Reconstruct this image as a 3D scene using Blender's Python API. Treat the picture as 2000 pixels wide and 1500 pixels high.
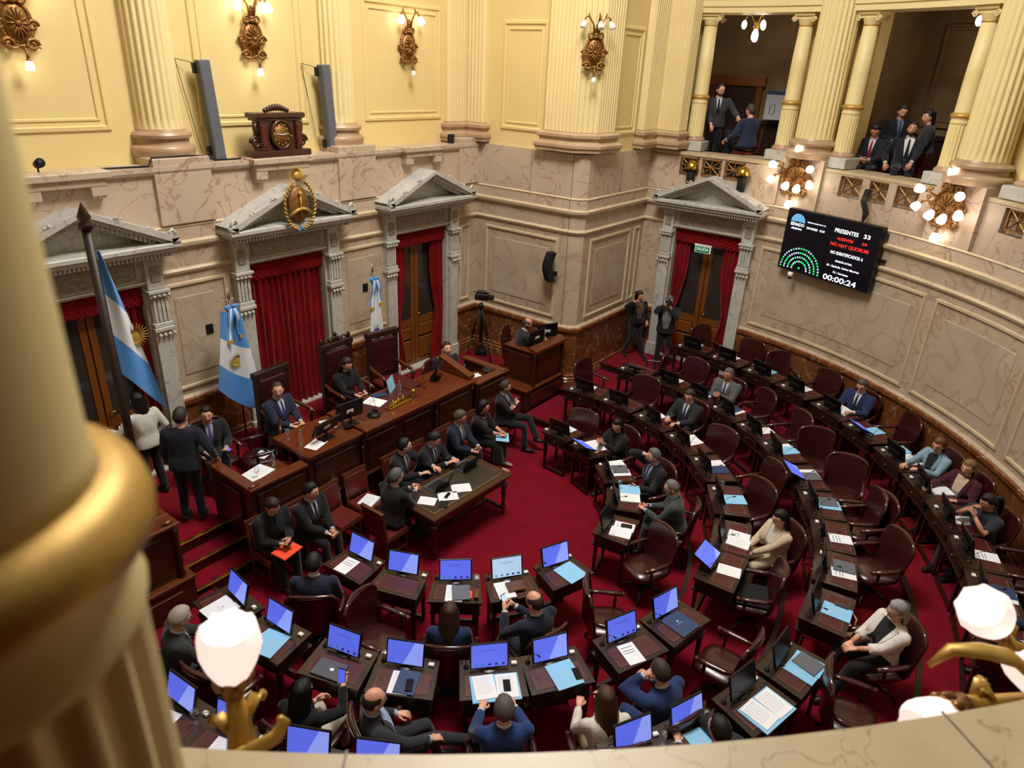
import bpy, math, random
from mathutils import Vector, Matrix
from mathutils.bvhtree import BVHTree
random.seed(7)
PI = math.pi
S = bpy.context.scene
COL = S.collection
for o in list(bpy.data.objects): bpy.data.objects.remove(o)

# ---------------------------------------------------------------- camera
cd = bpy.data.cameras.new('camera'); cam = bpy.data.objects.new('camera', cd); COL.objects.link(cam)
Rw = [[0.61052568, -0.30387314, 0.73138192], [-0.79080389, -0.28455229, 0.54190331], [0.04344654, -0.90922556, -0.41403054]]
cam.matrix_world = Matrix(((Rw[0][0], -Rw[0][1], -Rw[0][2], 0), (Rw[1][0], -Rw[1][1], -Rw[1][2], 0), (Rw[2][0], -Rw[2][1], -Rw[2][2], 6.7), (0, 0, 0, 1)))
cd.sensor_width = 36; cd.lens = 1357.42 * 36 / 2000; cd.clip_start = .05; cd.clip_end = 200
cd.dof.use_dof = True; cd.dof.focus_distance = 10.5; cd.dof.aperture_fstop = 2.6
S.camera = cam

# ---------------------------------------------------------------- light
w = bpy.data.worlds.new('world'); S.world = w; w.use_nodes = True
w.node_tree.nodes['Background'].inputs[0].default_value = (1.0, .93, .84, 1)
w.node_tree.nodes['Background'].inputs[1].default_value = .15
def area(name, loc, size, energy, col, rot=(0, 0, 0)):
    d = bpy.data.lights.new(name, 'AREA'); d.shape = 'DISK'; d.size = size; d.energy = energy; d.color = col
    o = bpy.data.objects.new(name, d); COL.objects.link(o); o.location = loc; o.rotation_euler = rot; return o
area('skylight', (7.06, 4.6, 14.0), 5.0, 1250, (1, .96, .9))
area('chandelier_light', (7.06, 5.2, 11.5), 1.6, 380, (1, .92, .8))
S.view_settings.view_transform = 'Standard'; S.view_settings.look = 'None'
S.view_settings.exposure = 0.0; S.view_settings.gamma = 1; S.view_settings.use_curve_mapping = False

# ---------------------------------------------------------------- helpers
def lin(c):
    return tuple((v / 255 / 12.92 if v <= 10 else ((v / 255 + .055) / 1.055) ** 2.4) for v in c) + (1,)
MATS = {}
def mat(name, col, rough=.6, metal=0, col2=None, nscale=6, nmix=.5, stretch=None, bump=0, bscale=40, emit=0, emitcol=None, trans=0, coat=0, vein=None, vscale=2.0, world=False, spec=.5, sheen=0, alpha=1, detail=4, vwidth=.06):
    if name in MATS: return MATS[name]
    m = bpy.data.materials.new(name); m.use_nodes = True; nt = m.node_tree; N = nt.nodes; L = nt.links
    b = N['Principled BSDF']; c = lin(col)
    b.inputs['Base Color'].default_value = c; b.inputs['Roughness'].default_value = rough; b.inputs['Metallic'].default_value = metal
    b.inputs['Specular IOR Level'].default_value = spec
    if coat: b.inputs['Coat Weight'].default_value = coat; b.inputs['Coat Roughness'].default_value = .12
    if trans: b.inputs['Transmission Weight'].default_value = trans
    if sheen: b.inputs['Sheen Weight'].default_value = sheen
    if alpha < 1: b.inputs['Alpha'].default_value = alpha
    co = None
    if col2 or bump or vein:
        if world: g = N.new('ShaderNodeNewGeometry'); src = g.outputs['Position']
        else: g = N.new('ShaderNodeTexCoord'); src = g.outputs['Object']
        mp = N.new('ShaderNodeMapping'); L.new(src, mp.inputs[0])
        if stretch: mp.inputs['Scale'].default_value = stretch
        co = mp.outputs[0]
    cur = None
    if col2:
        n = N.new('ShaderNodeTexNoise'); n.inputs['Scale'].default_value = nscale; n.inputs['Detail'].default_value = detail; n.inputs['Roughness'].default_value = .62
        L.new(co, n.inputs['Vector'])
        r = N.new('ShaderNodeValToRGB'); r.color_ramp.elements[0].position = .5 - nmix / 2; r.color_ramp.elements[1].position = .5 + nmix / 2
        r.color_ramp.elements[0].color = c; r.color_ramp.elements[1].color = lin(col2)
        L.new(n.outputs['Fac'], r.inputs[0]); cur = r.outputs[0]
    if vein:
        n = N.new('ShaderNodeTexNoise'); n.inputs['Scale'].default_value = vscale; n.inputs['Detail'].default_value = 6; n.inputs['Distortion'].default_value = 1.1
        L.new(co, n.inputs['Vector'])
        r = N.new('ShaderNodeValToRGB'); e = r.color_ramp.elements
        e[0].position = .5 - vwidth; e[0].color = (0, 0, 0, 1); e[1].position = .5 + vwidth; e[1].color = (0, 0, 0, 1)
        k = e.new(.5); k.color = (1, 1, 1, 1)
        L.new(n.outputs['Fac'], r.inputs[0])
        mx = N.new('ShaderNodeMix'); mx.data_type = 'RGBA'; L.new(r.outputs[0], mx.inputs[0])
        if cur: L.new(cur, mx.inputs[6])
        else: mx.inputs[6].default_value = c
        mx.inputs[7].default_value = lin(vein); cur = mx.outputs[2]
    if cur: L.new(cur, b.inputs['Base Color'])
    if bump:
        n = N.new('ShaderNodeTexNoise'); n.inputs['Scale'].default_value = bscale; n.inputs['Detail'].default_value = 3; L.new(co, n.inputs['Vector'])
        bp = N.new('ShaderNodeBump'); bp.inputs['Strength'].default_value = bump; bp.inputs['Distance'].default_value = .02
        L.new(n.outputs['Fac'], bp.inputs['Height']); L.new(bp.outputs[0], b.inputs['Normal'])
    if emit:
        b.inputs['Emission Color'].default_value = lin(emitcol or col); b.inputs['Emission Strength'].default_value = emit
    MATS[name] = m; return m

mat('carpet', (126, 8, 32), .95, col2=(98, 5, 23), nscale=3, nmix=.6, bump=.25, bscale=260, world=True, spec=.1, sheen=.05)
mat('wood', (46, 22, 13), .34, col2=(76, 38, 20), nscale=5, nmix=.7, stretch=(1, 1, 7), coat=.25, world=True)
mat('wood_dark', (30, 15, 10), .36, col2=(50, 26, 16), nscale=6, nmix=.7, stretch=(1, 1, 5), coat=.25)
mat('wood_dais', (76, 34, 15), .3, col2=(112, 54, 22), nscale=4, nmix=.7, stretch=(1.2, 7, 7), coat=.35, world=True)
mat('wood_panel', (44, 20, 10), .32, col2=(72, 34, 16), nscale=4, nmix=.7, stretch=(5, 5, 1), coat=.25, world=True)
mat('wood_door', (92, 48, 14), .35, col2=(132, 74, 22), nscale=4, nmix=.7, stretch=(7, 7, 1), coat=.3, world=True)
mat('wood_chair', (96, 52, 28), .35, col2=(70, 36, 19), nscale=6, nmix=.7, stretch=(1, 1, 6), coat=.3)
mat('leather', (66, 22, 22), .24, col2=(44, 15, 16), nscale=5, nmix=.8, bump=.12, bscale=120, spec=.7, coat=.3)
mat('leather_trim', (60, 26, 22), .16, coat=.6, spec=.7)
mat('leather_red', (104, 34, 28), .36, col2=(80, 24, 21), nscale=7, nmix=.7, bump=.1, bscale=120)
mat('leather_pad', (82, 28, 24), .42, col2=(64, 20, 19), nscale=8, nmix=.7)
mat('leather_brown', (52, 42, 34), .5, col2=(42, 33, 27), nscale=8, nmix=.7)
mat('gilt_line', (150, 112, 70), .5)
mat('marble', (190, 174, 152), .4, col2=(172, 150, 128), nscale=1.6, nmix=.6, vein=(162, 138, 116), vscale=1.6, vwidth=.03, world=True, detail=6)
mat('marble_rose', (180, 156, 136), .38, col2=(198, 180, 158), nscale=1.3, nmix=.6, vein=(160, 128, 106), vscale=1.8, vwidth=.02, world=True, detail=6)
mat('marble_frame', (146, 128, 112), .4, col2=(112, 94, 82), nscale=3, nmix=.5, vein=(96, 80, 72), vscale=2.4, vwidth=.03, world=True, detail=6)
mat('marble_panel', (190, 176, 154), .36, col2=(170, 150, 130), nscale=1.3, nmix=.5, vein=(166, 148, 128), vscale=.9, vwidth=.03, world=True, detail=6)
mat('marble_mould', (206, 190, 158), .35, col2=(182, 160, 128), nscale=2, nmix=.6, world=True)
mat('marble_brown', (122, 74, 40), .25, col2=(90, 50, 28), nscale=2.4, nmix=.5, vein=(176, 140, 104), vscale=2.2, vwidth=.012, world=True, detail=7)
mat('marble_brown_mould', (140, 84, 46), .22, col2=(104, 58, 32), nscale=3, nmix=.5, world=True, vein=(190, 160, 120), vscale=4, vwidth=.012)
mat('marble_grey', (196, 194, 186), .45, col2=(172, 172, 166), nscale=2.2, nmix=.5, vein=(140, 143, 142), vscale=3, vwidth=.015, world=True, detail=6)
mat('marble_relief', (164, 156, 142), .5, col2=(122, 112, 98), nscale=22, nmix=.35, bump=1, bscale=26, world=True)
mat('marble_rail', (206, 188, 150), .35, col2=(178, 156, 120), nscale=3.2, nmix=.6, vein=(160, 136, 102), vscale=3.5, vwidth=.012, world=True, detail=6)
mat('yellow', (226, 204, 142), .55, col2=(220, 196, 134), nscale=1.2, nmix=.6, world=True)
mat('yellow_col', (230, 212, 156), .5, col2=(222, 200, 142), nscale=1.5, nmix=.6, world=True)
mat('column_base', (190, 164, 134), .35, col2=(160, 126, 98), nscale=2, nmix=.5, world=True)
mat('gold', (206, 168, 84), .45, .4, col2=(172, 130, 58), nscale=8, nmix=.6)
mat('bronze', (168, 122, 66), .42, .55, col2=(112, 76, 38), nscale=14, nmix=.6, bump=.5, bscale=30)
mat('brass', (196, 158, 70), .24, 1)
mat('curtain', (136, 10, 15), .85, col2=(104, 6, 10), nscale=4, nmix=.6, sheen=.08, spec=.1)
mat('black', (16, 16, 17), .5, spec=.4)
mat('black_matte', (22, 22, 24), .8, spec=.3)
mat('speaker_grey', (92, 96, 104), .6)
mat('metal', (150, 152, 156), .3, .9)
mat('paper', (232, 234, 240), .8, spec=.2)
mat('paper_blue', (140, 196, 234), .7, spec=.2)
mat('paper_line', (30, 30, 34), .8)
mat('paper_text', (176, 178, 184), .8)
mat('folder_navy', (36, 58, 98), .6)
mat('folder_red', (236, 78, 46), .55)
mat('phone', (18, 18, 20), .2)
mat('laptop', (84, 88, 100), .4, .3)
mat('screen', (70, 88, 205), .4, emit=.78, emitcol=(96, 112, 240))
mat('screen_pale', (190, 215, 245), .4, emit=.6, emitcol=(176, 212, 250))
mat('screen_wave', (110, 130, 235), .4, emit=.78, emitcol=(146, 162, 250))
mat('screen_icon', (60, 60, 140), .4, emit=.15, emitcol=(40, 44, 140))
mat('screen_icon_teal', (60, 140, 170), .4, emit=.35, emitcol=(60, 160, 200))
mat('pole_dark', (34, 22, 17), .5)
mat('bezel', (12, 12, 13), .35)
mat('glass', (235, 240, 242), .05, trans=.9, spec=.5, alpha=.45)
mat('door_glass', (58, 52, 50), .12, spec=.6, col2=(42, 38, 36), nscale=2, nmix=.6)
mat('water_cap', (20, 150, 120), .4)
mat('white_cup', (230, 230, 226), .35)
mat('lamp_glass', (255, 240, 232), .35, emit=10, emitcol=(255, 236, 216))
mat('lamp_glass_near', (255, 232, 222), .3, emit=.9, emitcol=(255, 228, 218))
mat('lamp_off', (214, 214, 206), .25, emit=.12, emitcol=(220, 220, 225))
mat('flag_blue', (72, 140, 214), .8, sheen=.2)
mat('flag_white', (216, 220, 230), .8, sheen=.2)
mat('flag_sun', (176, 146, 60), .6)
mat('flag_navy', (34, 40, 130), .8)
mat('flag_red', (190, 50, 46), .8)
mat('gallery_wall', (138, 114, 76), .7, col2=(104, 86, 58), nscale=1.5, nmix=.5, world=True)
mat('skin', (220, 168, 142), .5, col2=(208, 150, 124), nscale=14, nmix=.6)
mat('skin_tan', (196, 140, 112), .5, col2=(180, 122, 96), nscale=14, nmix=.6)
mat('skin_dark', (150, 98, 74), .5, col2=(134, 86, 64), nscale=14, nmix=.6)
mat('eye', (26, 20, 18), .2)
mat('lips', (156, 84, 76), .5)

class MB:
    def __init__(s): s.v = []; s.f = []; s.m = []
    def add(s, vs, fs, mi=0):
        o = len(s.v); s.v += [tuple(p) for p in vs]
        for f in fs: s.f.append(tuple(i + o for i in f)); s.m.append(mi)
        return s
    def box(s, x0, x1, y0, y1, z0, z1, mi=0, M=None):
        vs = [(x, y, z) for z in (z0, z1) for y in (y0, y1) for x in (x0, x1)]
        if M: vs = [tuple(M @ Vector(p)) for p in vs]
        return s.add(vs, [(0, 2, 3, 1), (4, 5, 7, 6), (0, 1, 5, 4), (2, 6, 7, 3), (0, 4, 6, 2), (1, 3, 7, 5)], mi)
    def bbox(s, x0, x1, y0, y1, z0, z1, b=.01, mi=0, M=None):      # chamfered box
        xs = [(x0, x0 + b), (x1, x1 - b)]; vs = []; 
        def ring(ins, z):
            return [(x0 + ins + b * 0, y0 + ins, z), (x1 - ins, y0 + ins, z), (x1 - ins, y1 - ins, z), (x0 + ins, y1 - ins, z)]
        rs = [ring(b, z0), ring(0, z0 + b), ring(0, z1 - b), ring(b, z1)]
        vs = sum(rs, [])
        if M: vs = [tuple(M @ Vector(p)) for p in vs]
        fs = [(3, 2, 1, 0), (12, 13, 14, 15)]
        for k in range(3):
            for i in range(4):
                j = (i + 1) % 4; fs.append((k * 4 + i, k * 4 + j, k * 4 + 4 + j, k * 4 + 4 + i))
        return s.add(vs, fs, mi)
    def prism(s, pts, z0, z1, mi=0, M=None):
        n = len(pts); vs = [(p[0], p[1], z0) for p in pts] + [(p[0], p[1], z1) for p in pts]
        if M: vs = [tuple(M @ Vector(p)) for p in vs]
        a = sum(pts[i][0] * pts[(i + 1) % n][1] - pts[(i + 1) % n][0] * pts[i][1] for i in range(n))
        fs = [tuple(range(n))[::-1], tuple(range(n, 2 * n))] + [(i, (i + 1) % n, n + (i + 1) % n, n + i) for i in range(n)]
        if a < 0: fs = [f[::-1] for f in fs]
        return s.add(vs, fs, mi)
    def tube(s, pts, rad, seg=8, mi=0, caps=True, flat=None):
        pts = [Vector(p) for p in pts]; n = len(pts)
        if not hasattr(rad, '__len__'): rad = [rad] * n
        up = None; vs = []; fs = []
        for i in range(n):
            d = (pts[min(i + 1, n - 1)] - pts[max(i - 1, 0)]).normalized()
            if up is None:
                up = Vector((0, 0, 1)) if abs(d.z) < .9 else Vector((0, 1, 0))
            a = d.cross(up); 
            if a.length < 1e-6: a = d.cross(Vector((1, 0, 0)))
            a.normalize(); u = a.cross(d).normalized(); up = u
            r = rad[i]; ra, rb = (r if hasattr(r, '__len__') else (r, r))
            for k in range(seg):
                t = 2 * PI * k / seg; vs.append(pts[i] + a * (ra * math.cos(t)) + u * (rb * math.sin(t)))
        for i in range(n - 1):
            for k in range(seg):
                j = (k + 1) % seg; fs.append((i * seg + k, i * seg + j, (i + 1) * seg + j, (i + 1) * seg + k))
        if caps: fs.append(tuple(range(seg))[::-1]); fs.append(tuple(range((n - 1) * seg, n * seg)))
        return s.add(vs, fs, mi)
    def lathe(s, prof, seg=16, mi=0, M=None, a0=0, a1=2 * PI, sx=1, sy=1):
        full = abs(a1 - a0 - 2 * PI) < 1e-6; n = seg if full else seg + 1; vs = []; fs = []
        for r, z in prof:
            for k in range(n):
                t = a0 + (a1 - a0) * k / seg; vs.append((r * math.cos(t) * sx, r * math.sin(t) * sy, z))
        if M: vs = [tuple(M @ Vector(p)) for p in vs]
        for i in range(len(prof) - 1):
            for k in range(seg):
                j = (k + 1) % n if full else k + 1
                fs.append((i * n + k, i * n + j, (i + 1) * n + j, (i + 1) * n + k))
        if full:
            if prof[0][0] > 1e-5: fs.append(tuple(range(n))[::-1])
            if prof[-1][0] > 1e-5: fs.append(tuple(range((len(prof) - 1) * n, len(prof) * n)))
        return s.add(vs, fs, mi)
    def ball(s, c, r, seg=10, rings=7, mi=0, M=None):
        if not hasattr(r, '__len__'): r = (r, r, r)
        vs = []; fs = []
        for i in range(rings + 1):
            p = PI * i / rings
            for k in range(seg):
                t = 2 * PI * k / seg
                v = Vector((r[0] * math.sin(p) * math.cos(t), r[1] * math.sin(p) * math.sin(t), -r[2] * math.cos(p)))
                if M: v = M @ v
                vs.append((v[0] + c[0], v[1] + c[1], v[2] + c[2]))
        for i in range(rings):
            for k in range(seg):
                j = (k + 1) % seg; fs.append((i * seg + k, i * seg + j, (i + 1) * seg + j, (i + 1) * seg + k))
        return s.add(vs, fs, mi)
    def sheet(s, rows, mi=0, thick=0, flip=False):
        nr = len(rows); nc = len(rows[0]); vs = [p for r in rows for p in r]
        fs = [(i * nc + k, i * nc + k + 1, (i + 1) * nc + k + 1, (i + 1) * nc + k) for i in range(nr - 1) for k in range(nc - 1)]
        if flip: fs = [f[::-1] for f in fs]
        return s.add(vs, fs, mi)
    def mesh(s, name, mats, smooth=False):
        me = bpy.data.meshes.new(name); me.from_pydata(s.v, [], s.f)
        if not isinstance(mats, (list, tuple)): mats = [mats]
        for m in mats: me.materials.append(MATS[m] if isinstance(m, str) else m)
        me.polygons.foreach_set('material_index', s.m)
        if smooth: me.polygons.foreach_set('use_smooth', [True] * len(me.polygons))
        me.update(); return me
    def build(s, name, mats, parent=None, smooth=False, loc=None, rz=0):
        o = bpy.data.objects.new(name, s.mesh(name, mats, smooth)); COL.objects.link(o)
        if parent: o.parent = parent
        if loc: o.location = loc
        if rz: o.rotation_euler = (0, 0, rz)
        return o
def autosmooth(o, ang=40):
    me = o.data; me.polygons.foreach_set('use_smooth', [True] * len(me.polygons))
    try: me.set_sharp_from_angle(angle=math.radians(ang))
    except Exception: pass
    return o
def tag(o, label, cat, group=None):
    o['label'] = label; o['category'] = cat
    if group: o['group'] = group
    return o
def struct(o): o['kind'] = 'structure'; return o
def thing(name, label, cat, loc=(0, 0, 0), rz=0, group=None):
    o = bpy.data.objects.new(name, None); COL.objects.link(o); o.location = loc; o.rotation_euler = (0, 0, rz); o.empty_display_size = .1
    return tag(o, label, cat, group)
def dup(root, loc, rz, label=None, group=None):
    r = root.copy(); COL.objects.link(r); r.location = loc; r.rotation_euler = (root.rotation_euler[0], root.rotation_euler[1], rz)
    if label: r['label'] = label
    if group: r['group'] = group
    for ch in root.children:
        c = ch.copy(); COL.objects.link(c); c.parent = r
        for g in ch.children:
            d = g.copy(); COL.objects.link(d); d.parent = c
    return r
CX, CY = 7.06, 6.0
def pol(r, deg): t = math.radians(deg); return (CX + r * math.cos(t), CY + r * math.sin(t))
# ================================================================ STRUCTURE
def offset_path(path, o):
    out = []; n = len(path)
    for i in range(n):
        a = Vector(path[max(i - 1, 0)]); b = Vector(path[i]); c = Vector(path[min(i + 1, n - 1)])
        d1 = (b - a) if i > 0 else (c - b); d2 = (c - b) if i < n - 1 else (b - a)
        d1.normalize(); d2.normalize(); n1 = Vector((d1.y, -d1.x)); n2 = Vector((d2.y, -d2.x))
        m = (n1 + n2); m.normalize(); k = m.dot(n1)
        out.append(b + m * (o / max(k, .3)))
    return out
def sweep(mb, path, prof):
    rows = [(offset_path(path, p[0]), p[1]) for p in prof]; n = len(path)
    for i in range(len(prof) - 1):
        (A, za), (B, zb) = rows[i], rows[i + 1]
        vs = [(p.x, p.y, za) for p in A] + [(p.x, p.y, zb) for p in B]
        mb.add(vs, [(k, k + 1, n + k + 1, n + k) if True else 0 for k in range(n - 1)], prof[i][2])
    return mb
def arc(r, a0, a1, n): return [pol(r, a0 + (a1 - a0) * k / n) for k in range(n + 1)]

# ---- floor and tiers
fl = struct(MB().add([(-2, -3, 0), (16, -3, 0), (16, 11, 0), (-2, 11, 0)], [(0, 1, 2, 3)]).build('floor', 'carpet'))
def tier(r0, r1, z):
    def path(r): return [(CX + r, 7.47), (CX + r, CY)] + arc(r, -2, -178, 88) + [(CX - r, CY), (CX - r, 7.47)]
    a = path(r0); b = path(r1); n = len(a); m = MB()
    m.add([(p[0], p[1], z) for p in a] + [(p[0], p[1], z) for p in b], [(k, n + k, n + k + 1, k + 1)[::-1] for k in range(n - 1)])
    t = struct(m.build('floor', 'carpet'))
    k = MB(); sweep(k, a, [(.015, z - .152, 0), (.015, z - .03, 0), (.035, z - .022, 0), (.035, z + .006, 0), (-.03, z + .006, 0), (-.03, z - .02, 0)])
    autosmooth(k.build('kerb', 'wood_dark', t), 30)
tier(3.5, 8.6, .15); tier(4.78, 8.6, .30); tier(6.38, 8.6, .45)
# ---- dais floor, steps, president's platform
def slab(name, x0, x1, y0, y1, z, mats='carpet', z0=0):
    return struct(MB().box(x0, x1, y0, y1, z0, z).build(name, mats))
slab('floor', 3.0, 4.3, 7.57, 7.95, .16); slab('floor', 3.0, 4.3, 7.93, 8.25, .32); slab('floor', 1.9, 12.2, 8.23, 10.6, .48); slab('floor', 4.28, 9.9, 7.56, 8.3, .48)
slab('floor', 9.8, 12.12, 7.62, 8.3, .48)
slab('floor', 5.25, 8.9, 7.62, 10.6, .70)
for i, (y, z) in enumerate([(7.57, .16), (7.93, .32), (8.23, .48)]):
    m = MB().bbox(3.0, 4.3, y - .022, y + .03, z - .02, z + .012, .006); struct(m.build('trim_%d' % (i + 1), 'brass'))
    m = MB().box(3.0, 4.3, y - .008, y, z - .16, z - .02); struct(m.build('trim_%d' % (i + 4), 'wood_dark'))

# ---- lower walls: profile of plinth, dado, mouldings, frieze, upper slabs
def wall_prof(zf, top=5.2):
    return [(.10, zf - .1, 1), (.10, zf + .16, 1), (.08, zf + .18, 2), (.09, zf + .22, 2), (.06, zf + .25, 2), (.075, zf + .29, 2), (.05, zf + .33, 1),
            (.04, 1.46, 2), (.055, 1.48, 2), (.09, 1.53, 2), (.10, 1.60, 2), (.06, 1.62, 0), (.0, 1.66, 0), (.0, 3.62, 3), (.035, 3.64, 3), (.05, 3.68, 3), (.02, 3.71, 0),
            (.0, 3.72, 0), (.0, 4.0, 3), (.03, 4.01, 3), (.07, 4.05, 3), (.08, 4.1, 3), (.02, 4.13, 4), (.02, 4.32, 3), (.035, 4.335, 3), (.0, 4.36, 4), (.0, top, 0)]
HEAD = lambda p: [q for q in p if q[1] >= 3.6]
WM = ['marble', 'marble_brown', 'marble_brown_mould', 'marble_mould', 'marble_rose', 'marble_rail']
def wallrun(name, path, zf, gaps=(), top=5.2, headonly=False):
    m = MB(); P = wall_prof(zf, top)
    sweep(m, path, HEAD(P) if headonly else P)
    return autosmooth(struct(m.build(name, WM)), 35)
YB, XS, YP, XD = 10.2, 12.12, 7.45, 14.9     # back wall, alcove side wall, pier wall, exit door wall
DOORX = [3.79, 7.06, 10.33]
OW = .80
DY = 5.84   # exit door centre
wb = MB(); x = 1.9
for dx in DOORX:
    sweep(wb, [(x, YB), (dx - OW - .02, YB)], wall_prof(.48)); sweep(wb, [(dx - OW - .02, YB), (dx + OW + .02, YB)], HEAD(wall_prof(.48))); x = dx + OW + .02
sweep(wb, [(x, YB), (XS, YB), (XS, YB - .001)], wall_prof(.48))
WB = autosmooth(struct(wb.build('wall_back', WM)), 35)
WS = wallrun('wall_alcove', [(XS, YB), (XS, 7.72), (XS, 7.72)][:2], .48)
m = MB(); sweep(m, [(XS, 7.73), (XS, 7.72), (12.18, 7.54), (12.30, 7.45), (12.37, YP), (XD, YP)], wall_prof(.2))
WP = autosmooth(struct(m.build('wall_pier', WM)), 35)
m = MB()
sweep(m, [(XD, YP + .0), (XD, DY + OW + .02)], wall_prof(.45)); sweep(m, [(XD, DY + OW + .02), (XD, DY - OW - .02)], HEAD(wall_prof(.45)))
a_end = -9.8
sweep(m, [(XD, DY - OW - .02)] + arc(7.95, a_end, -196, 120), wall_prof(.45, 4.36))
WC = autosmooth(struct(m.build('wall_curved', WM)), 35)
# left alcove wall, mirrored (outside the picture)
m = MB(); sweep(m, [(2 * CX - XD, YP), (2 * CX - 12.37, YP), (2 * CX - XS, 7.72), (2 * CX - XS, YB), (2 * CX - XS + .3, YB)], wall_prof(.45))
autosmooth(struct(m.build('wall_left', WM)), 35)

# ---- framed marble panels (each a child of its wall)
def frame_mesh(wd, ht, fw=.1, dep=.03):
    """local: x width, z height, room side = -y; moulding, grey-brown border, raised slab"""
    m = MB(); hw, hh = wd / 2, ht / 2
    rings = [(0, .0, 0), (.012, -.028, 0), (.05, -.03, 0), (.065, .012, 1), (.065 + fw, .014, 1), (.07 + fw, -.004, 2), (.085 + fw, -.012, 2)]
    vs = []; n = 4
    for ins, y, mi in rings:
        vs += [(-hw + ins, y, -hh + ins), (hw - ins, y, -hh + ins), (hw - ins, y, hh - ins), (-hw + ins, y, hh - ins)]
    for k in range(len(rings) - 1):
        m.add(vs[k * 4:k * 4 + 8], [(i, (i + 1) % 4, 4 + (i + 1) % 4, 4 + i) for i in range(4)], rings[k][2])
    m.add(vs[-4:], [(0, 1, 2, 3)], 2)
    return m
PM = ['marble_mould', 'marble_frame', 'marble_panel']
def flat_panel(par, x, y, rz, z0, z1, wd, fw=.16):
    o = frame_mesh(wd, z1 - z0, fw).build('panel', PM, par); o.location = (x, y, (z0 + z1) / 2); o.rotation_euler = (0, 0, rz); return o
def curved_panel(par, a0, a1, z0, z1, fw=.2, R=7.95):
    m = MB(); n = 14
    rings = [(0, .002, 0), (.015, .03, 0), (.055, .03, 0), (.07, -.012, 1), (.07 + fw, -.014, 1), (.078 + fw, .004, 2), (.09 + fw, .012, 2)]
    def ring(ins, off):
        d = math.degrees(ins / R); pts = []
        A0, A1 = a0 - d, a1 + d
        for k in range(n): t = A0 + (A1 - A0) * k / n; pts.append((*pol(R - off, t), z0 + ins))
        for k in range(n): t = A1 + (A0 - A1) * k / n; pts.append((*pol(R - off, A1), 0)); pts[-1] = (*pol(R - off, A1), z0 + ins + (z1 - z0 - 2 * ins) * k / n)
        for k in range(n): t = A1 + (A0 - A1) * k / n; pts.append((*pol(R - off, t), z1 - ins))
        for k in range(n): pts.append((*pol(R - off, A0), z1 - ins - (z1 - z0 - 2 * ins) * k / n))
        return pts
    N = 4 * n; rs = [ring(i, o) for i, o, _ in rings]
    for k in range(len(rings) - 1):
        m.add(rs[k] + rs[k + 1], [(i, (i + 1) % N, N + (i + 1) % N, N + i) for i in range(N)], rings[k][2])
    ins, off, _ = rings[-1]; d = math.degrees(ins / R)
    rows = [[(*pol(R - off, a0 - d + (a1 - a0 + 2 * d) * k / n), z) for k in range(n + 1)] for z in (z0 + ins, z1 - ins)]
    m.sheet(rows, 2)
    return m.build('panel', PM, par)
for a, b in [(4.72, 6.16 - .22), (7.96 + .12, 9.38)]: flat_panel(WB, (a + b) / 2, YB - .002, 0, 1.76, 3.5, b - a - .1, .16)
flat_panel(WB, 11.72, YB - .002, 0, 1.76, 3.5, .34, .06)
flat_panel(WB, 2.6, YB - .002, 0, 1.76, 3.5, .9, .12)
flat_panel(WS, XS - .002, 8.93, -PI / 2, 1.76, 3.5, 1.96, .17)
flat_panel(WP, 13.42, YP - .002, 0, 1.76, 3.5, 1.75, .17)
flat_panel(WP, 14.60, YP - .002, 0, 1.76, 3.5, .3, .05)
ap = [(-9.99, -36.8), (-38.2, -53.4), (-54.8, -72), (-73.4, -90)]
for a, b in ap: curved_panel(WC, a, b, 1.76, 3.5)
# joints of the rose slabs on the upper band
for (xa, ya, rz) in [(XS - .004, 8.75, -PI / 2), (13.6, YP - .004, 0)]:
    MB().box(-.004, .004, -.004, .004, 4.37, 5.2).build('joint', 'marble_frame', WS if rz else WP, loc=(xa, ya, 0), rz=rz)

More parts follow.
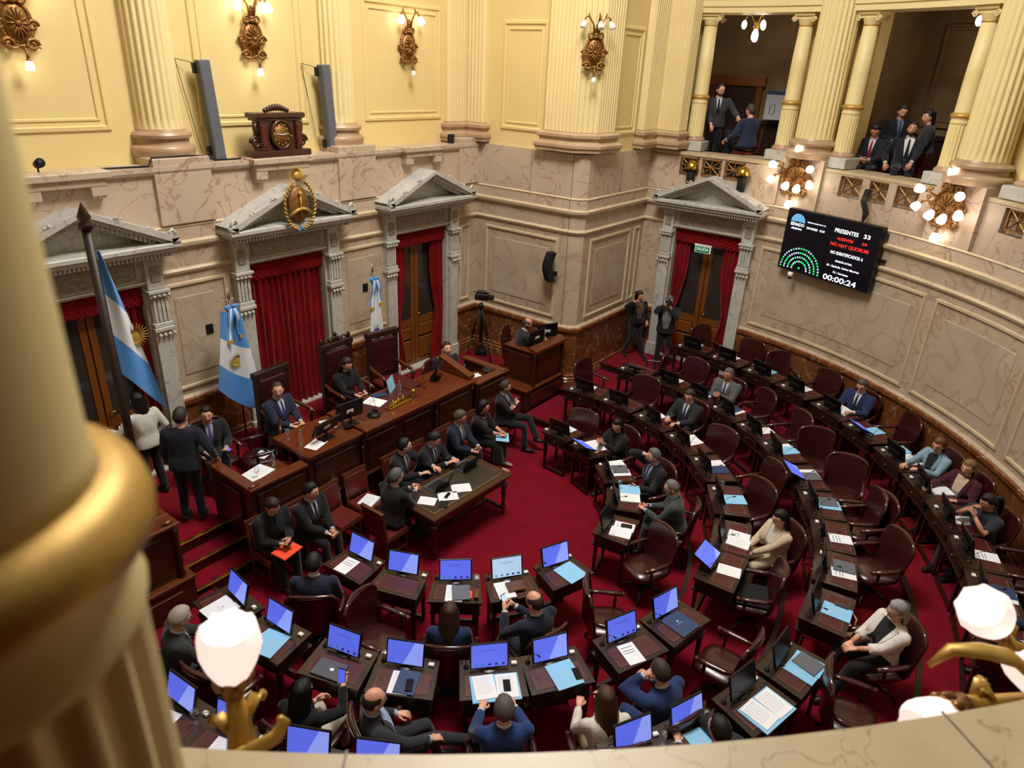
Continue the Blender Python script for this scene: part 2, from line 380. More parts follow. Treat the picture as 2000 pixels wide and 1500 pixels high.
# ---- door surrounds in grey marble
def door_surround(name, label, x, y, rz, zf):
    t = thing(name, label, 'door frame', (x, y, 0), rz)
    for sx in (-1, 1):
        m = MB(); a, b = (OW - .02, OW + .28)
        def bx(x0, x1, y0, z0, z1, mi=0): m.bbox(min(sx * x0, sx * x1), max(sx * x0, sx * x1), y0, .0, z0, z1, .008, mi)
        bx(a, b, -.15, zf, zf + .32); bx(a + .02, b - .03, -.12, zf + .3, 2.86)
        bx(a, b - .0, -.17, 2.86, 2.92); bx(a + .01, b - .01, -.15, 2.92, 2.99)
        bx(a + .03, b - .04, -.11, 2.99, 3.4); bx(a - .01, b + .01, -.19, 3.45, 3.5); bx(a + .01, b - .01, -.16, 3.38, 3.45)
        bx(a + .02, b - .03, -.13, 3.5, 4.0)
        for k in range(4): bx(a + .05 + k * .062, a + .09 + k * .062, -.135, 3.0, 3.37)
        m.build('pilaster', 'marble_grey', t)
        r = MB(); r.bbox(min(sx * (a + .08), sx * (b - .09)), max(sx * (a + .08), sx * (b - .09)), -.15, -.12, 3.62, 3.86, .01)
        r.build('rosette', 'marble_relief', t)
        e = MB()
        for k in range(4): e.ball((sx * (a + .07 + k * .072), -.16, 2.80), (.03, .03, .035), 8, 5)
        for k in range(4): e.ball((sx * (a + .07 + k * .072), -.165, 3.41), (.03, .03, .03), 8, 5)
        e.build('egg_moulding', 'marble_grey', t, smooth=True)
        c = MB(); c.tube([(sx * 1.17, -.4, 4.27), (sx * 1.2, -.4, 4.34), (sx * 1.15, -.4, 4.4), (sx * 1.1, -.4, 4.37), (sx * 1.12, -.4, 4.33)], .026, 6); c.box(sx * 1.17 - .06, sx * 1.17 + .06, -.45, -.33, 4.2, 4.28); c.build('acroterion', 'marble_grey', t, smooth=True)
    m = MB(); m.bbox(-OW + .0, OW - .0, -.07, 0, 3.57, 3.62, .01); m.box(-OW + .0, OW - .0, -.04, .0, 3.62, 3.98)
    m.bbox(-OW - .02, OW + .02, -.1, .0, 3.6, 3.63, .008)
    m.box(-1.08, 1.08, -.17, 0, 3.98, 4.08); m.bbox(-1.24, 1.24, -.45, 0, 4.14, 4.22, .015); m.bbox(-1.19, 1.19, -.4, 0, 4.08, 4.14, .01)
    m.build('entablature', 'marble_grey', t)
    MB().box(-OW + .1, OW - .1, -.055, -.04, 3.67, 3.93).build('frieze', 'marble_relief', t)
    m = MB()
    for k in range(40): xx = -1.1 + 2.2 * k / 39; m.box(xx - .016, xx + .016, -.36, -.3, 4.02, 4.085)
    d = m.build('dentils', 'marble_grey', t); d['kind'] = 'stuff'
    # pediment: raking cornice and recessed tympanum
    m = MB(); ap_, ln = 4.80, 1.24
    for sx in (-1, 1):
        for (dz0, dz1, yo) in ((-.07, .0, -.45), (-.13, -.07, -.38)):
            P = [(sx * ln, 4.22 + dz1 + .06), (0, ap_ + dz1), (0, ap_ + dz0), (sx * (ln - .1), 4.22 + dz0 + .075)]
            vs = [(p[0], yo, p[1]) for p in P] + [(p[0], .02, p[1]) for p in P]
            fs = [(0, 1, 2, 3), (7, 6, 5, 4)] + [(i, 4 + i, 4 + (i + 1) % 4, (i + 1) % 4) for i in range(4)]
            m.add(vs, fs if sx < 0 else [f[::-1] for f in fs])
    m.build('raking_cornice', 'marble_grey', t)
    m = MB(); P = [(-1.08, 4.2), (1.08, 4.2), (0, 4.7)]; m.add([(p[0], -.06, p[1]) for p in P], [(0, 1, 2)]); m.build('tympanum', 'marble_grey', t)
    m = MB()
    for sx in (-1, 1):
        for k in range(15):
            u = .1 + .8 * k / 14; xx = sx * 1.02 * u; zz = 4.68 - .46 * u
            m.box(xx - .02, xx + .02, -.3, -.2, zz - .07, zz - .005)
    d = m.build('raking_dentils', 'marble_grey', t); d['kind'] = 'stuff'
    m = MB(); m.box(-OW - .02, -OW + .03, -.03, .3, zf, 3.62); m.box(OW - .03, OW + .02, -.03, .3, zf, 3.62); m.box(-OW, OW, -.02, .3, 3.57, 3.62)
    m.build('jamb', 'marble_grey', t)
    for sx in (-1, 1):
        for k in (1, 2):
            o = MB(); u = k / 3; o.ball((sx * 1.2 * u, -.43, 4.84 - .56 * u), (.03, .025, .03), 8, 5); o.tube([(sx * (1.2 * u + .03), -.43, 4.83 - .56 * u), (sx * (1.2 * u + .07), -.43, 4.815 - .56 * u), (sx * (1.2 * u + .08), -.43, 4.845 - .56 * u)], .014, 5)
            o.build('scroll', 'marble_grey', t, smooth=True)
    return t
def curtain_sheet(x0, x1, z0, z1, folds, amp, y, pinch=None, seed=0):
    rows = []; nz = 12; nx = folds * 8; rr = random.Random(seed)
    ph = [rr.uniform(-.25, .25) for _ in range(nx + 1)]
    for i in range(nz + 1):
        v = i / nz; z = z0 + (z1 - z0) * v; row = []
        for k in range(nx + 1):
            u = k / nx; w = 1.0; off = 0
            if pinch:
                zp, px, wmin = pinch; w = wmin + (1 - wmin) * min(1, abs(z - zp) / 1.0) ** .7; off = (px - (x0 + x1) / 2) * (1 - min(1, abs(z - zp) / 1.0) ** .7)
            xx = (x0 + x1) / 2 + off + (u - .5) * (x1 - x0) * w + .012 * math.sin(5 * v + k)
            row.append((xx, y + amp * math.sin(2 * PI * folds * u + ph[k] + .5 * math.sin(3 * v + u * 9)), z))
        rows.append(row)
    m = MB(); m.sheet(rows); m.sheet([[(p[0], p[1] + .02, p[2]) for p in r] for r in rows], flip=True); return m
def door_set(n, x, y, rz, zf, label, closed_curtain=False, lit=False):
    d = bpy.data.objects.new('door_%d' % n, None); COL.objects.link(d); d.location = (x, y, 0); d.rotation_euler = (0, 0, rz); struct(d)
    if not closed_curtain:
        for sx in (-1, 1):
            m = MB(); a, b = sorted((sx * .01, sx * (OW - .05)))
            m.box(a + .01, b - .01, .204, .246, zf + .002, zf + .12); m.box(a + .01, b - .01, .204, .246, zf + .95, zf + 1.12); m.box(a + .01, b - .01, .204, .246, 3.38, 3.578)
            m.box(a, a + .1, .2, .25, zf, 3.58); m.box(b - .1, b, .2, .25, zf, 3.58)
            lf = m.build('leaf', 'wood_door', d)
            MB().box(a + .1, b - .1, .215, .235, zf + 1.12, 3.38).build('pane', 'door_glass', lf)
            for q, (z0, z1) in enumerate([(zf + .14, zf + .62), (zf + .66, zf + .93)]):
                MB().bbox(a + .12, b - .12, .195, .24, z0, z1, .015).build('panel', 'wood_door', lf)
            if sx > 0: MB().tube([(a + .05, .2, zf + 1.22), (a + .05, .15, zf + 1.22), (a + .16, .15, zf + 1.22)], .011, 6).build('handle', 'brass', lf, smooth=True)
    MB().box(-OW, OW, -.02, .3, zf - .02, zf + .03).build('threshold', 'marble_grey', d)
    MB().box(-OW - .05, OW + .05, .3, .34, zf, 3.62).build('backing', 'wood_dark', d)
    if closed_curtain:
        c = curtain_sheet(-OW + .05, OW - .05, zf + .01, 3.48, 12, .045, .1, seed=3).build('curtain', 'curtain', None, smooth=True, loc=(x, y, 0), rz=rz)
        tag(c, 'closed deep red velvet curtain hanging behind the high carved chair', 'curtain')
    else:
        for sx in (-1, 1):
            c = curtain_sheet(sx * (OW - .05) if sx < 0 else OW - .42, -OW + .42 if sx < 0 else OW - .05, zf + .03, 3.48, 4, .035, .1, (zf + 1.15, sx * (OW - .12), .45), seed=n + sx).build('curtain', 'curtain', None, smooth=True, loc=(x, y, 0), rz=rz)
            side = 'left' if sx < 0 else 'right'
            tag(c, 'red tied-back curtain, %s side of the %s' % (side, label), 'curtain')
    m = MB(); rows = []
    for i in range(9):
        v = i / 8; rows.append([(-OW + .03 + (2 * OW - .06) * k / 48, .05 - .03 * abs(math.sin(k * PI / 4 + (i % 2) * PI / 2)) * (1 if 0 < i < 8 else .3), 3.26 + .33 * v) for k in range(49)])
    m.sheet(rows); c = m.build('valance', 'curtain', None, loc=(x, y, 0), rz=rz)
    tag(c, 'tufted red pelmet above the %s' % label, 'valance')
names = ['left doorway behind the tall flag pole', 'curtained centre doorway', 'right doorway beside the alcove corner', 'doorway with the green exit sign']
for i, dx in enumerate(DOORX):
    door_surround('marble_doorcase', 'grey marble pedimented frame of the ' + names[i], dx, YB, 0, .48)
    door_set(i + 1, dx, YB, 0, .70 if i == 1 else .48, names[i], closed_curtain=(i == 1))
door_surround('marble_doorcase', 'grey marble pedimented frame of the ' + names[3], XD, DY, -PI / 2, .45)
door_set(4, XD, DY, -PI / 2, .45, names[3])

# ---- ledge, pedestals, consoles over the back wall
m = MB(); sweep(m, [(1.9, YB), (XS, YB)], [(.0, 5.08, 0), (.05, 5.1, 0), (.07, 5.14, 0), (.07, 5.2, 0), (-.5, 5.2, 0)])
m.build('ledge', 'marble_rose', WB)
for xx in (5.42, 8.70, 2.14, 11.9):
    m = MB(); m.bbox(xx - .43, xx + .43 if xx < 11 else XS, YB - .055, YB + .5, 4.37, 5.31, .012); m.build('pedestal', 'marble_rose', WB)
for xx in DOORX:
    m = MB(); m.bbox(xx - .56, xx + .56, YB - .2, YB + .1, 5.13, 5.23, .015); m.bbox(xx - .5, xx + .5, YB - .15, YB, 5.03, 5.13, .01)
    for sx in (-1, 1):
        m.bbox(xx + sx * .4 - .1, xx + sx * .4 + .1, YB - .14, YB, 4.9, 5.05, .01)
        for k in range(3): m.ball((xx + sx * .4 - .065 + k * .065, YB - .1, 4.89), (.03, .03, .025), 8, 4)
    m.build('console', 'marble_rose', WB)

# ---- upper walls
YU = 10.65
def yellow_panel(par, x, y, rz, z0, z1, wd):
    m = MB(); hw, hh = wd / 2, (z1 - z0) / 2
    rings = [(0, 0), (.015, -.03), (.06, -.035), (.075, -.006), (.13, -.006), (.14, -.022), (.165, -.022), (.175, -.004)]
    for k in range(len(rings) - 1):
        vs = []
        for ins, yy in rings[k:k + 2]: vs += [(-hw + ins, yy, -hh + ins), (hw - ins, yy, -hh + ins), (hw - ins, yy, hh - ins), (-hw + ins, yy, hh - ins)]
        m.add(vs, [(i, (i + 1) % 4, 4 + (i + 1) % 4, 4 + i) for i in range(4)])
    return m.build('panel', 'yellow', par, loc=(x, y, (z0 + z1) / 2), rz=rz)
m = MB(); m.add([(1.5, YU, 5.18), (12.6, YU, 5.18), (12.6, YU, 10), (1.5, YU, 10)], [(0, 1, 2, 3)]); WU = struct(m.build('wall_back_upper', 'yellow'))
m = MB(); sweep(m, [(XS + .08, YU), (XS + .08, 7.75), (12.42, YP + .06), (15.4, YP + .06)], [(0, 5.19, 0), (0, 10, 0)]); WU2 = struct(m.build('wall_alcove_upper', 'yellow'))
m = MB(); sweep(m, [(XS, YU), (XS, 7.72), (12.18, 7.54), (12.30, 7.45), (12.37, YP), (XD + .3, YP)], [(.0, 5.19, 0), (-.2, 5.2, 0)]); m.build('ledge', 'marble_rose', WS)
for a, b in [(3.2, 4.75), (6.07, 8.08), (9.35, 11.42)]: yellow_panel(WU, (a + b) / 2, YU, 0, 5.66, 7.72, b - a)
yellow_panel(WU2, XS + .08, 9.1, -PI / 2, 5.52, 7.55, 1.1)
yellow_panel(WU2, 13.6, YP + .06, 0, 5.52, 7.55, .95)

def fluted(R, z0, z1, n=24, taper=.93, a0=0, a1=2 * PI):
    m = MB(); seg = n * 6; rows = []
    zs = [z0, z0 + .06, z0 + .14] + [z0 + .14 + (z1 - z0 - .14) * k / 3 for k in (1, 2, 3)]
    full = abs(a1 - a0 - 2 * PI) < 1e-6
    for iz, z in enumerate(zs):
        sc = 1 - (1 - taper) * (z - z0) / (z1 - z0); row = []
        for k in range(seg + 1):
            t = a0 + (a1 - a0) * k / seg; ph = (k % 6) / 6
            d = 0 if iz == 0 else max(0, math.sin(PI * (ph - .12) / .76)) if .12 < ph < .88 else 0
            r = R * sc * (1 - (.085 if iz > 1 else .05) * d); row.append((r * math.cos(t), r * math.sin(t), z))
        rows.append(row)
    m.sheet(rows); return m
BASE = lambda r: [(r * 1.34, .0), (r * 1.34, .03), (r * 1.37, .06), (r * 1.37, .11), (r * 1.30, .145), (r * 1.16, .16), (r * 1.13, .2), (r * 1.16, .235), (r * 1.25, .25), (r * 1.27, .29), (r * 1.2, .325), (r * 1.08, .335), (r * 1.04, .37)]
def big_column(x, y, z, r, label, ztop=9.6, back=None):
    t = thing('fluted_column', label, 'column', (x, y, z), back or 0, 'giant fluted columns')
    autosmooth(MB().lathe(BASE(r), 48).build('base', 'column_base', t), 40)
    fluted(r * 1.02, .37, ztop - z).build('shaft', 'yellow_col', t, smooth=True)
    return t
big_column(5.42, 10.66, 5.31, .34, 'giant cream fluted column left of the wooden clock')
big_column(8.70, 10.66, 5.31, .34, 'giant cream fluted column between the two slim loudspeakers and panel')
big_column(2.14, 10.66, 5.31, .34, 'giant cream fluted column at the far left wall lamp')
def pilaster(segs, label, z=5.24, ztop=9.6):
    """segs: list of (x0,y0,x1,y1) runs, room side on the right hand"""
    t = thing('fluted_pilaster', label, 'pilaster', (0, 0, z), 0, 'fluted pilasters')
    path = [segs[0][:2]] + [s[2:] for s in segs]
    m = MB(); sweep(m, path, [(.14, 0, 0), (.14, .05, 0), (.17, .08, 0), (.17, .13, 0), (.11, .17, 0), (.08, .2, 0), (.09, .24, 0), (.13, .27, 0), (.13, .32, 0), (.07, .36, 0), (.0, .37, 0)])
    autosmooth(m.build('base', 'column_base', t), 40)
    prof = []
    for (x0, y0, x1, y1) in segs:
        a = Vector((x0, y0)); b = Vector((x1, y1)); L = (b - a).length; d = (b - a) / L; nn = Vector((d.y, -d.x)); n = max(3, int(L / .085)) if L > .3 else 0
        prof.append(a + nn * .05)
        for k in range(n):
            for q in range(7):
                u = (k + .16 + .68 * q / 6) / n; dep = .028 * math.sin(PI * q / 6); prof.append(a + d * (L * u) + nn * (.05 - dep))
        prof.append(b + nn * .05)
    m = MB(); m.sheet([[(p.x, p.y, zz) for p in prof] for zz in (.37, ztop - z)]); m.build('shaft', 'yellow_col', t)
    return t
pilaster([(11.56, YU, 11.56, YU - .1), (11.56, YU - .1, 12.1, YU - .1), (12.1, YU - .1, 12.1, 10.08), (12.1, 10.08, 12.2, 10.08)], 'cream fluted pilaster folded into the alcove corner')
pilaster([(12.2, 8.42, 12.08, 8.42), (12.08, 8.42, 12.08, 7.72), (12.08, 7.72, 12.37, 7.42), (12.37, 7.42, 13.0, 7.42), (13.0, 7.42, 13.0, 7.5)], 'cream fluted pilaster wrapping the marble pier behind a wall lamp')
pilaster([(14.22, 7.5, 14.22, 7.4), (14.22, 7.4, 14.82, 7.4), (14.82, 7.4, 14.82, 6.88), (14.82, 6.88, 15.2, 6.88)], 'cream fluted pilaster at the start of the public gallery')

# ---- gallery parapet, columns, back rooms
GB = 23.1                                        # bay angle
BIGA = [-13.3 - GB * k for k in range(6)]        # giant columns / pedestals
RI = 8.12
m = MB()
def gal_arc(a0, a1, n=10): return arc(RI, a0, a1, n)
sweep(m, [(XD, YP), (XD, DY - 1.3)] + arc(RI, -9.8, -196, 120), [(.0, 4.3, 4), (.0, 4.72, 4)])
sweep(m, [(XD, YP), (XD, DY - 1.3)] + arc(RI, -9.8, -196, 120), [(.0, 5.1, 4), (.0, 5.12, 4), (.01, 5.13, 5), (.01, 5.19, 5), (-.62, 5.19, 5), (-.62, 4.2, 4)])
sweep(m, [(XD, YP), (XD, DY - 1.3)] + arc(RI, -9.8, -196, 120), [(-.14, 4.7, 4), (-.14, 5.12, 4)][::1])
sweep(m, [(XD, YP), (XD, DY - 1.3)], [(.008, 4.37, 4), (.008, 5.11, 4)])
WG = struct(m.build('wall_gallery', WM))
def solid(a0, a1, off=.0, z0=4.3, z1=5.12, n=3):
    m = MB(); p = [(*pol(RI - off, a0 + (a1 - a0) * k / n),) for k in range(n + 1)]; q = [(*pol(RI + .3, a1 + (a0 - a1) * k / n),) for k in range(n + 1)]
    m.prism(p + q, z0, z1); return m
def grille(par, amid, wd=.42, z0=4.77, z1=5.1):
    x, y = pol(RI + .03, amid); g = MB(); h = (z1 - z0) / 2; hw = wd / 2
    for (x0, x1, zz0, zz1) in ((-hw, hw, -h, -h + .025), (-hw, hw, h - .025, h), (-hw, -hw + .025, -h, h), (hw - .025, hw, -h, h)): g.box(x0, x1, -.02, .02, zz0, zz1)
    for (a, b) in (((-hw, -h), (hw, h)), ((-hw, h), (hw, -h)), ((-hw, 0), (hw, 0)), ((0, -h), (0, h))): g.tube([(a[0], 0, a[1]), (b[0], 0, b[1])], .014, 5)
    g.ball((0, -.02, 0), .03, 8, 5)
    return g.build('grille', 'bronze', par, loc=(x, y, (z0 + z1) / 2), rz=math.radians(amid + 90) + PI)
bays = [(9.9, -10.0)] + [(BIGA[k] - 3.2, BIGA[k + 1] + 3.2) for k in range(5)]
for bi, (a0, a1) in enumerate(bays):
    L = (a0 - a1); edge = 2.6 if bi else 4.6; inner0, inner1 = a0 - edge, a1 + edge; step = (inner0 - inner1) / 3
    solid(a0, inner0).build('parapet_block', 'marble_rose', WG); solid(inner1, a1).build('parapet_block', 'marble_rose', WG)
    for k in range(3):
        am = inner0 - step * (k + .5); g_ = grille(WG, am)
        if bi == 0: g_.location.x = XD - .035; g_.rotation_euler = (0, 0, -PI / 2); MB().box(-.17, .17, -.004, .0, -.165, .165).build('grille_back', 'black_matte', WG, loc=(XD - .010, g_.location.y, g_.location.z), rz=-PI / 2)
        if k < 2: solid(inner0 - step * (k + 1) + .55, inner0 - step * (k + 1) - .55, .012).build('parapet_pier', 'marble_rose', WG)
for k in range(4): solid(BIGA[k] + 3.3, BIGA[k] - 3.3, .09, 4.3, 5.32).build('pedestal', 'marble_rose', WG)
def small_column(x, y, rz, label):
    t = thing('gallery_column', label, 'column', (x, y, 5.2), rz, 'slender gallery columns')
    MB().bbox(-.25, .25, -.25, .25, 0, .2, .012).build('plinth', 'marble_grey', t)
    autosmooth(MB().lathe([(.215, .2), (.225, .23), (.215, .26), (.19, .275), (.185, .3)], 32).build('base', 'column_base', t), 50)
    fluted(.172, .28, .98, 20, .97).build('fluted_shaft', 'yellow_col', t, smooth=True)
    autosmooth(MB().lathe([(.17, .98), (.175, 1.0), (.165, 1.02), (.165, 1.05), (.18, 1.07)], 32).build('collar', 'yellow_col', t), 50)
    MB().lathe([(.178, 1.065), (.194, 1.08), (.197, 1.1), (.188, 1.125), (.16, 1.14)], 32).build('gilt_ring', 'gold', t, smooth=True)
    MB().lathe([(.158, 1.13), (.15, 1.16), (.148, 1.7), (.128, 2.48)], 32).build('shaft', 'yellow_col', t, smooth=True)
    MB().lathe([(.13, 2.46), (.14, 2.475), (.13, 2.49)], 24).build('neck_ring', 'gold', t, smooth=True)
    c = MB(); c.lathe([(.128, 2.49), (.16, 2.58)], 24); c.bbox(-.2, .2, -.17, .17, 2.64, 2.7, .01); c.bbox(-.19, .19, -.13, .13, 2.58, 2.65, .01)
    for sx in (-1, 1):
        for sy in (-1, 1):
            sp = [(sx * (.19 + .055 * (1 - q / 14) * math.cos(q * .8)), sy * .15, 2.58 + .055 * (1 - q / 14) * math.sin(q * .8)) for q in range(13)]
            c.tube(sp, .014, 5)
    c.build('capital', 'yellow_col', t)
    return t
RS = 8.42
sm = []
sm_angles = [(4.9, 'between the alcove pilaster and the gallery camera'), (-8.6, 'left of the giant column over the scoreboard'), (-17.2, 'right of the giant column over the scoreboard'), (-31.7, 'left of the giant column over the right wall lamp'), (-42.2, 'at the right edge of the picture')]
first = None
for a, lb in sm_angles:
    x, y = pol(RS, a); rz = math.radians(a + 90) + PI
    lab = 'slender cream gallery column with gilt ring, ' + lb
    if first is None: first = small_column(x, y, rz, lab)
    else: dup(first, (x, y, 5.2), rz, lab)
dup(first, (.082, .715, 5.2), math.radians(-142.6 + 90), 'close blurred cream column with gilt ring in the left foreground')
for k, lb in ((0, 'giant cream fluted gallery column above the scoreboard'), (1, 'giant cream fluted gallery column at the right edge')):
    x, y = pol(8.3, BIGA[k]); big_column(x, y, 5.32, .36, lb)
# piers behind columns, lintel
m = MB()
for k in range(4):
    a = BIGA[k]; p = [pol(8.64, a + 4.3), pol(8.64, a - 4.3), pol(9.0, a - 4.3), pol(9.0, a + 4.3)]; m.prism(p, 5.2, 10)
p = [pol(8.64, 9.5), pol(8.64, 5.2), pol(9.0, 5.2), pol(9.0, 10)]; m.prism(p, 5.2, 10)
GP = struct(m.build('wall_gallery_upper', 'yellow'))
m = MB(); sweep(m, arc(8.2, 8, -196, 90), [(-.55, 7.9, 0), (.0, 7.9, 0), (.0, 8.0, 0), (.03, 8.01, 0), (.03, 8.12, 0), (.05, 8.14, 1), (.05, 8.16, 1), (.02, 8.17, 0), (.0, 8.4, 0), (.0, 10, 0)])
m.build('lintel', ['yellow_col', 'gold'], GP)
# gallery rooms behind
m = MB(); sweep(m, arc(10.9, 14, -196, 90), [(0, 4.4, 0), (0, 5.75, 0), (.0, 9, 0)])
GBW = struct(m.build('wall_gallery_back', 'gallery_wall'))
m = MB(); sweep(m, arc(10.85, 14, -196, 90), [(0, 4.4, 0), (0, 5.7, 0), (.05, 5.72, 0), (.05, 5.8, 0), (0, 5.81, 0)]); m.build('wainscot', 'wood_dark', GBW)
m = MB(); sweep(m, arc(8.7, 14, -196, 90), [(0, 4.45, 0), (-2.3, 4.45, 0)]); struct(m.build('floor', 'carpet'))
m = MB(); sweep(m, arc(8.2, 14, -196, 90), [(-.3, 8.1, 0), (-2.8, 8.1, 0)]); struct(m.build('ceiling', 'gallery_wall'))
for a in (-10.6, -18.9, -33.5):   # partition walls beside the openings
    pass
m = MB()
for a in (-13.0, -16.0, -36.5): 
    p0 = pol(8.7, a); p1 = pol(10.9, a); d = Vector((p1[0] - p0[0], p1[1] - p0[1])).normalized(); nn = Vector((-d.y, d.x)) * .06
    m.prism([(p0[0] + nn.x, p0[1] + nn.y), (p0[0] - nn.x, p0[1] - nn.y), (p1[0] - nn.x, p1[1] - nn.y), (p1[0] + nn.x, p1[1] + nn.y)], 4.45, 8.1)
struct(m.build('wall_partition', 'gallery_wall'))
for a in (-20, -24.5, -29): 
    x, y = pol(10.86, a); o = frame_mesh(.75, 1.9, .04).build('panel', ['gallery_wall'] * 3, GBW, loc=(x, y, 6.9), rz=math.radians(a + 90) + PI)
x, y = pol(10.82, 4.6)
t = bpy.data.objects.new('door_5', None); COL.objects.link(t); t.location = (x, y, 4.45); t.rotation_euler = (0, 0, math.radians(4.6 + 90) + PI); struct(t)
MB().box(-.5, .5, -.02, .02, 0, 2.05).build('leaf', 'wood_dark', t)
m = MB(); m.box(-.62, -.5, -.06, .04, 0, 2.1); m.box(.5, .62, -.06, .04, 0, 2.1); m.box(-.68, .68, -.1, .04, 2.1, 2.3); m.build('frame', 'wood_door', t)
# near parapet top seen at the bottom of the picture: joints of the slabs
for a in (-141.6, -130.6):
    x, y = pol(8.52, a); MB().box(-.42, .42, -.003, .003, 5.188, 5.1915).build('joint', 'marble_frame', WG, loc=(x, y, 0), rz=math.radians(a))
# ================================================================ FURNITURE
def yaw_to(x, y, tx, ty): return math.atan2(ty - y, tx - x) - PI / 2       # local +Y points at target
# ---- the desk of a senator (local +Y = front, towards the presidency; sitter at -Y)
def make_desk(fw, bw):
    t = thing('senate_desk', 'x', 'desk')
    m = MB(); m.prism([(-bw, -.26), (bw, -.26), (fw, .26), (-fw, .26)], .735, .765); m.prism([(-bw + .015, -.245), (bw - .015, -.245), (fw - .015, .245), (-fw + .015, .245)], .715, .737)
    m.build('desk_top', 'wood_dark', t)
    m = MB(); k = (bw - fw) / .52; wy = lambda y: bw - k * (y + .26)
    m.prism([(-wy(-.21) + .06, -.21), (wy(-.21) - .06, -.21), (wy(.05) - .06, .05), (-wy(.05) + .06, .05)], .765, .768)
    lp = m.build('leather_pad', 'leather_pad', t)
    m = MB(); ys = (-.2, .04); c = [(-wy(ys[0]) + .075, ys[0]), (wy(ys[0]) - .075, ys[0]), (wy(ys[1]) - .075, ys[1]), (-wy(ys[1]) + .075, ys[1])]
    m.tube([(p[0], p[1], .7685) for p in c + [c[0]]], .0025, 4); m.build('gilt_border', 'gilt_line', lp)
    m = MB(); m.prism([(-bw + .04, -.22), (bw - .04, -.22), (fw - .04, .23), (-fw + .04, .23)], .58, .718); m.build('apron', 'wood_dark', t)
    m = MB(); m.bbox(-fw + .07, fw - .07, .228, .242, .60, .70, .006); d = m.build('drawer', 'wood_dark', t)
    MB().ball((0, .255, .655), (.013, .014, .016), 8, 5).build('knob', 'brass', d, smooth=True)
    m = MB(); m.prism([(-bw + .02, -.24), (bw - .02, -.24), (fw - .01, .26), (-fw + .01, .26)], .562, .582); m.build('lower_moulding', 'wood_dark', t)
    for sx in (-1, 1):
        for sy in (-1, 1):
            xx = sx * ((bw if sy < 0 else fw) - .065); yy = sy * .205
            m = MB(); q = .026; m.add([(xx - q, yy - q, .565), (xx + q, yy - q, .565), (xx + q, yy + q, .565), (xx - q, yy + q, .565), (xx - .017, yy - .017, 0), (xx + .017, yy - .017, 0), (xx + .017, yy + .017, 0), (xx - .017, yy + .017, 0)],
                          [(0, 1, 2, 3), (7, 6, 5, 4), (4, 5, 1, 0), (5, 6, 2, 1), (6, 7, 3, 2), (7, 4, 0, 3)]); m.build('leg', 'wood_dark', t)
    m = MB(); m.box(-fw + .05, fw - .05, .185, .225, .03, .075); m.build('foot_rail', 'wood_dark', t)
    return t
deskA = make_desk(.285, .335); deskB = make_desk(.325, .352); deskC = make_desk(.355, .375); deskD = make_desk(.395, .415)
# ---- monitor
def make_monitor(kind):
    t = thing('desk_monitor', 'x', 'monitor')
    m = MB(); m.lathe([(.0, 0), (.07, 0), (.07, .008), (.03, .016)], 16, sx=1.2, sy=.8); m.box(-.03, .03, .005, .025, .01, .1); m.build('stand', 'bezel', t)
    tilt = math.radians(64 if kind == 'flat' else 16); M = Matrix.Translation((0, -.01 if kind != 'flat' else -.04, .03 if kind != 'flat' else .07)) @ Matrix.Rotation(-tilt, 4, 'X')
    h = MB(); h.bbox(-.205, .205, -.012, .014, 0, .285, .006, M=M); h.bbox(-.12, .12, .012, .04, .05, .16, .01, M=M)
    hs = h.build('housing', 'bezel', t)
    s = MB(); d = s.add([tuple(M @ Vector(p)) for p in [(-.19, -.0135, .018), (.19, -.0135, .018), (.19, -.0135, .27), (-.19, -.0135, .27)]], [(0, 1, 2, 3)])
    ds = s.build('display', 'screen_pale' if kind == 'pale' else 'screen', hs) if kind != 'off' else s.build('display', 'bezel', hs)
    if kind in ('blue', 'wave', 'flat'):
        s = MB(); P = [(-.19, -.0142, .018), (.1, -.0142, .018), (.02, -.0142, .16), (-.08, -.0142, .11)] if kind != 'flat' else [(.03, -.0142, .018), (.19, -.0142, .018), (.19, -.0142, .12)]
        if kind == 'wave': P = [(-.02, -.0142, .018), (.19, -.0142, .018), (.19, -.0142, .27), (.1, -.0142, .27)]
        s.add([tuple(M @ Vector(p)) for p in P], [tuple(range(len(P)))]); s.build('wallpaper', 'screen_wave', hs)
    if kind in ('icons', 'pale'):
        for i in range(5):
            cx = -.145 + .073 * i; s = MB(); s.add([tuple(M @ Vector(p)) for p in [(cx - .018, -.0145, .035), (cx + .018, -.0145, .035), (cx + .012, -.0145, .058), (cx - .012, -.0145, .058)]], [(0, 1, 2, 3)])
            s.build('icon', 'screen_icon_teal' if i < 2 else 'screen_icon', hs)
        s = MB(); s.add([tuple(M @ Vector(p)) for p in [(-.08, -.0145, .2), (.08, -.0145, .2), (.08, -.0145, .204), (-.08, -.0145, .204)]], [(0, 1, 2, 3)]); s.build('text_line', 'screen_icon', hs)
    return t
MONS = {k: make_monitor(k) for k in ('wave', 'icons', 'pale', 'flat', 'off')}
# ---- gooseneck microphone
def make_mic():
    t = thing('desk_microphone', 'x', 'microphone')
    MB().lathe([(.03, 0), (.03, .008), (.016, .014), (.012, .03)], 14).build('base', 'black', t, smooth=True)
    MB().tube([(0, 0, .02), (0, -.02, .12), (.01, -.08, .2), (.015, -.15, .235)], .0035, 5).build('gooseneck', 'black', t, smooth=True)
    MB().tube([(.015, -.145, .233), (.017, -.185, .242)], [.008, .01], 7).build('capsule', 'black_matte', t, smooth=True)
    return t
MIC = make_mic()
BTN = MB().bbox(-.03, .03, -.022, .022, 0, .03, .006).build('voting_button', ['white_cup']); tag(BTN, 'x', 'button')
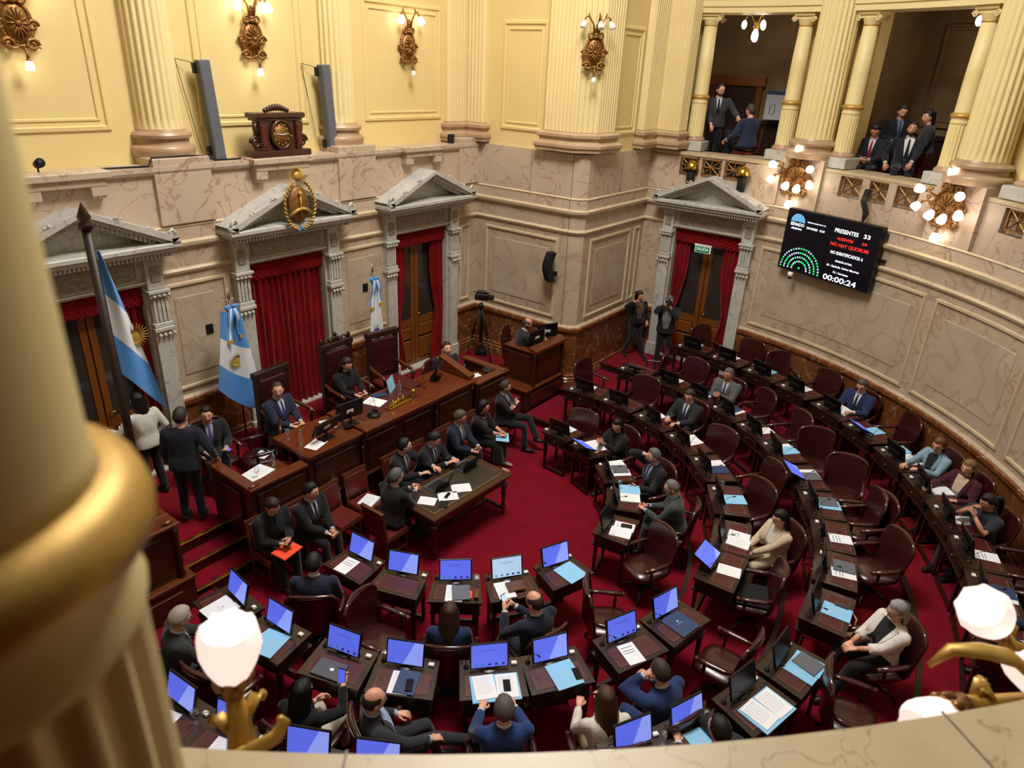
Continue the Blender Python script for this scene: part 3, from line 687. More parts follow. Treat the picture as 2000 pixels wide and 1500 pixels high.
# ---- leather swivel armchair (faces +Y)
def make_chair():
    t = thing('leather_armchair', 'x', 'chair')
    m = MB(); prof = [(.0, .395), (.9, .395), (1.0, .42), (1.0, .455), (.93, .485), (.6, .5), (0, .505)]; n = 28; vs = []
    def sq(a, r): c, s_ = math.cos(a), math.sin(a); return (r * .27 * math.copysign(abs(c) ** .55, c), r * .265 * math.copysign(abs(s_) ** .55, s_) + .02)
    for r, z in prof: vs += [(*sq(2 * PI * k / n, max(r, .001)), z) for k in range(n)]
    m.add(vs, [(i * n + k, i * n + (k + 1) % n, (i + 1) * n + (k + 1) % n, (i + 1) * n + k) for i in range(len(prof) - 1) for k in range(n)])
    m.build('seat', 'leather', t, smooth=True)
    def P(u, v, off):
        wd = .29 * (1 - .08 * (1 - v)) * (1 - .20 * max(0, (v - .75) / .25) ** 3); zz = .44 + .60 * v * (1 - .045 * u * u * max(0, (v - .6) / .4))
        y = -.235 - .07 * v + .085 * u * u * (1 - .35 * v) + off * (1 - .25 * u * u)
        return (wd * u, y, zz)
    nu, nv = 12, 10
    f = [[P(-1 + 2 * i / nu, j / nv, .03 * math.cos(PI / 2 * (-1 + 2 * i / nu) * .9)) for i in range(nu + 1)] for j in range(nv + 1)]
    b = [[P(-1 + 2 * i / nu, j / nv, -.045) for i in range(nu + 1)] for j in range(nv + 1)]
    m = MB(); m.sheet(f); m.sheet(b, flip=True)
    rim = [(0, i) for i in range(nu + 1)] + [(j, nu) for j in range(1, nv + 1)] + [(nv, i) for i in range(nu - 1, -1, -1)] + [(j, 0) for j in range(nv - 1, 0, -1)]
    R1 = [f[a][c] for a, c in rim]; R2 = [b[a][c] for a, c in rim]; n = len(rim)
    m.add(R1 + R2, [(k, n + k, n + (k + 1) % n, (k + 1) % n)[::-1] for k in range(n)])
    bk = m.build('backrest', 'leather', t, smooth=True)
    e = [((f[a][c][0] + b[a][c][0]) / 2 * 1.02, (f[a][c][1] + b[a][c][1]) / 2, (f[a][c][2] + b[a][c][2]) / 2 + .004) for a, c in rim if a > 0]
    MB().tube(e, .024, 8).build('trim', 'leather_trim', bk, smooth=True)
    for sx in (-1, 1):
        m = MB(); m.tube([(sx * .27, -.2, .69), (sx * .3, -.1, .675), (sx * .305, .08, .665), (sx * .3, .2, .66)], [(.026, .024), (.036, .026), (.04, .028), (.036, .03)], 8)
        a = m.build('armrest', 'leather', t, smooth=True)
        MB().tube([(sx * .3, .165, .66), (sx * .302, .235, .658)], [(.034, .028), (.028, .026)], 8).build('arm_tip', 'wood_chair', a, smooth=True)
        MB().lathe([(.014, 0), (.02, .03), (.012, .06), (.024, .1), (.02, .15), (.013, .18), (.02, .21)], 10, M=Matrix.Translation((sx * .29, .12, .44))).build('arm_post', 'wood_dark', a, smooth=True)
    m = MB(); m.lathe([(.06, .12), (.035, .16), (.03, .3), (.1, .39), (.2, .4)], 14); m.build('pedestal', 'wood_dark', t, smooth=True)
    for k in range(4):
        a = PI / 4 + k * PI / 2; c, s_ = math.cos(a), math.sin(a)
        MB().tube([(.03 * c, .03 * s_, .17), (.18 * c, .18 * s_, .13), (.3 * c, .3 * s_, .05), (.31 * c, .31 * s_, .0)], [.032, .03, .022, .02], 7).build('foot', 'wood_dark', t, smooth=True)
    return t
CHAIR = make_chair()

ORD = ['first', 'second', 'third', 'fourth', 'fifth', 'sixth', 'seventh', 'eighth', 'ninth', 'tenth', 'eleventh', 'twelfth']
def where(row, i, side):
    rn = {'A': 'front row', 'B': 'second row', 'C': 'third row', 'D': 'wall row'}[row]
    ref = {'L': 'from the left', 'R': 'from the marble pier', 'S': 'from the aisle'}[side]
    return '%s desk %s, %s' % (ORD[i], ref, rn)
ROWS = {'A': (2.42, 0, .0), 'B': (3.97, .15, .0), 'C': (5.27, .30, 0), 'D': (7.0, .45, 0)}
# row, side, [(angle, monitor, items)], items: w white sheet, b blue folder, n navy folder, k dark notebook, p phone, l laptop, g glass, o open papers, B big blue folder, f form with lines
DESKS = [
 ('A', 'L', [(-175.8, 'wave', 'f'), (-159.5, 'blue0', ''), (-142.4, 'icons', 'wkrtg'), (-126, 'pale', 'oc'), (-108.5, 'wave', 'B')]),
 ('A', 'R', [(-4.3, 'off', 'w'), (-21.6, 'flat', 'fw'), (-41.2, 'off', 'wkw'), (-59.5, 'off', 'gob'), (-77.7, 'off', 'ofp')]),
 ('B', 'L', [(177.1, 'wave', 'W'), (-171.6, 'wave', 'wB'), (-158.9, 'icons', 'l'), (-148.6, 'wave', 'wnp'), (-135.4, 'icons', 'Op'), (-125.5, 'wave', 'pB'), (-112.2, 'icons', 'f'), (-101.7, 'wave', 'N')]),
 ('B', 'R', [(4.4, 'off', 'w'), (-7.2, 'off', ''), (-20.2, 'off', 'gw'), (-33.0, 'off', 'ww'), (-45.4, 'off', 'nw'), (-58.7, 'off', 'bg'), (-72.6, 'off', 'of'), (-83.1, 'tip', 'w')]),
 ('C', 'L', [(-170.5, 'wave', 'wg'), (-163.2, 'icons', 'w'), (-154.7, 'wave', ''), (-147.6, 'wave', '')]),
 ('C', 'S', [(-98.4, 'off', 'bbk'), (-106.5, 'off', 'O'), (-115.1, 'wave', 'bp'), (-121.8, 'blue0', 'g')]),
 ('C', 'R', [(-1.2, 'flat', ''), (-10.3, 'off', 'w'), (-18.6, 'off', 'wn'), (-26.8, 'off', 'wn'), (-35.3, 'off', 'w'), (-43.1, 'off', 'bw'), (-51.8, 'flat', 'kw'), (-60.1, 'off', 'bk'), (-68.3, 'off', 'f'), (-76.5, 'off', 'fk'), (-85.8, 'off', 'bp')]),
 ('D', 'R', [(-4.8, 'off', 'b'), (-12.0, 'off', 'w'), (-19.3, 'off', 'b'), (-26.4, 'off', 'w'), (-34.0, 'off', 'oo'), (-41.0, 'flat', 'b'), (-48.4, 'off', 'owb'), (-55.3, 'off', 'of'), (-62, 'off', 'wp'), (-68.2, 'off', 'f'), (-75.0, 'off', 'wn'), (-82.0, 'off', 'w')]),
]
PAPERS = {}; SEEN = set()
def sheet_obj(name, wd, ht, th, m, lines=0):
    key = (name, wd, ht, m, lines)
    if key not in PAPERS:
        mb = MB(); mb.box(-wd / 2, wd / 2, -ht / 2, ht / 2, 0, th)
        ml = [m, 'paper_line', 'paper_text']
        if lines == 1:
            for yy in (.09, .045, .01): mb.box(-wd * .38, wd * .3, yy, yy + .007, th, th + .0006, 1)
        if lines == 2:
            for k in range(9): mb.box(-wd * .4, wd * (.38 - .05 * (k % 3)), ht * .38 - k * ht * .08, ht * .38 - k * ht * .08 + .0035, th, th + .0006, 2)
        if lines == 3:
            mb.ball((0, .04, th), (.014, .016, .001), 8, 4, 2); mb.box(-.05, .05, .0, .004, th, th + .0006, 2)
        PAPERS[key] = mb.mesh(name, ml)
    o = bpy.data.objects.new(name, PAPERS[key]); COL.objects.link(o); return o
def put(o, base, x, y, z, rz, label, cat, group=None):
    """place a loose thing in the local frame of a desk (loc, rz)"""
    (bx, by, bz), br = base; c, s_ = math.cos(br), math.sin(br)
    o.location = (bx + x * c - y * s_, by + x * s_ + y * c, bz + z); o.rotation_euler = (0, 0, br + rz); tag(o, label, cat, group); return o
def glass_mesh():
    if 'gl' not in PAPERS:
        PAPERS['gl'] = MB().lathe([(.0, .0), (.032, .0), (.032, .003), (.005, .008), (.004, .07), (.02, .085), (.034, .11), (.036, .14), (.03, .165)], 14).mesh('wine_glass', 'glass', True)
    return PAPERS['gl']
def drop_item(code, base, d, k, rng):
    top = .769; j = rng.uniform(-.12, .12); s = (k - .6) * .13
    def L(txt):
        q = txt + ' on the ' + d
        if q in SEEN: q = 'second ' + q
        SEEN.add(q); return q
    if code == 'w': put(sheet_obj('paper_sheet', .21, .29, .004, 'paper', 2), base, .06 + s, -.1, top + .001 * k, j, L('white printed sheet'), 'paper')
    elif code == 'W': put(sheet_obj('paper_sheet', .3, .34, .004, 'paper', 3), base, -.02, -.1, top, .05, L('large white crested sheet'), 'paper')
    elif code == 'f': put(sheet_obj('ruled_form', .2, .29, .003, 'paper', 1), base, .02 + s, -.1, top + .001 * k, j, L('white form with black bars'), 'paper')
    elif code == 'b': put(sheet_obj('blue_folder', .24, .32, .012, 'paper_blue', 3), base, .08 + s, -.1, top + .004 * k, j, L('light blue folder'), 'folder')
    elif code == 'B': put(sheet_obj('blue_folder', .3, .34, .012, 'paper_blue', 3), base, .06, -.1, top + .004 * k, .12, L('large light blue crested folder'), 'folder')
    elif code == 'n': put(sheet_obj('navy_folder', .22, .3, .01, 'folder_navy'), base, .0 + s, -.09, top + .002 * k, j, L('navy folder'), 'folder')
    elif code == 'N': put(sheet_obj('navy_folder', .3, .33, .012, 'folder_navy', 3), base, .0, -.08, top, .0, L('large navy crested folder'), 'folder')
    elif code == 'k': put(sheet_obj('dark_notebook', .22, .26, .018, 'speaker_grey'), base, .04 + s * .5, -.1, top + .005 * k, j, L('dark grey notebook'), 'notebook')
    elif code == 'p': put(sheet_obj('mobile_phone', .075, .155, .009, 'phone'), base, .16 - s * .4, -.13, top + .014, .1 + j, L('black mobile phone'), 'phone')
    elif code == 'o':
        put(sheet_obj('open_document', .22, .3, .02, 'paper', 2), base, -.03 + s, -.1, top + .003 * k, j * 2, L('thick open white document'), 'paper')
    elif code == 'O':
        put(sheet_obj('open_dossier', .5, .34, .015, 'paper_blue'), base, .02, -.14, top, .04, L('open blue dossier'), 'folder')
        put(sheet_obj('paper_sheet', .22, .3, .006, 'paper', 2), base, -.09, -.13, top + .016, .1, L('left page of white print'), 'paper')
        put(sheet_obj('paper_sheet', .22, .3, .006, 'paper', 2), base, .14, -.13, top + .016, .02, L('right page of white print'), 'paper')
    elif code == 'r': put(sheet_obj('red_wallet', .07, .12, .02, 'folder_red'), base, .17, -.13, top, .02, L('red wallet'), 'wallet')
    elif code == 't': put(sheet_obj('glasses_case', .06, .15, .04, 'wood_chair'), base, .26, -.13, top, -.03, L('tan glasses case'), 'case')
    elif code == 'c':
        put(sheet_obj('brown_notebook', .22, .17, .02, 'wood_chair'), base, .03, -.08, top + .024, .02, L('brown leather notebook'), 'notebook')
    elif code == 'g':
        o = bpy.data.objects.new('water_glass', glass_mesh()); COL.objects.link(o); put(o, base, .25, .06, top - .004, 0, L('stemmed water glass'), 'glass')
    elif code == 'l':
        t = thing('laptop', 'x', 'laptop'); MB().bbox(-.165, .165, -.115, .115, 0, .018, .006).build('lid', 'laptop', t); MB().ball((.03, 0, .018), (.025, .02, .0015), 8, 4).build('emblem', 'paper', t)
        put(t, base, -.05, -.12, top, -.06, L('closed silver laptop'), 'laptop')
rng = random.Random(5)
BASES = {}
first_used = {}
def use(proto, key, loc, rz, label, group):
    if key not in first_used:
        first_used[key] = 1; proto.location = loc; proto.rotation_euler = (0, 0, rz); proto['label'] = label; proto['group'] = group; return proto
    return dup(proto, loc, rz, label, group)
for row, side, lst in DESKS:
    r, z, _ = ROWS[row]
    for i, (a, mon, items) in enumerate(lst):
        x, y = pol(r, a); rz = math.radians(a + 90); d = where(row, i, side); loc = (x, y, z); base = (loc, rz)
        BASES[(row, side, i)] = (base, d)
        use(*((deskA, 'dA') if row == 'A' else (deskB, 'dB') if side in 'LS' else (deskC, 'dC') if row == 'C' else (deskD, 'dD')), loc, rz, 'dark wood leather-topped senate ' + d, 'senate desks')
        key = {'blue0': 'off', 'tip': 'flat'}.get(mon, mon)
        if mon == 'blue0': key = 'wave'
        lab = {'off': 'dark monitor seen from behind', 'flat': 'flat-tipped blue-lit monitor', 'pale': 'pale-lit monitor'}.get(key, 'blue-lit monitor') + ' on the ' + d
        mo = use(MONS[key], key, (0, 0, 0), 0, lab, 'desk monitors'); put(mo, base, -.02, .12, .766, rng.uniform(-.1, .1), lab, 'monitor', 'desk monitors')
        mc = use(MIC, 'mic', (0, 0, 0), 0, '', 'desk microphones'); put(mc, base, -.26, .16, .766, rng.uniform(-.5, .4), 'thin black gooseneck microphone on the ' + d, 'microphone', 'desk microphones')
        bt = BTN if 'btn' not in first_used else BTN.copy()
        if 'btn' in first_used: COL.objects.link(bt)
        first_used['btn'] = 1; put(bt, base, .25, .17, .766, 0, 'small white voting button box on the ' + d, 'button', 'voting buttons')
        for k, c in enumerate(items): drop_item(c, base, d, k, rng)
# chairs: (row, side, i): (dr, da, turn degrees)
CH = { ('C', 'S', 1): (.62, -2, -40),
      ('B', 'L', 7): (.62, 2, 10), ('B', 'R', 6): (.52, 0, 20), ('B', 'R', 4): (.66, -5, 8), ('C', 'R', 8): (.82, 0, 4), ('C', 'R', 9): (.75, 2, 8), ('C', 'R', 5): (.62, 0, 65), ('C', 'R', 6): (.62, 0, 60), ('D', 'R', 2): (.58, 0, 60), ('B', 'R', 0): (.7, 3, 80), ('C', 'R', 0): (.6, 0, -70), ('D', 'R', 0): (.6, 0, 70)}
EXPL = {('A', 'L', 1): (4.14, 4.84, -78), ('A', 'L', 4): (6.16, 2.92, -55), ('A', 'R', 4): (7.44, 3.05, 152), ('A', 'R', 0): (9.72, 5.66, 190), ('B', 'R', 7): (7.6, 1.62, 112), ('C', 'S', 0): (6.3, .16, -76), ('B', 'R', 5): (9.3, 2.36, 150), ('C', 'R', 8): (9.98, 1.0, 118), ('C', 'R', 9): (9.05, .52, 132), ('B', 'R', 3): (10.55, 3.42, 172)}
SEATS = {}; CHAIR_OBJ = {}
for row, side, lst in DESKS:
    r, z, _ = ROWS[row]
    for i, (a, mon, items) in enumerate(lst):
        if (row, side) == ('C', 'L') and i > 1: continue
        dr, da, tr = CH.get((row, side, i), (.62 if row != 'D' else .56, rng.uniform(-1, 1), rng.uniform(-14, 14)))
        x, y = pol(r + dr, a + da); rz = math.radians(a + 90 + tr)
        if (row, side, i) in EXPL: x, y, yw = EXPL[(row, side, i)]; rz = math.radians(yw - 90)
        SEATS[(row, side, i)] = (x, y, z, rz)
        CHAIR_OBJ[(row, side, i)] = use(CHAIR, 'chair', (x, y, z), rz, 'oxblood leather swivel armchair behind the ' + BASES[(row, side, i)][1], 'leather armchairs')
# rail boards closing the ends of rows at the pier
for (p, q, z0, z1, lb) in [((10.78, 6.62), (10.74, 7.4), .15, .42, 'second row'), ((12.1, 6.42), (12.08, 7.05), .3, 1.06, 'third row')]:
    pass

# ---- side chairs with straight leather backs
def make_side_chair():
    t = thing('side_chair', 'x', 'chair')
    MB().bbox(-.22, .22, -.2, .22, .43, .475, .015).build('seat', 'leather_red', t)
    m = MB(); m.box(-.23, .23, -.21, .23, .385, .435); m.build('seat_frame', 'wood_chair', t)
    M = Matrix.Translation((0, -.205, .48)) @ Matrix.Rotation(math.radians(8), 4, 'X')
    m = MB(); m.bbox(-.18, .18, -.015, .03, .06, .40, .012, M=M); m.build('backrest', 'leather_red', t)
    m = MB(); m.box(-.22, -.18, -.02, .02, -.06, .44, M=M); m.box(.18, .22, -.02, .02, -.06, .44, M=M); m.box(-.225, .225, -.024, .024, .40, .45, M=M); m.box(-.19, .19, -.016, .016, .02, .06, M=M); m.build('back_frame', 'wood_chair', t)
    for sx in (-1, 1):
        for sy in (-1, 1): MB().tube([(sx * .2, sy * .19, .4), (sx * .2, sy * .2 , 0)], [.022, .015], 6).build('leg', 'wood_chair', t)
    m = MB(); m.box(-.19, .19, -.012, .012, .142, .168); m.box(-.21, -.19, -.19, .19, .14, .17); m.box(.19, .21, -.19, .19, .14, .17); m.build('stretcher', 'wood_chair', t)
    return t
SIDE = make_side_chair()
SIDES = [(4.34, 7.2, PI, 'under the man with the red folder'), (4.9, 7.12, PI, 'under the man in the dotted tie'), (5.46, 7.12, PI + .1, 'standing empty beside the man in the dotted tie'), (5.98, 7.14, PI, 'holding a folded newspaper'),
         (6.7, 7.08, PI, 'under the man typing at the table'), (7.2, 7.06, PI, 'under the man looking down at the table'), (7.95, 7.1, PI, 'under the navy suited man with a phone'), (8.62, 7.12, PI, 'under the woman with red necklace'), (9.42, 7.2, PI, 'under the man with crossed arms'),
         (5.72, 6.4, -PI / 2, 'under the grey haired man at the table end')]
for x, y, rz, lb in SIDES: use(SIDE, 'side', (x, y, 0), rz, 'brown wooden side chair with red leather, ' + lb, 'side chairs')
o = sheet_obj('folded_newspaper', .3, .24, .03, 'paper', 2); o.location = (5.98, 7.08, .477); o.rotation_euler = (0, 0, .3); tag(o, 'folded newspaper lying on an empty side chair', 'newspaper')
# armchairs behind the clerks' wing
for x, y, z, rz, lb in [(4.78, 9.2, .48, PI, 'under the young man in front of the left flag'), (5.28, 8.75, .48, 1.2, 'holding headphones and papers behind the left clerk desk'), (8.95, 8.3, .48, PI + .25, 'under the red-tied man at the right wing'), (11.2, 8.25, .62, PI + .35, 'behind the corner lectern')]:
    use(CHAIR, 'chair', (x, y, z), rz, 'oxblood leather armchair ' + lb, 'dais armchairs')

# ---- throne-like presidential chairs
def throne(x, y, rz, label, carved, z=.70, zb=1.42):
    t = thing('high_back_chair', label, 'chair', (x, y, z), rz)
    MB().bbox(-.3, .3, -.24, .28, .42, .5, .03).build('seat', 'leather_red', t)
    m = MB(); m.box(-.32, .32, -.26, .3, .36, .43); m.build('seat_frame', 'wood_dark', t)
    MB().bbox(-.25, .25, -.3, -.23, .55, zb - .14, .03).build('backrest', 'leather', t)
    m = MB(); m.bbox(-.33, -.25, -.33, -.24, .0, zb - .06, .012); m.bbox(.25, .33, -.33, -.24, .0, zb - .06, .012); m.bbox(-.35, .35, -.34, -.23, zb - .12, zb, .015); m.box(-.25, .25, -.32, -.25, .47, .56)
    m.build('back_frame', 'wood_dark', t)
    if carved:
        m = MB()
        for k in range(-3, 4): m.ball((k * .05, -.285, zb + .06 - .012 * k * k), (.045, .035, .055), 8, 6)
        m.ball((0, -.285, zb + .13), (.04, .03, .04), 8, 6)
        for sx in (-1, 1): m.ball((sx * .3, -.285, zb + .05), (.035, .035, .06), 8, 6); m.tube([(sx * .12, -.285, zb + .04), (sx * .2, -.285, zb + .07), (sx * .26, -.285, zb + .02)], .02, 6)
        m.build('carved_crest', 'wood_dark', t, smooth=True)
    for sx in (-1, 1):
        a = MB().tube([(sx * .3, -.26, .76), (sx * .33, -.05, .72), (sx * .33, .2, .7), (sx * .33, .3, .66)], [.03, .034, .034, .028], 8).build('armrest', 'wood_chair', t, smooth=True)
        MB().tube([(sx * .31, .22, .7), (sx * .31, .24, .55), (sx * .3, .24, .4)], [.025, .03, .025], 7).build('arm_post', 'wood_dark', a, smooth=True)
        for sy in (-.24, .26): MB().tube([(sx * .28, sy, .38), (sx * .28, sy, 0)], [.035, .025], 7).build('leg', 'wood_dark', t, smooth=True)
throne(7.26, 9.0, PI, 'carved high-back chair under the black clad woman presiding', True, zb=1.5)
throne(5.94, 8.98, PI + .1, 'high-back leather chair under the purple-tied man', False)
throne(8.30, 9.0, PI - .15, 'empty high-back leather chair beside the presiding woman', False)

# ---- presidential bench
def moulded_top(m, x0, x1, y0, y1, z): m.bbox(x0, x1, y0, y1, z - .05, z, .012); m.bbox(x0 + .03, x1 - .03, y0 + .03, y1 - .03, z - .11, z - .05, .01)
t = thing('presidential_bench', 'long polished wooden bench desk of the presidency, raised in the middle', 'desk', (0, 0, 0))
for xa, xb in ((5.2, 6.22), (7.92, 8.94)): m = MB(); moulded_top(m, xa, xb, 7.42, 8.3, 1.48); m.build('wing_top', 'wood_dais', t)
m = MB(); moulded_top(m, 6.22, 7.92, 7.36, 8.3, 1.52); m.build('centre_top', 'wood_dais', t)
MB().box(6.42, 7.72, 7.62, 8.24, 1.52, 1.524).build('leather_pad', 'leather_pad', t)
for i, (x0, x1) in enumerate([(5.24, 6.2), (6.26, 7.06), (7.06, 7.88), (7.92, 8.9)]):
    m = MB(); m.box(x0, x1, 7.5, 7.58, .0, 1.38); fp = m.build('front', 'wood_panel', t)
    for (za, zb_) in ((.16, .62), (.72, 1.28)):
        MB().bbox(x0 + .1, x1 - .1, 7.478, 7.51, za, zb_, .014).build('panel', 'wood_panel', fp)
m = MB(); m.bbox(5.2, 8.94, 7.44, 7.52, 0, .1, .012); m.bbox(5.2, 8.94, 7.42, 7.52, .66, .7, .01); m.build('base_moulding', 'wood_panel', t)
for x in (6.23, 7.89): MB().lathe([(.03, 0), (.035, .04), (.02, .08), (.03, .2), (.022, .34), (.032, .4), (.02, .44), (.03, .5)], 10, M=Matrix.Translation((x, 7.46, .72))).build('baluster', 'wood_panel', t, smooth=True)
MB().box(5.24, 8.9, 7.6, 7.64, .7, 1.4).build('back_panel', 'wood_panel', t)
def wing(x0, x1, label, flip):
    t = thing('clerk_bench', label, 'desk', (0, 0, 0))
    xo, xi = (x0, x1) if not flip else (x1, x0)
    m = MB(); m.bbox(x0, x1, 7.42, 7.6, 1.33, 1.385, .012); a, b = sorted((xo, xo + (.16 if not flip else -.16))); m.bbox(a, b, 7.6, 8.5, 1.33, 1.384, .012); m.build('rim_top', 'wood_dais', t)
    m = MB(); m.box(x0 + .03, x1, 7.48, 7.56, 0, 1.34); a, b = sorted((xo, xo + (.1 if not flip else -.1))); m.box(a + (.032 if not flip else -.032), b - .002, 7.558, 8.46, 0, 1.338); m.build('body', 'wood_panel', t)
    m = MB(); m.box(x0 + .08, x1 - .02, 7.55, 8.15, 1.14, 1.18); m.build('worktop', 'wood_dais', t)
    for (za, zb_) in ((.16, .62), (.74, 1.24)): MB().bbox(x0 + .12, x1 - .06, 7.455, 7.49, za, zb_, .014).build('panel', 'wood_panel', t)
    xs = xo + (.0 if not flip else -.0)
    MB().bbox(min(xs, xs + (.035 if not flip else -.035)) - (.008 if not flip else -.008) , max(xs, xs + (.035 if not flip else -.035)), 7.7, 8.3, .62, 1.22, .01).build('side_panel', 'wood_panel', t)
    m = MB(); m.ball((xo + (.08 if not flip else -.08), 7.47, 1.4), (.07, .03, .02), 8, 5); m.tube([(xo + (.02 if not flip else -.02), 7.47, 1.395), (xo + (.16 if not flip else -.16), 7.47, 1.395)], .018, 6); m.build('carved_corner', 'wood_dais', t, smooth=True)
    return t
wing(4.24, 5.18, 'low polished wooden clerk bench at the left end of the dais', False)
wing(8.96, 9.9, 'low polished wooden clerk bench at the right end of the dais', True)
t = thing('bench_partition', 'sloping polished wooden board dividing the bench from its right wing', 'partition', (8.8, 7.5, 1.52))
MB().add([(0, 0, -.02), (.16, 0, -.02), (.16, .75, -.02), (0, .75, -.02), (0, .0, .03), (.16, 0, .03), (.16, .75, .24), (0, .75, .24)], [(3, 2, 1, 0), (4, 5, 6, 7), (0, 1, 5, 4), (1, 2, 6, 5), (2, 3, 7, 6), (3, 0, 4, 7)]).build('board', 'wood_dais', t)
# left cabinet with stepped base
t = thing('side_cabinet', 'carved wooden cabinet with stepped base left of the carpeted steps', 'cabinet', (0, 0, 0))
m = MB(); m.bbox(1.9, 3.22, 7.33, 7.6, 1.43, 1.48, .012); m.bbox(3.05, 3.22, 7.6, 8.4, 1.43, 1.479, .012); m.build('cabinet_top', 'wood_dais', t)
MB().box(1.95, 3.16, 7.4, 8.36, .62, 1.43).build('body', 'wood_panel', t)
MB().bbox(1.9, 3.27, 7.32, 8.4, .0, .6, .01).build('plinth', 'wood_panel', t)
MB().bbox(1.88, 3.29, 7.3, 8.42, .6, .655, .012).build('plinth_cap', 'wood_dais', t)
for x0, x1, z0, z1, y in ((2.1, 3.0, .74, 1.32, 7.385), (2.0, 3.1, .1, .5, 7.305)): MB().bbox(x0, x1, y, y + .03, z0, z1, .014).build('panel', 'wood_panel', t)
MB().lathe([(.04, .66), (.045, .7), (.025, .76), (.04, .95), (.03, 1.25), (.042, 1.33), (.04, 1.43)], 12, M=Matrix.Translation((3.16, 7.38, 0))).build('corner_column', 'wood_panel', t, smooth=True)
m = MB(); m.ball((3.1, 7.4, 1.5), (.07, .04, .025), 8, 5); m.tube([(3.03, 7.4, 1.49), (3.17, 7.4, 1.49)], .02, 6); m.build('carved_corner', 'wood_dais', t, smooth=True)
# corner lectern on its base
t = thing('corner_lectern', 'tall polished wooden lectern desk at the foot of the marble pier', 'lectern', (0, 0, 0))
m = MB(); m.bbox(10.62, 12.0, 7.5, 8.55, .15, .6, .012); m.build('base', 'wood_panel', t); MB().bbox(10.58, 12.03, 7.46, 8.58, .6, .66, .015).build('base_cap', 'wood_dais', t)
m = MB(); m.box(10.88, 11.88, 7.52, 8.3, .66, 1.4); m.build('body', 'wood_panel', t)
m = MB(); m.add([(10.82, 7.44, 1.46), (11.94, 7.44, 1.46), (11.94, 7.62, 1.52), (10.82, 7.62, 1.52), (10.82, 7.44, 1.4), (11.94, 7.44, 1.4), (11.94, 7.62, 1.4), (10.82, 7.62, 1.4)], [(0, 1, 2, 3), (7, 6, 5, 4), (4, 5, 1, 0), (5, 6, 2, 1), (6, 7, 3, 2), (7, 4, 0, 3)]); m.bbox(10.84, 11.92, 7.61, 8.3, 1.38, 1.42, .01); m.bbox(11.84, 11.935, 7.63, 8.3, 1.421, 1.5, .01); m.build('lectern_top', 'wood_dais', t)
MB().bbox(11.0, 11.78, 7.49, 7.53, .76, 1.3, .014).build('panel', 'wood_panel', t); MB().bbox(10.86, 10.9, 7.6, 8.2, .78, 1.3, .012).build('panel', 'wood_panel', t); MB().bbox(10.75, 11.9, 7.47, 7.51, .24, .52, .014).build('panel', 'wood_panel', t)
for x in (10.86, 11.9): MB().lathe([(.04, 0), (.03, .05), (.02, .1), (.032, .3), (.024, .55), (.036, .66), (.03, .74)], 10, M=Matrix.Translation((x, 7.5, .66))).build('corner_column', 'wood_panel', t, smooth=True)
# ---- stenographers' table
t = thing('stenographer_table', 'long dark wooden table with brown leather top and turned legs', 'table', (6.86, 6.1, 0), -.03)
m = MB(); m.bbox(-.88, .88, -.44, .44, .73, .775, .012); m.bbox(-.85, .85, -.41, .41, .69, .73, .01); m.build('table_top', 'wood', t)
MB().box(-.78, .78, -.34, .34, .775, .778).build('leather_inset', 'leather_brown', t)
m = MB(); m.tube([(-.75, -.31, .779), (.75, -.31, .779), (.75, .31, .779), (-.75, .31, .779), (-.75, -.31, .779)], .004, 4); m.build('gilt_border', 'gold', t)
m = MB(); m.box(-.8, .8, -.36, .36, .58, .69); m.build('apron', 'wood', t)
for sx in (-1, 1):
    for sy in (-1, 1): MB().lathe([(.03, 0), (.035, .03), (.022, .07), (.04, .12), (.045, .16), (.028, .2), (.03, .36), (.045, .42), (.03, .47), (.05, .52), (.05, .6)], 12, M=Matrix.Translation((sx * .79, sy * .35, 0))).build('leg', 'wood', t, smooth=True)
m = MB(); m.box(-.76, .76, -.02, .02, .102, .148); m.box(-.8, -.76, -.35, .35, .1, .15); m.box(.76, .8, -.35, .35, .1, .15); m.build('stretcher', 'wood', t)
# ================================================================ PEOPLE
mat('eye_white', (196, 184, 176), .4)
def cloth(rgb, rough=.85):
    n = 'cloth_%d_%d_%d' % rgb
    k = tuple(max(0, int(c * .82)) for c in rgb)
    return n if mat(n, rgb, rough, col2=k, nscale=9, nmix=.7, bump=.35, bscale=14, spec=.2, sheen=.15) else n
def hairm(rgb):
    n = 'hair_%d_%d_%d' % rgb; k = tuple(max(0, int(c * .6)) for c in rgb)
    mat(n, rgb, .45, col2=k, nscale=20, nmix=.6, stretch=(6, 6, 1), bump=.3, bscale=60, spec=.4); return n
NT, NP = 32, 22
def head_grid():
    out = []
    for i in range(NP + 1):
        p = PI * i / NP
        for k in range(NT):
            s = -1 + 2 * (k + .5) / NT; t = PI * (.45 * s + .55 * s ** 3); out.append((t, p, math.sin(p) * math.sin(t), math.sin(p) * math.cos(t), math.cos(p)))
    return out
GRID = head_grid()
def head_base(dx, dy, dz, fem):
    x, y, z = .077 * dx, .097 * dy, .119 * dz
    if dz < 0:
        s = (-dz) ** 1.5; x *= 1 - (.34 if fem else .26) * s
        if dy < 0: y *= 1 - .5 * s
        else: y *= 1 - .12 * s
    return x * (.94 if fem else 1), y, z * (.97 if fem else 1)
def gs(v, w): return math.exp(-(v / w) ** 2)
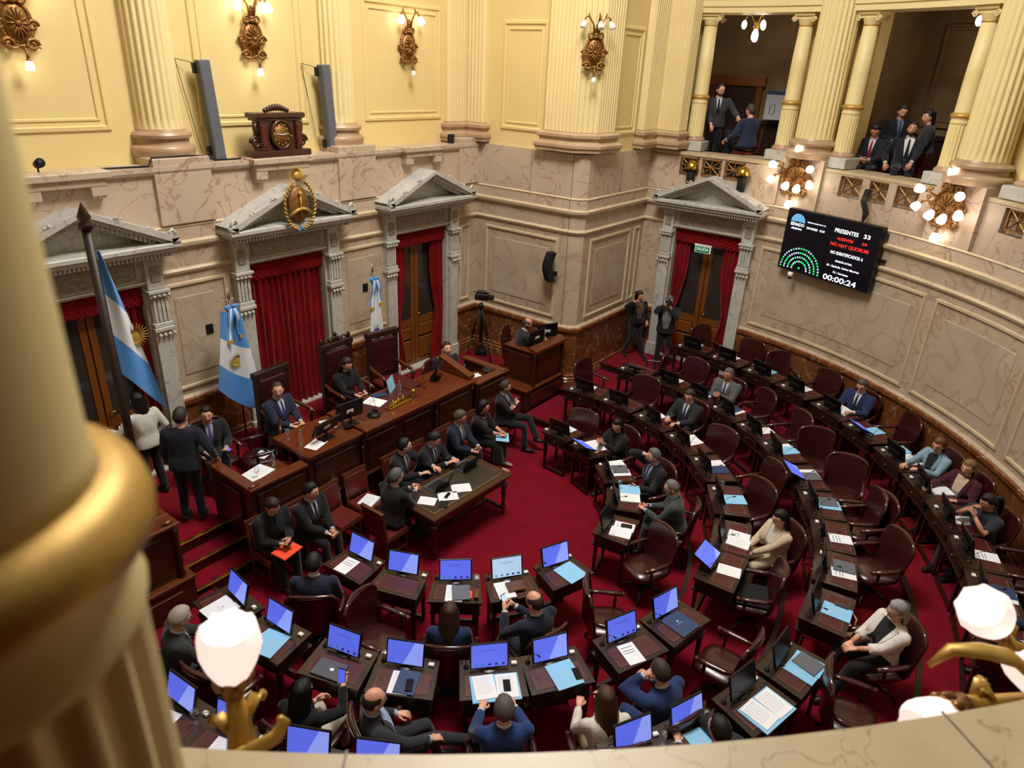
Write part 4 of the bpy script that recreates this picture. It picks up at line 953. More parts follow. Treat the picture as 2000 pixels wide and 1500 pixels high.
def head_mesh(mb, fem, beard, M):
    vs = []
    for t, p, dx, dy, dz in GRID:
        x, y, z = head_base(dx, dy, dz, fem)
        if dy > 0:
            nz = max(0, min(1, (.03 - z) / .06)) if z > -.034 else max(0, 1 - (-.034 - z) / .016)
            y += .021 * gs(x, .0135) * nz * (.85 if fem else 1)
            y -= .009 * gs(abs(x) - .031, .016) * gs(z - .012, .014); y += .004 * gs(z - .034, .012) * gs(x, .05)
            y += .005 * gs(z + .064, .012) * gs(x, .024) + .009 * gs(z + .102, .018) * gs(x, .026)
        vs.append(M @ Vector((x, y, z)))
    fs = []; o = len(mb.v); raw = [head_base(g[2], g[3], g[4], fem) for g in GRID]
    mb.v += [tuple(v) for v in vs]
    for i in range(NP):
        for k in range(NT):
            j = (k + 1) % NT; f = (i * NT + k, (i + 1) * NT + k, (i + 1) * NT + j, i * NT + j)
            cx = sum(raw[q][0] for q in f) / 4; cy = sum(raw[q][1] for q in f) / 4; cz = sum(raw[q][2] for q in f) / 4; mi = 0
            if cy > .03 and abs(cx) < .023 and -.071 < cz < -.055: mi = 2
            elif beard and cz < -.046 and cy > -.01 and not (abs(cx) < .02 and cz > -.055): mi = 3
            elif beard and abs(cx) > .05 and -.05 < cz < .0 and 0 < cy < .035: mi = 3
            mb.f.append(tuple(a + o for a in f)); mb.m.append(mi)
    R3 = M.to_3x3()
    for s in (-1, 1):
        mb.ball(M @ Vector((s * .031, .082, .012)), (.0125, .008, .0052), 8, 6, 4, R3); mb.ball(M @ Vector((s * .031, .0876, .0115)), (.0058, .004, .0046), 7, 5, 1, R3)
        mb.ball(M @ Vector((s * (.073 if fem else .078), -.006, -.006)), (.009, .02, .03), 8, 6, 0, R3)
        mb.tube([M @ Vector((s * .014, .094, .033)), M @ Vector((s * .032, .091, .04)), M @ Vector((s * .05, .076, .034))], [.002, .003, .0018], 5, 3)
def hair_mesh(style, fem, M, L=.28):
    mb = MB(); vs = []; mk = []
    for t, p, dx, dy, dz in GRID:
        x, y, z = head_base(dx, dy, dz, fem); a = abs(t)
        fr = {'short': .078, 'receding': .098, 'thin': .088}.get(style, .074)
        if a < 1.0: zl = fr
        elif a < 1.5: zl = fr + (a - 1.0) / .5 * (.012 - fr)
        elif a < 1.9: zl = .012 + (a - 1.5) / .4 * (-.042)
        else: zl = -.03 - (a - 1.9) / 1.2 * (.045 if style in ('short', 'receding', 'thin', 'bald') else .07)
        m = max(0, min(1, (z - zl) / .022))
        if style == 'bald': m = m * max(0, min(1, (.058 - z) / .02)) if a > 1.15 else 0
        base = .007 if style == 'bald' else (.010 if style in ('receding', 'thin') else .015)
        off = .001 + base * m * (1 + .25 * math.sin(9 * t + 5 * p) * (0.5 if style == 'short' else .3))
        n = Vector((x / .077 ** 2, y / .097 ** 2, z / .119 ** 2)).normalized(); vs.append(M @ (Vector((x, y, z)) + n * off)); mk.append(m)
    fs = []
    for i in range(NP):
        for k in range(NT):
            j = (k + 1) % NT; f = (i * NT + k, (i + 1) * NT + k, (i + 1) * NT + j, i * NT + j)
            if any(mk[q] > 0 for q in f): fs.append(f)
    mb.add(vs, fs)
    if style in ('long', 'bob'):
        n = 16; rows = []; inner = []; lv = 9
        for i in range(lv + 1):
            v = i / lv; z = .07 - v * (L + .07); w = (.094 + .012 * math.sin(PI * v)) * (1 - .35 * max(0, v - .6) / .4); d = .108 - .02 * v; sp = 1.78 - .3 * v
            row = []; inn = []
            for k in range(n + 1):
                a = -sp + 2 * sp * k / n; wob = 1 + .03 * math.sin(k * 2.1 + i * .9)
                row.append(M @ Vector((w * math.sin(a) * wob, -.012 - .012 * v - d * math.cos(a) * wob, z))); inn.append(M @ Vector((w * .78 * math.sin(a), -.012 - .012 * v - d * .74 * math.cos(a), z)))
            rows.append(row); inner.append(inn)
        mb.sheet(rows); mb.sheet(inner, flip=True); nn = n + 1
        for A, B in ((rows[-1], inner[-1]),): mb.add(A + B, [(k, nn + k, nn + k + 1, k + 1) for k in range(n)])
        for e in (0, n): mb.add([r[e] for r in rows] + [r[e] for r in inner], [(k, lv + 1 + k, lv + 2 + k, k + 1) for k in range(lv)])
    if style == 'pony':
        mb.tube([M @ Vector(p) for p in [(0, -.1, .03), (0, -.15, .02), (.02, -.165, -.08), (.03, -.14, -.2), (.03, -.13, -.27)]], [.025, .035, .04, .03, .01], 9)
    return mb
def hand_mesh(mb, M, s, curl=.5, spread=.0):
    T = lambda x, y, z: M @ Vector((x, y, z))
    mb.tube([T(0, -.02, 0), T(0, .01, 0), T(0, .05, 0), T(0, .088, 0), T(0, .098, -.002)], [(.024, .018), (.028, .017), (.039, .015), (.04, .013), (.034, .01)], 9, 0)
    for k in range(4):
        x = s * (-.03 + .0205 * k); ln = (.068, .077, .071, .055)[k] / 3; p = Vector((x, .09, 0)); a = .08; pts = [p.copy()]
        for q in range(3):
            a += curl * (.75, .95, .7)[q]; p = p + Vector((s * spread * (k - 1.5) * .01, math.cos(a) * ln * 1.12, -math.sin(a) * ln * 1.12)); pts.append(p.copy())
        mb.tube([T(*q) for q in pts], [.0092, .0088, .0078, .0058], 6, 0)
    p = [Vector((s * -.026, .02, -.006)), Vector((s * -.05, .05, -.014)), Vector((s * -.058, .075, -.02 - .01 * curl)), Vector((s * (-.058 + .02 * curl), .098, -.026 - .012 * curl))]
    mb.tube([T(*q) for q in p], [.014, .012, .0105, .0075], 6, 0)
def ik(S_, W, l1, l2, hint):
    d = W - S_; L = d.length
    if L > (l1 + l2) * .995: W = S_ + d * ((l1 + l2) * .995 / L); d = W - S_; L = d.length
    a = (l1 * l1 - l2 * l2 + L * L) / (2 * L); h = math.sqrt(max(1e-6, l1 * l1 - a * a)); u = d / L
    hv = hint - u * hint.dot(u); hv.normalize(); return S_ + u * a + hv * h, W
REMESH = []
def remesh_later(mb, voxel, done):
    o = bpy.data.objects.new('tmp', mb.mesh('tmp', ['paper'])); COL.objects.link(o)
    r = o.modifiers.new('r', 'REMESH'); r.mode = 'VOXEL'; r.voxel_size = voxel; r.use_smooth_shade = True
    sm_ = o.modifiers.new('s', 'SMOOTH'); sm_.factor = .6; sm_.iterations = 4
    REMESH.append((o, done))
def flush_remesh():
    bpy.context.view_layer.update(); dg = bpy.context.evaluated_depsgraph_get(); out = []
    for o, done in REMESH: out.append((bpy.data.meshes.new_from_object(o.evaluated_get(dg)), done))
    for o, _ in REMESH:
        me = o.data; bpy.data.objects.remove(o); bpy.data.meshes.remove(me)
    for me, done in out: done(me)
    REMESH.clear()
def person(label, head=None, at=None, z=0, face=0.0, pose='sit', lean=4, hyaw=0, hpitch=6, hroll=0, skin='skin', fem=False, hair='short', hcol=(28, 24, 22), beard=False, bcol=None, glasses=False,
           jacket=(30, 31, 36), shirt=(214, 218, 226), tie=None, pants=None, shoes=(18, 16, 16), R=None, Lh=None, curl=(.5, .5), palm=('down', 'down'), sleeve=1.0, vneck=True, knees=None, ankles=None, seat=.47, skirt=False, hairL=.26, sc=1.03, elbow=(None, None), lapel=True, barefoot_leg=False, open_v=.0, twist=0, side=0):
    """face: world heading in degrees of the body's +Y; head: world xy of the head; returns Empty + world matrix"""
    pants = pants or jacket; ln = math.radians(lean); sd = math.radians(side)
    hz = (seat + .09) if pose == 'sit' else .94
    P0 = Vector((0, -.07 if pose == 'sit' else 0, hz))
    d = Vector((math.sin(sd), math.sin(ln), math.cos(ln))).normalized(); f = Vector((0, math.cos(ln), -math.sin(ln))); tw = Matrix.Rotation(math.radians(twist), 3, d); f = tw @ f; r = f.cross(d).normalized()
    k = .93 if fem else 1.0
    nb = P0 + d * .50 * k; hc = nb + Vector((d.x * .1, math.sin(ln) * .07 + .025, .125 * k + .01)) + f * .01
    ang = math.radians(face) - PI / 2
    if head is not None:
        c, s_ = math.cos(ang), math.sin(ang); at = (head[0] - sc * (hc.x * c - hc.y * s_), head[1] - sc * (hc.x * s_ + hc.y * c))
    t = thing('person', label, 'person', (at[0], at[1], z), ang); t.scale = (sc, sc, sc)
    HS = 1.06; Mh = Matrix.Translation(hc + Vector((0, 0, .006))) @ Matrix.Rotation(math.radians(hyaw), 4, 'Z') @ Matrix.Rotation(math.radians(-hpitch), 4, 'X') @ Matrix.Rotation(math.radians(hroll), 4, 'Y') @ Matrix.Scale(HS, 4)
    sw = .208 * (.88 if fem else 1)
    SR, SL = nb - d * .075 + r * sw, nb - d * .075 - r * sw
    if R is None: R = (.1, .2, hz + .1) if pose == 'sit' else (.26, .06, .82)
    if Lh is None: Lh = (-.1, .2, hz + .1) if pose == 'sit' else (-.26, .06, .82)
    eR, wR = ik(SR, Vector(R), .285 * k, .255 * k, Vector(elbow[0] or (.5, -.6, -.6))); eL, wL = ik(SL, Vector(Lh), .285 * k, .255 * k, Vector(elbow[1] or (-.5, -.6, -.6)))
    # ---- body
    b = MB(); head_mesh(b, fem, beard, Mh)
    b.tube([nb - d * .08, nb + f * .0, nb.lerp(hc, .55), hc + Vector((0, -.01, -.03))], [.06 * k, .053 * k, .05 * k, .052 * k], 12, 0)
    b.tube([P0 + d * v for v in (-.05, .1, .25, .38, .45)], [(.13, .09), (.12, .085), (.14, .09), (.14, .085), (.08, .06)], 12, 0)
    for (S_, e, w_, s, c_, pl) in ((SR, eR, wR, 1, curl[0], palm[0]), (SL, eL, wL, -1, curl[1], palm[1])):
        b.tube([S_, S_.lerp(e, .5), e, e.lerp(w_, .35), w_], [.05 * k, .045 * k, .04 * k, .038 * k, .026 * k], 9, 0)
        y = (w_ - e).normalized(); zz = {'down': Vector((0, 0, 1)), 'up': Vector((0, 0, -1)), 'in': Vector((s * 1.0, .2, .2)), 'back': Vector((0, 1, .2)), 'fwd': Vector((0, -1, .2))}[pl]
        zz = zz - y * zz.dot(y); zz.normalize(); x = y.cross(zz); M = Matrix(((x.x, y.x, zz.x, w_.x), (x.y, y.y, zz.y, w_.y), (x.z, y.z, zz.z, w_.z), (0, 0, 0, 1)))
        hand_mesh(b, M @ Matrix.Scale(k, 4), s, c_)
    if pose == 'sit':
        kn = knees or ((.12, .36, seat + .06), (-.12, .36, seat + .06)); an = ankles or ((.11, .40, .09), (-.11, .38, .09))
    else:
        kn = knees or ((.1, .04, .5), (-.1, .03, .5)); an = ankles or ((.12, .0, .09), (-.1, -.03, .09))
    hp = [P0 + Vector((.09, .0, -.02)), P0 + Vector((-.09, .0, -.02))]
    kn = [Vector(q) for q in kn]; an = [Vector(q) for q in an]
    for i in (0, 1): b.tube([hp[i], hp[i].lerp(kn[i], .5), kn[i], kn[i].lerp(an[i], .4), an[i]], [.075, .065, .05, .05, .034], 9, 0)
    bm = [skin, 'eye', 'lips', hairm(bcol or hcol), 'eye_white']
    b.build('body', bm, t, smooth=True)
    if hair != 'none': hair_mesh(hair, fem, Mh, hairL).build('hair', hairm(hcol), t, smooth=True)
    if glasses:
        g = MB()
        for s in (-1, 1): g.tube([Mh @ Vector((s * .032 + .022 * math.cos(q * PI / 5), .099, .01 + .016 * math.sin(q * PI / 5))) for q in range(11)], .0022, 4); g.tube([Mh @ Vector((s * .054, .097, .014)), Mh @ Vector((s * .078, .0, .008))], .002, 4)
        g.tube([Mh @ Vector((-.01, .1, .012)), Mh @ Vector((.01, .1, .012))], .0022, 4); g.build('glasses', 'black', t)
    for i in (0, 1):
        fd = (an[i] - kn[i]); fd = Vector((0, 1, 0)); 
        MB().tube([an[i] + Vector((0, -.065, -.045)), an[i] + Vector((0, -.03, -.03)), an[i] + Vector((0, .08, -.045)), an[i] + Vector((0, .17, -.058)), an[i] + Vector((0, .205, -.065))], [(.03, .03), (.042, .05), (.045, .038), (.04, .028), (.02, .015)], 10).build('shoe', cloth(shoes, .35), t, smooth=True)
    # ---- trousers or skirt
    m = MB(); w = .17 * (.98 if fem else 1)
    m.tube([P0 + d * v for v in (-.1, -.03, .06, .14)], [(w * .8, .1), (w, .13), (w, .125), (w * .9, .11)], 16)
    for i in (0, 1):
        if skirt:
            m.tube([hp[i], hp[i].lerp(kn[i], .5), kn[i] + Vector((0, .02, 0))], [.1, .095, .085], 12); m.tube([kn[i], kn[i].lerp(an[i], .5), kn[i].lerp(an[i], .85)], [.085, .1, .105], 12)
        else: m.tube([hp[i], hp[i].lerp(kn[i], .5), kn[i], kn[i].lerp(an[i], .5), an[i] + Vector((0, 0, .0))], [.094, .085, .07, .064, .058], 12)
    if skirt: m.tube([hp[0].lerp(hp[1], .5), kn[0].lerp(kn[1], .5), an[0].lerp(an[1], .5) + Vector((0, 0, .06))], [(.12, .08), (.12, .07), (.12, .08)], 12)
    remesh_later(m, .024, lambda me, t=t, n=('skirt' if skirt else 'trousers'), c=cloth(pants): fin(me, n, c, t))
    # ---- jacket
    m = MB(); q = 1.0 if fem else 1.13; low = -.1 if pose == 'stand' else -.07
    rings = [(low, .187, .14, .0), (0, .18, .137, .0), (.12, .165 * (.93 if fem else 1), .122, .005), (.25, .18, .132 + (.012 if fem else 0), .012), (.36, .192, .122, .0), (.43, .182, .1, -.005), (.475, .12, .078, -.005), (.505, .066, .062, .0)]
    vs = []; n = 20
    for (v, wd, dp, fo) in rings:
        for a in range(n):
            an_ = 2 * PI * a / n; cx, sy = math.cos(an_), math.sin(an_)
            vs.append(P0 + d * (v * k) + r * (wd * q * math.copysign(abs(cx) ** .8, cx)) + f * (fo + dp * (1.0 if fem else 1.08) * math.copysign(abs(sy) ** .85, sy)))
    fs = [(i * n + a, i * n + (a + 1) % n, (i + 1) * n + (a + 1) % n, (i + 1) * n + a) for i in range(len(rings) - 1) for a in range(n)] + [tuple(range(n))[::-1], tuple(range((len(rings) - 1) * n, len(rings) * n))]
    m.add(vs, fs)
    for (S_, e, w_) in ((SR, eR, wR), (SL, eL, wL)):
        m.ball(S_ + d * .004, .064 * q, 10, 8)
        if sleeve >= .99: m.tube([S_ - (e - S_) * .05, S_.lerp(e, .5), e, e.lerp(w_, .5), e.lerp(w_, .93)], [.066 * q, .061 * q, .056 * q, .05 * q, .043 * q], 12)
        elif sleeve > .5: m.tube([S_ - (e - S_) * .05, S_.lerp(e, .5), e, e.lerp(w_, (sleeve - .5) * 2 * .9)], [.074 * q, .068 * q, .064 * q, .06 * q], 12)
        else: m.tube([S_ - (e - S_) * .05, S_.lerp(e, .5), S_.lerp(e, .8)], [.074 * q, .068 * q, .066 * q], 12)
    jc = cloth(jacket)
    def jacket_done(me):
        o = fin(me, 'jacket', jc, t)
        if not vneck: return
        bv = BVHTree.FromPolygons([v.co.copy() for v in me.vertices], [tuple(p.vertices) for p in me.polygons])
        def patch(name, rows, off, mt, par=t):
            R_ = []
            for row in rows:
                rr = []
                for (u, v) in row:
                    og = P0 + d * (v * k) + r * u + f * .24; h = bv.ray_cast(og, -f, .3)
                    p = (h[0] if h[0] else P0 + d * (v * k) + r * u + f * (.06 if v > .46 else .12)) + f * off; rr.append(p)
                R_.append(rr)
            mb = MB(); mb.sheet(R_); mb.sheet([[p - f * .003 for p in rw] for rw in R_], flip=True); return mb.build(name, mt, par, smooth=True)
        v0, v1 = (.17, .49) if not open_v else (.17 - open_v, .49); nv = 9; wt = .052 * q + open_v * .25
        wf = lambda v: .006 + open_v * .3 + (wt - .006) * ((v - v0) / (v1 - v0)) ** .8
        patch('shirt_front', [[(wf(v0 + (v1 - v0) * j / nv) * (-1 + i / 2), v0 + (v1 - v0) * j / nv) for i in range(5)] for j in range(nv + 1)], .006, cloth(shirt, .7))
        if lapel:
            for s in (-1, 1):
                patch('lapel', [[(s * (wf(v) + .004 + i * (.022 * (.3 + 1.0 * math.sin(PI * min(1, max(0, (v - v0) / (v1 - v0))) * .8)))), v) for i in range(3)] for v in [v0 + (v1 - v0) * j / nv for j in range(nv + 1)]], .009, jc)
        if tie:
            tf = lambda v: (.012 if v > .45 else .016 + .02 * (.45 - v) / .3)
            patch('tie', [[(tf(v) * (-1 + i), v) for i in range(3)] for v in [v0 + .01 + (v1 - .02 - v0) * j / nv for j in range(nv + 1)]], .012, cloth(tie, .55))
        if not fem or tie:
            c = MB(); c.tube([nb + d * .012 + r * (.062 * math.cos(a)) + f * (.062 * math.sin(a) + .005) + d * (-.022 * math.sin(a)) for a in [2 * PI * i / 16 for i in range(17)]], [(.007, .013)] * 17, 6); c.build('collar', cloth(shirt, .7), t, smooth=True)
            if sleeve >= .99:
                for (e, w_) in ((eR, wR), (eL, wL)): MB().tube([e.lerp(w_, .9), e.lerp(w_, 1.0)], .036, 10).build('cuff', cloth(shirt, .7), t, smooth=True)
    remesh_later(m, .022, jacket_done)
    mw = Matrix.Translation((at[0], at[1], z)) @ Matrix.Rotation(ang, 4, 'Z') @ Matrix.Scale(sc, 4)
    return t, mw, wR, wL, Mh, at, ang
def fin(me, name, m, parent):
    me.materials.clear(); me.materials.append(MATS[m]); o = bpy.data.objects.new(name, me); COL.objects.link(o); o.parent = parent; me.name = name
    return o
def hold(mw, p, rot, size, m, name, label, cat, screen=None):
    o = MB().bbox(-size[0] / 2, size[0] / 2, -size[1] / 2, size[1] / 2, -size[2] / 2, size[2] / 2, min(size) * .3).build(name, m)
    if screen: MB().box(-size[0] * .45, size[0] * .45, -size[1] * .45, size[1] * .45, size[2] / 2, size[2] / 2 + .0008).build('display', screen, o)
    from mathutils import Euler
    o.matrix_world = mw.normalized() @ Matrix.Translation(p) @ Euler([math.radians(a) for a in rot]).to_matrix().to_4x4(); tag(o, label, cat); return o
BLK, NVY, CHA, BLU, GRY = (22, 22, 25), (27, 35, 60), (34, 35, 40), (34, 54, 108), (88, 92, 96)
GH, DH, BH = (120, 118, 116), (30, 25, 22), (66, 44, 28)
# ---- dais and its foot
person('man in dark navy suit standing with one hand on the left clerk bench', head=(4.1, 8.72), z=.48, face=42, pose='stand', lean=8, hyaw=-12, hpitch=8, hcol=(58, 50, 46), jacket=(26, 31, 46), R=(.38, .12, .95), Lh=(-.24, .1, .84), tie=None, vneck=False, elbow=((.5, -.5, -.3), None))
_, mw, wr, wl, *_ = person('young seated man in dark suit holding a blue-lit phone below the left flag', head=(4.74, 9.25), z=.48, face=-105, lean=10, hpitch=4, hyaw=-10, jacket=(38, 40, 44), shirt=(176, 168, 205), tie=(92, 80, 150), R=(.12, .26, .68), Lh=(-.15, .3, .70), palm=('in', 'up'))
hold(mw, wl + Vector((.0, .1, .03)), (10, 0, 20), (.075, .15, .009), 'phone', 'mobile_phone', 'blue-lit phone in the hand of the young man below the left flag', 'phone', 'screen')
person('woman in white jacket with long black hair walking into the left doorway', head=(3.98, 9.70), z=.48, face=95, pose='stand', lean=5, fem=True, hair='long', hairL=.32, hcol=(20, 17, 16), jacket=(214, 212, 206), pants=(24, 24, 28), hyaw=20, R=(.2, .12, .95), Lh=(-.32, .34, 1.1), vneck=False)
_, mw, wr, wl, *_ = person('man in navy suit and purple tie seated left on the high bench', head=(5.71, 8.80), z=.70, face=-84, lean=6, hyaw=-38, hpitch=4, hair='receding', hcol=(70, 58, 48), jacket=(36, 42, 66), shirt=(200, 204, 222), tie=(70, 52, 140), R=(.08, .36, .72), Lh=(-.1, .36, .72), palm=('in', 'in'))
hold(mw, Vector((0, .47, .74)), (20, 0, 10), (.075, .15, .009), 'phone', 'mobile_phone', 'phone between the hands of the purple-tied man', 'phone')
_, mw, wr, wl, *_ = person('woman in black presiding from the carved high-back chair', head=(7.18, 8.92), z=.70, face=-92, lean=6, fem=True, hair='long', hairL=.2, hcol=(62, 42, 32), jacket=(24, 24, 27), pants=(20, 20, 22), hpitch=20, hyaw=8, R=(.09, .36, .72), Lh=(-.09, .36, .72), vneck=False, palm=('in', 'in'))
hold(mw, Vector((0, .46, .74)), (20, 0, 10), (.075, .15, .009), 'phone', 'mobile_phone', 'dark phone between the hands of the presiding woman', 'phone')
person('man in dark suit and red tie looking up behind the right wing', head=(9.23, 8.44), z=.48, face=-106, lean=2, hyaw=-6, hpitch=-14, hcol=(50, 40, 36), jacket=(32, 36, 50), shirt=(222, 222, 226), tie=(150, 28, 36), bcol=(80, 66, 60))
person('bald bearded man in dark suit and red tie working at the corner lectern', head=(11.2, 7.98), z=.62, face=-40, lean=12, hyaw=-12, hpitch=28, hair='bald', hcol=(70, 60, 54), beard=True, bcol=(84, 74, 68), jacket=(40, 43, 46), shirt=(190, 202, 232), tie=(170, 34, 38), R=(.12, .4, .84), Lh=(-.12, .42, .84), skin='skin_tan')
_, mw, wr, wl, *_ = person('man in black suit reading a phone above a red folder', head=(4.36, 7.13), face=-92, lean=16, hpitch=34, hcol=(52, 46, 42), jacket=(28, 29, 33), shirt=(36, 56, 66), tie=(18, 20, 24), R=(.07, .32, .72), Lh=(-.07, .32, .72), palm=('in', 'in'), skin='skin')
hold(mw, Vector((0, .42, .745)), (25, 0, 90), (.07, .15, .009), 'phone', 'mobile_phone', 'phone held by the man with the red folder', 'phone')
hold(mw, Vector((.02, .40, .635)), (-4, 0, 12), (.34, .25, .03), 'folder_red', 'red_folder', 'bright orange-red folder on the lap of a black suited man', 'folder')
person('young man in black suit and dotted navy tie with hands clasped', head=(4.9, 7.02), face=-82, lean=8, hyaw=18, hpitch=10, jacket=(27, 28, 32), shirt=(196, 204, 226), tie=(30, 36, 62), R=(.05, .34, .66), Lh=(-.05, .35, .66), palm=('in', 'in'))
person('grey haired man in black suit seated at the left end of the table', head=(5.94, 6.41), face=2, lean=8, hyaw=-14, hpitch=8, hcol=(104, 102, 102), jacket=(27, 28, 31), shirt=(160, 168, 216), tie=(44, 52, 60), R=(.06, .36, .82), Lh=(-.06, .38, .82), palm=('in', 'in'))
person('man in black suit resting a hand on the laptop at the table', head=(6.66, 6.98), face=-72, lean=12, hyaw=34, hpitch=4, jacket=(27, 28, 32), shirt=(206, 206, 210), tie=(30, 32, 40), R=(.12, .42, .84), Lh=(-.12, .52, .86), hcol=(24, 21, 20))
person('man in black suit looking down at a tablet on the table', head=(7.14, 6.80), face=-80, lean=15, hyaw=16, hpitch=32, jacket=(26, 27, 31), shirt=(196, 210, 234), tie=(34, 44, 76), R=(.06, .40, .86), Lh=(-.1, .42, .86), hcol=(24, 21, 20))
_, mw, wr, wl, *_ = person('man in navy suit, white shirt and blue tie holding a phone', head=(7.97, 6.98), face=-76, lean=8, hyaw=14, hpitch=20, hcol=(92, 82, 72), jacket=(30, 36, 58), shirt=(222, 224, 228), tie=(52, 66, 110), R=(.1, .34, .68), Lh=(-.08, .36, .68), skin='skin_tan', palm=('in', 'in'))
hold(mw, Vector((.0, .46, .70)), (20, 0, 40), (.075, .15, .009), 'phone', 'mobile_phone', 'phone held by the navy suited man left of the necklace woman', 'phone')
_, mw, wr, wl, *_ = person('woman in black dress and red necklace holding a blue folder', head=(8.62, 7.0), face=-70, lean=8, fem=True, hair='bob', hairL=.1, hcol=(20, 18, 18), glasses=True, jacket=(24, 23, 25), pants=(22, 21, 23), hyaw=24, hpitch=10, R=(.05, .38, .70), Lh=(-.05, .38, .70), sleeve=.75, skirt=True, vneck=False, palm=('in', 'in'), shoes=(190, 150, 130))
hold(mw, Vector((.0, .42, .645)), (-6, 0, 20), (.32, .24, .02), 'paper_blue', 'blue_folder', 'light blue folder on the lap of the woman with red necklace', 'folder')
nk = MB(); nk.tube([(.075 * math.cos(a), .075 * math.sin(a) + .05, -.06 * max(0, math.sin(a))) for a in [2 * PI * i / 20 for i in range(21)]], .008, 6)
o = nk.build('necklace', 'folder_red'); o.matrix_world = mw.normalized() @ Matrix.Translation((0, -.03, 1.03)); tag(o, 'chunky red bead necklace on the black dressed woman', 'necklace')
person('bearded man in dark suit sitting with arms crossed by the lectern base', head=(9.46, 7.17), face=-66, lean=0, hyaw=24, hpitch=10, hair='short', hcol=(62, 54, 48), beard=True, bcol=(120, 112, 106), jacket=(32, 33, 37), shirt=(186, 196, 214), tie=(60, 70, 92), R=(-.1, .16, .84), Lh=(.12, .17, .88), elbow=((.7, .1, -.5), (-.7, .1, -.5)), palm=('back', 'back'), knees=((.14, .4, .53), (-.1, .42, .6)), ankles=((.14, .42, .09), (.02, .62, .25)))
# ---- standing by the exit
_, mw, wr, wl, *_ = person('woman in black trouser suit raising a phone against the marble pier', head=(14.40, 7.06), z=.45, face=-128, pose='stand', lean=-2, fem=True, hair='long', hairL=.3, hcol=(58, 40, 30), jacket=(20, 20, 23), shirt=(96, 76, 66), pants=(24, 25, 33), hyaw=22, hpitch=6, hroll=10, R=(.2, .2, 1.46), Lh=(-.24, .08, .9), ankles=((.2, -.1, .09), (-.2, .12, .09)), sc=.98, open_v=.12, palm=('fwd', 'in'), elbow=((.8, -.2, -.6), None))
hold(mw, wr + Vector((-.02, .03, .09)), (80, 0, 0), (.075, .15, .009), 'phone', 'mobile_phone', 'phone raised by the woman against the marble pier', 'phone')
_, mw, wr, wl, *_ = person('photographer in dark jacket aiming a camera in front of the exit door', head=(14.16, 6.2), z=.45, face=-158, pose='stand', lean=4, hyaw=6, hpitch=4, hair='short', hcol=(112, 110, 110), jacket=(30, 31, 34), shirt=(122, 124, 130), pants=(20, 20, 22), R=(.08, .2, 1.52), Lh=(-.06, .26, 1.48), elbow=((.8, .1, -.8), (-.6, .1, -.8)), open_v=.13, palm=('in', 'in'))
cmr = thing('photo_camera', 'black photo camera held to the eye by the standing photographer', 'camera'); MB().bbox(-.07, .07, -.035, .035, -.05, .05, .012).build('body', 'black', cmr); MB().lathe([(.036, 0), (.038, .06), (.034, .11)], 14, M=Matrix.Rotation(-PI / 2, 4, 'X') @ Matrix.Translation((0, 0, .03))).build('lens', 'black_matte', cmr, smooth=True); MB().bbox(-.03, .03, -.03, .03, .05, .085, .01).build('flash_hump', 'black', cmr)
cmr.matrix_world = mw.normalized() @ Matrix.Translation((0, .22, 1.64))
# ---- senators, right half
def toC(x, y, turn=0): return math.degrees(math.atan2(CY - y, CX - x)) + turn
def senator(label, head, row, key=None, turn=0, **kw):
    z = ROWS[row][1]; res = person(label, head=head, z=z, face=toC(*head, turn), **kw)
    if key is not None and key in CHAIR_OBJ:
        c = CHAIR_OBJ[key]; at, ang = res[5], res[6]; c.location = (at[0] - .02 * math.cos(ang + PI / 2), at[1] - .02 * math.sin(ang + PI / 2), z); c.rotation_euler = (0, 0, ang)
    return res
senator('woman in black with long dark hair, hands folded over front row papers', (9.62, 4.84), 'A', ('A', 'R', 1), turn=8, lean=8, fem=True, hair='long', hairL=.3, hcol=(24, 20, 19), jacket=(24, 24, 26), R=(.05, .36, .92), Lh=(-.05, .36, .92), hyaw=22, hpitch=12, vneck=False, palm=('in', 'in'), skin='skin_tan')
senator('grey bearded man in dark suit holding a hand to his ear', (9.02, 3.84), 'A', ('A', 'R', 2), turn=18, lean=4, hair='short', hcol=(112, 112, 112), beard=True, bcol=(160, 156, 150), jacket=(30, 31, 34), shirt=(176, 190, 228), tie=(50, 60, 104), R=(.16, .06, 1.16), Lh=(-.1, .3, .74), hyaw=-20, hpitch=6, elbow=((.9, .4, -.2), None), palm=('in', 'in'), curl=(1.0, .5), skin='skin')
senator('grey haired man in glasses and grey suit leaning over front row papers', (8.38, 3.22), 'A', ('A', 'R', 3), turn=-6, lean=12, hair='receding', hcol=(128, 126, 124), glasses=True, beard=True, bcol=(140, 134, 128), jacket=(66, 72, 70), shirt=(150, 186, 238), tie=(60, 66, 76), R=(.06, .36, .78), Lh=(-.1, .4, .80), hpitch=22, hyaw=10, palm=('in', 'in'))
senator('man in charcoal suit and blue tie reading at the second row', (11.22, 4.26), 'B', ('B', 'R', 2), turn=14, lean=4, hair='short', hcol=(66, 58, 54), jacket=(40, 41, 45), shirt=(222, 224, 228), tie=(34, 48, 104), R=(.14, .38, .82), Lh=(-.08, .40, .80), hyaw=6, hpitch=24, skin='skin')
_, mw, wr, wl, *_ = senator('balding man in grey suit tapping a phone in the third row', (12.34, 3.99), 'C', ('C', 'R', 2), turn=16, lean=6, hair='thin', hcol=(112, 104, 98), jacket=(92, 96, 100), shirt=(206, 206, 226), tie=(70, 66, 110), R=(.05, .34, .86), Lh=(-.06, .34, .86), hyaw=-8, hpitch=14, skin='skin_tan', palm=('in', 'in'))
hold(mw, Vector((0, .44, .885)), (25, 0, 90), (.075, .155, .009), 'phone', 'mobile_phone', 'phone in the hands of the balding grey suited man', 'phone')
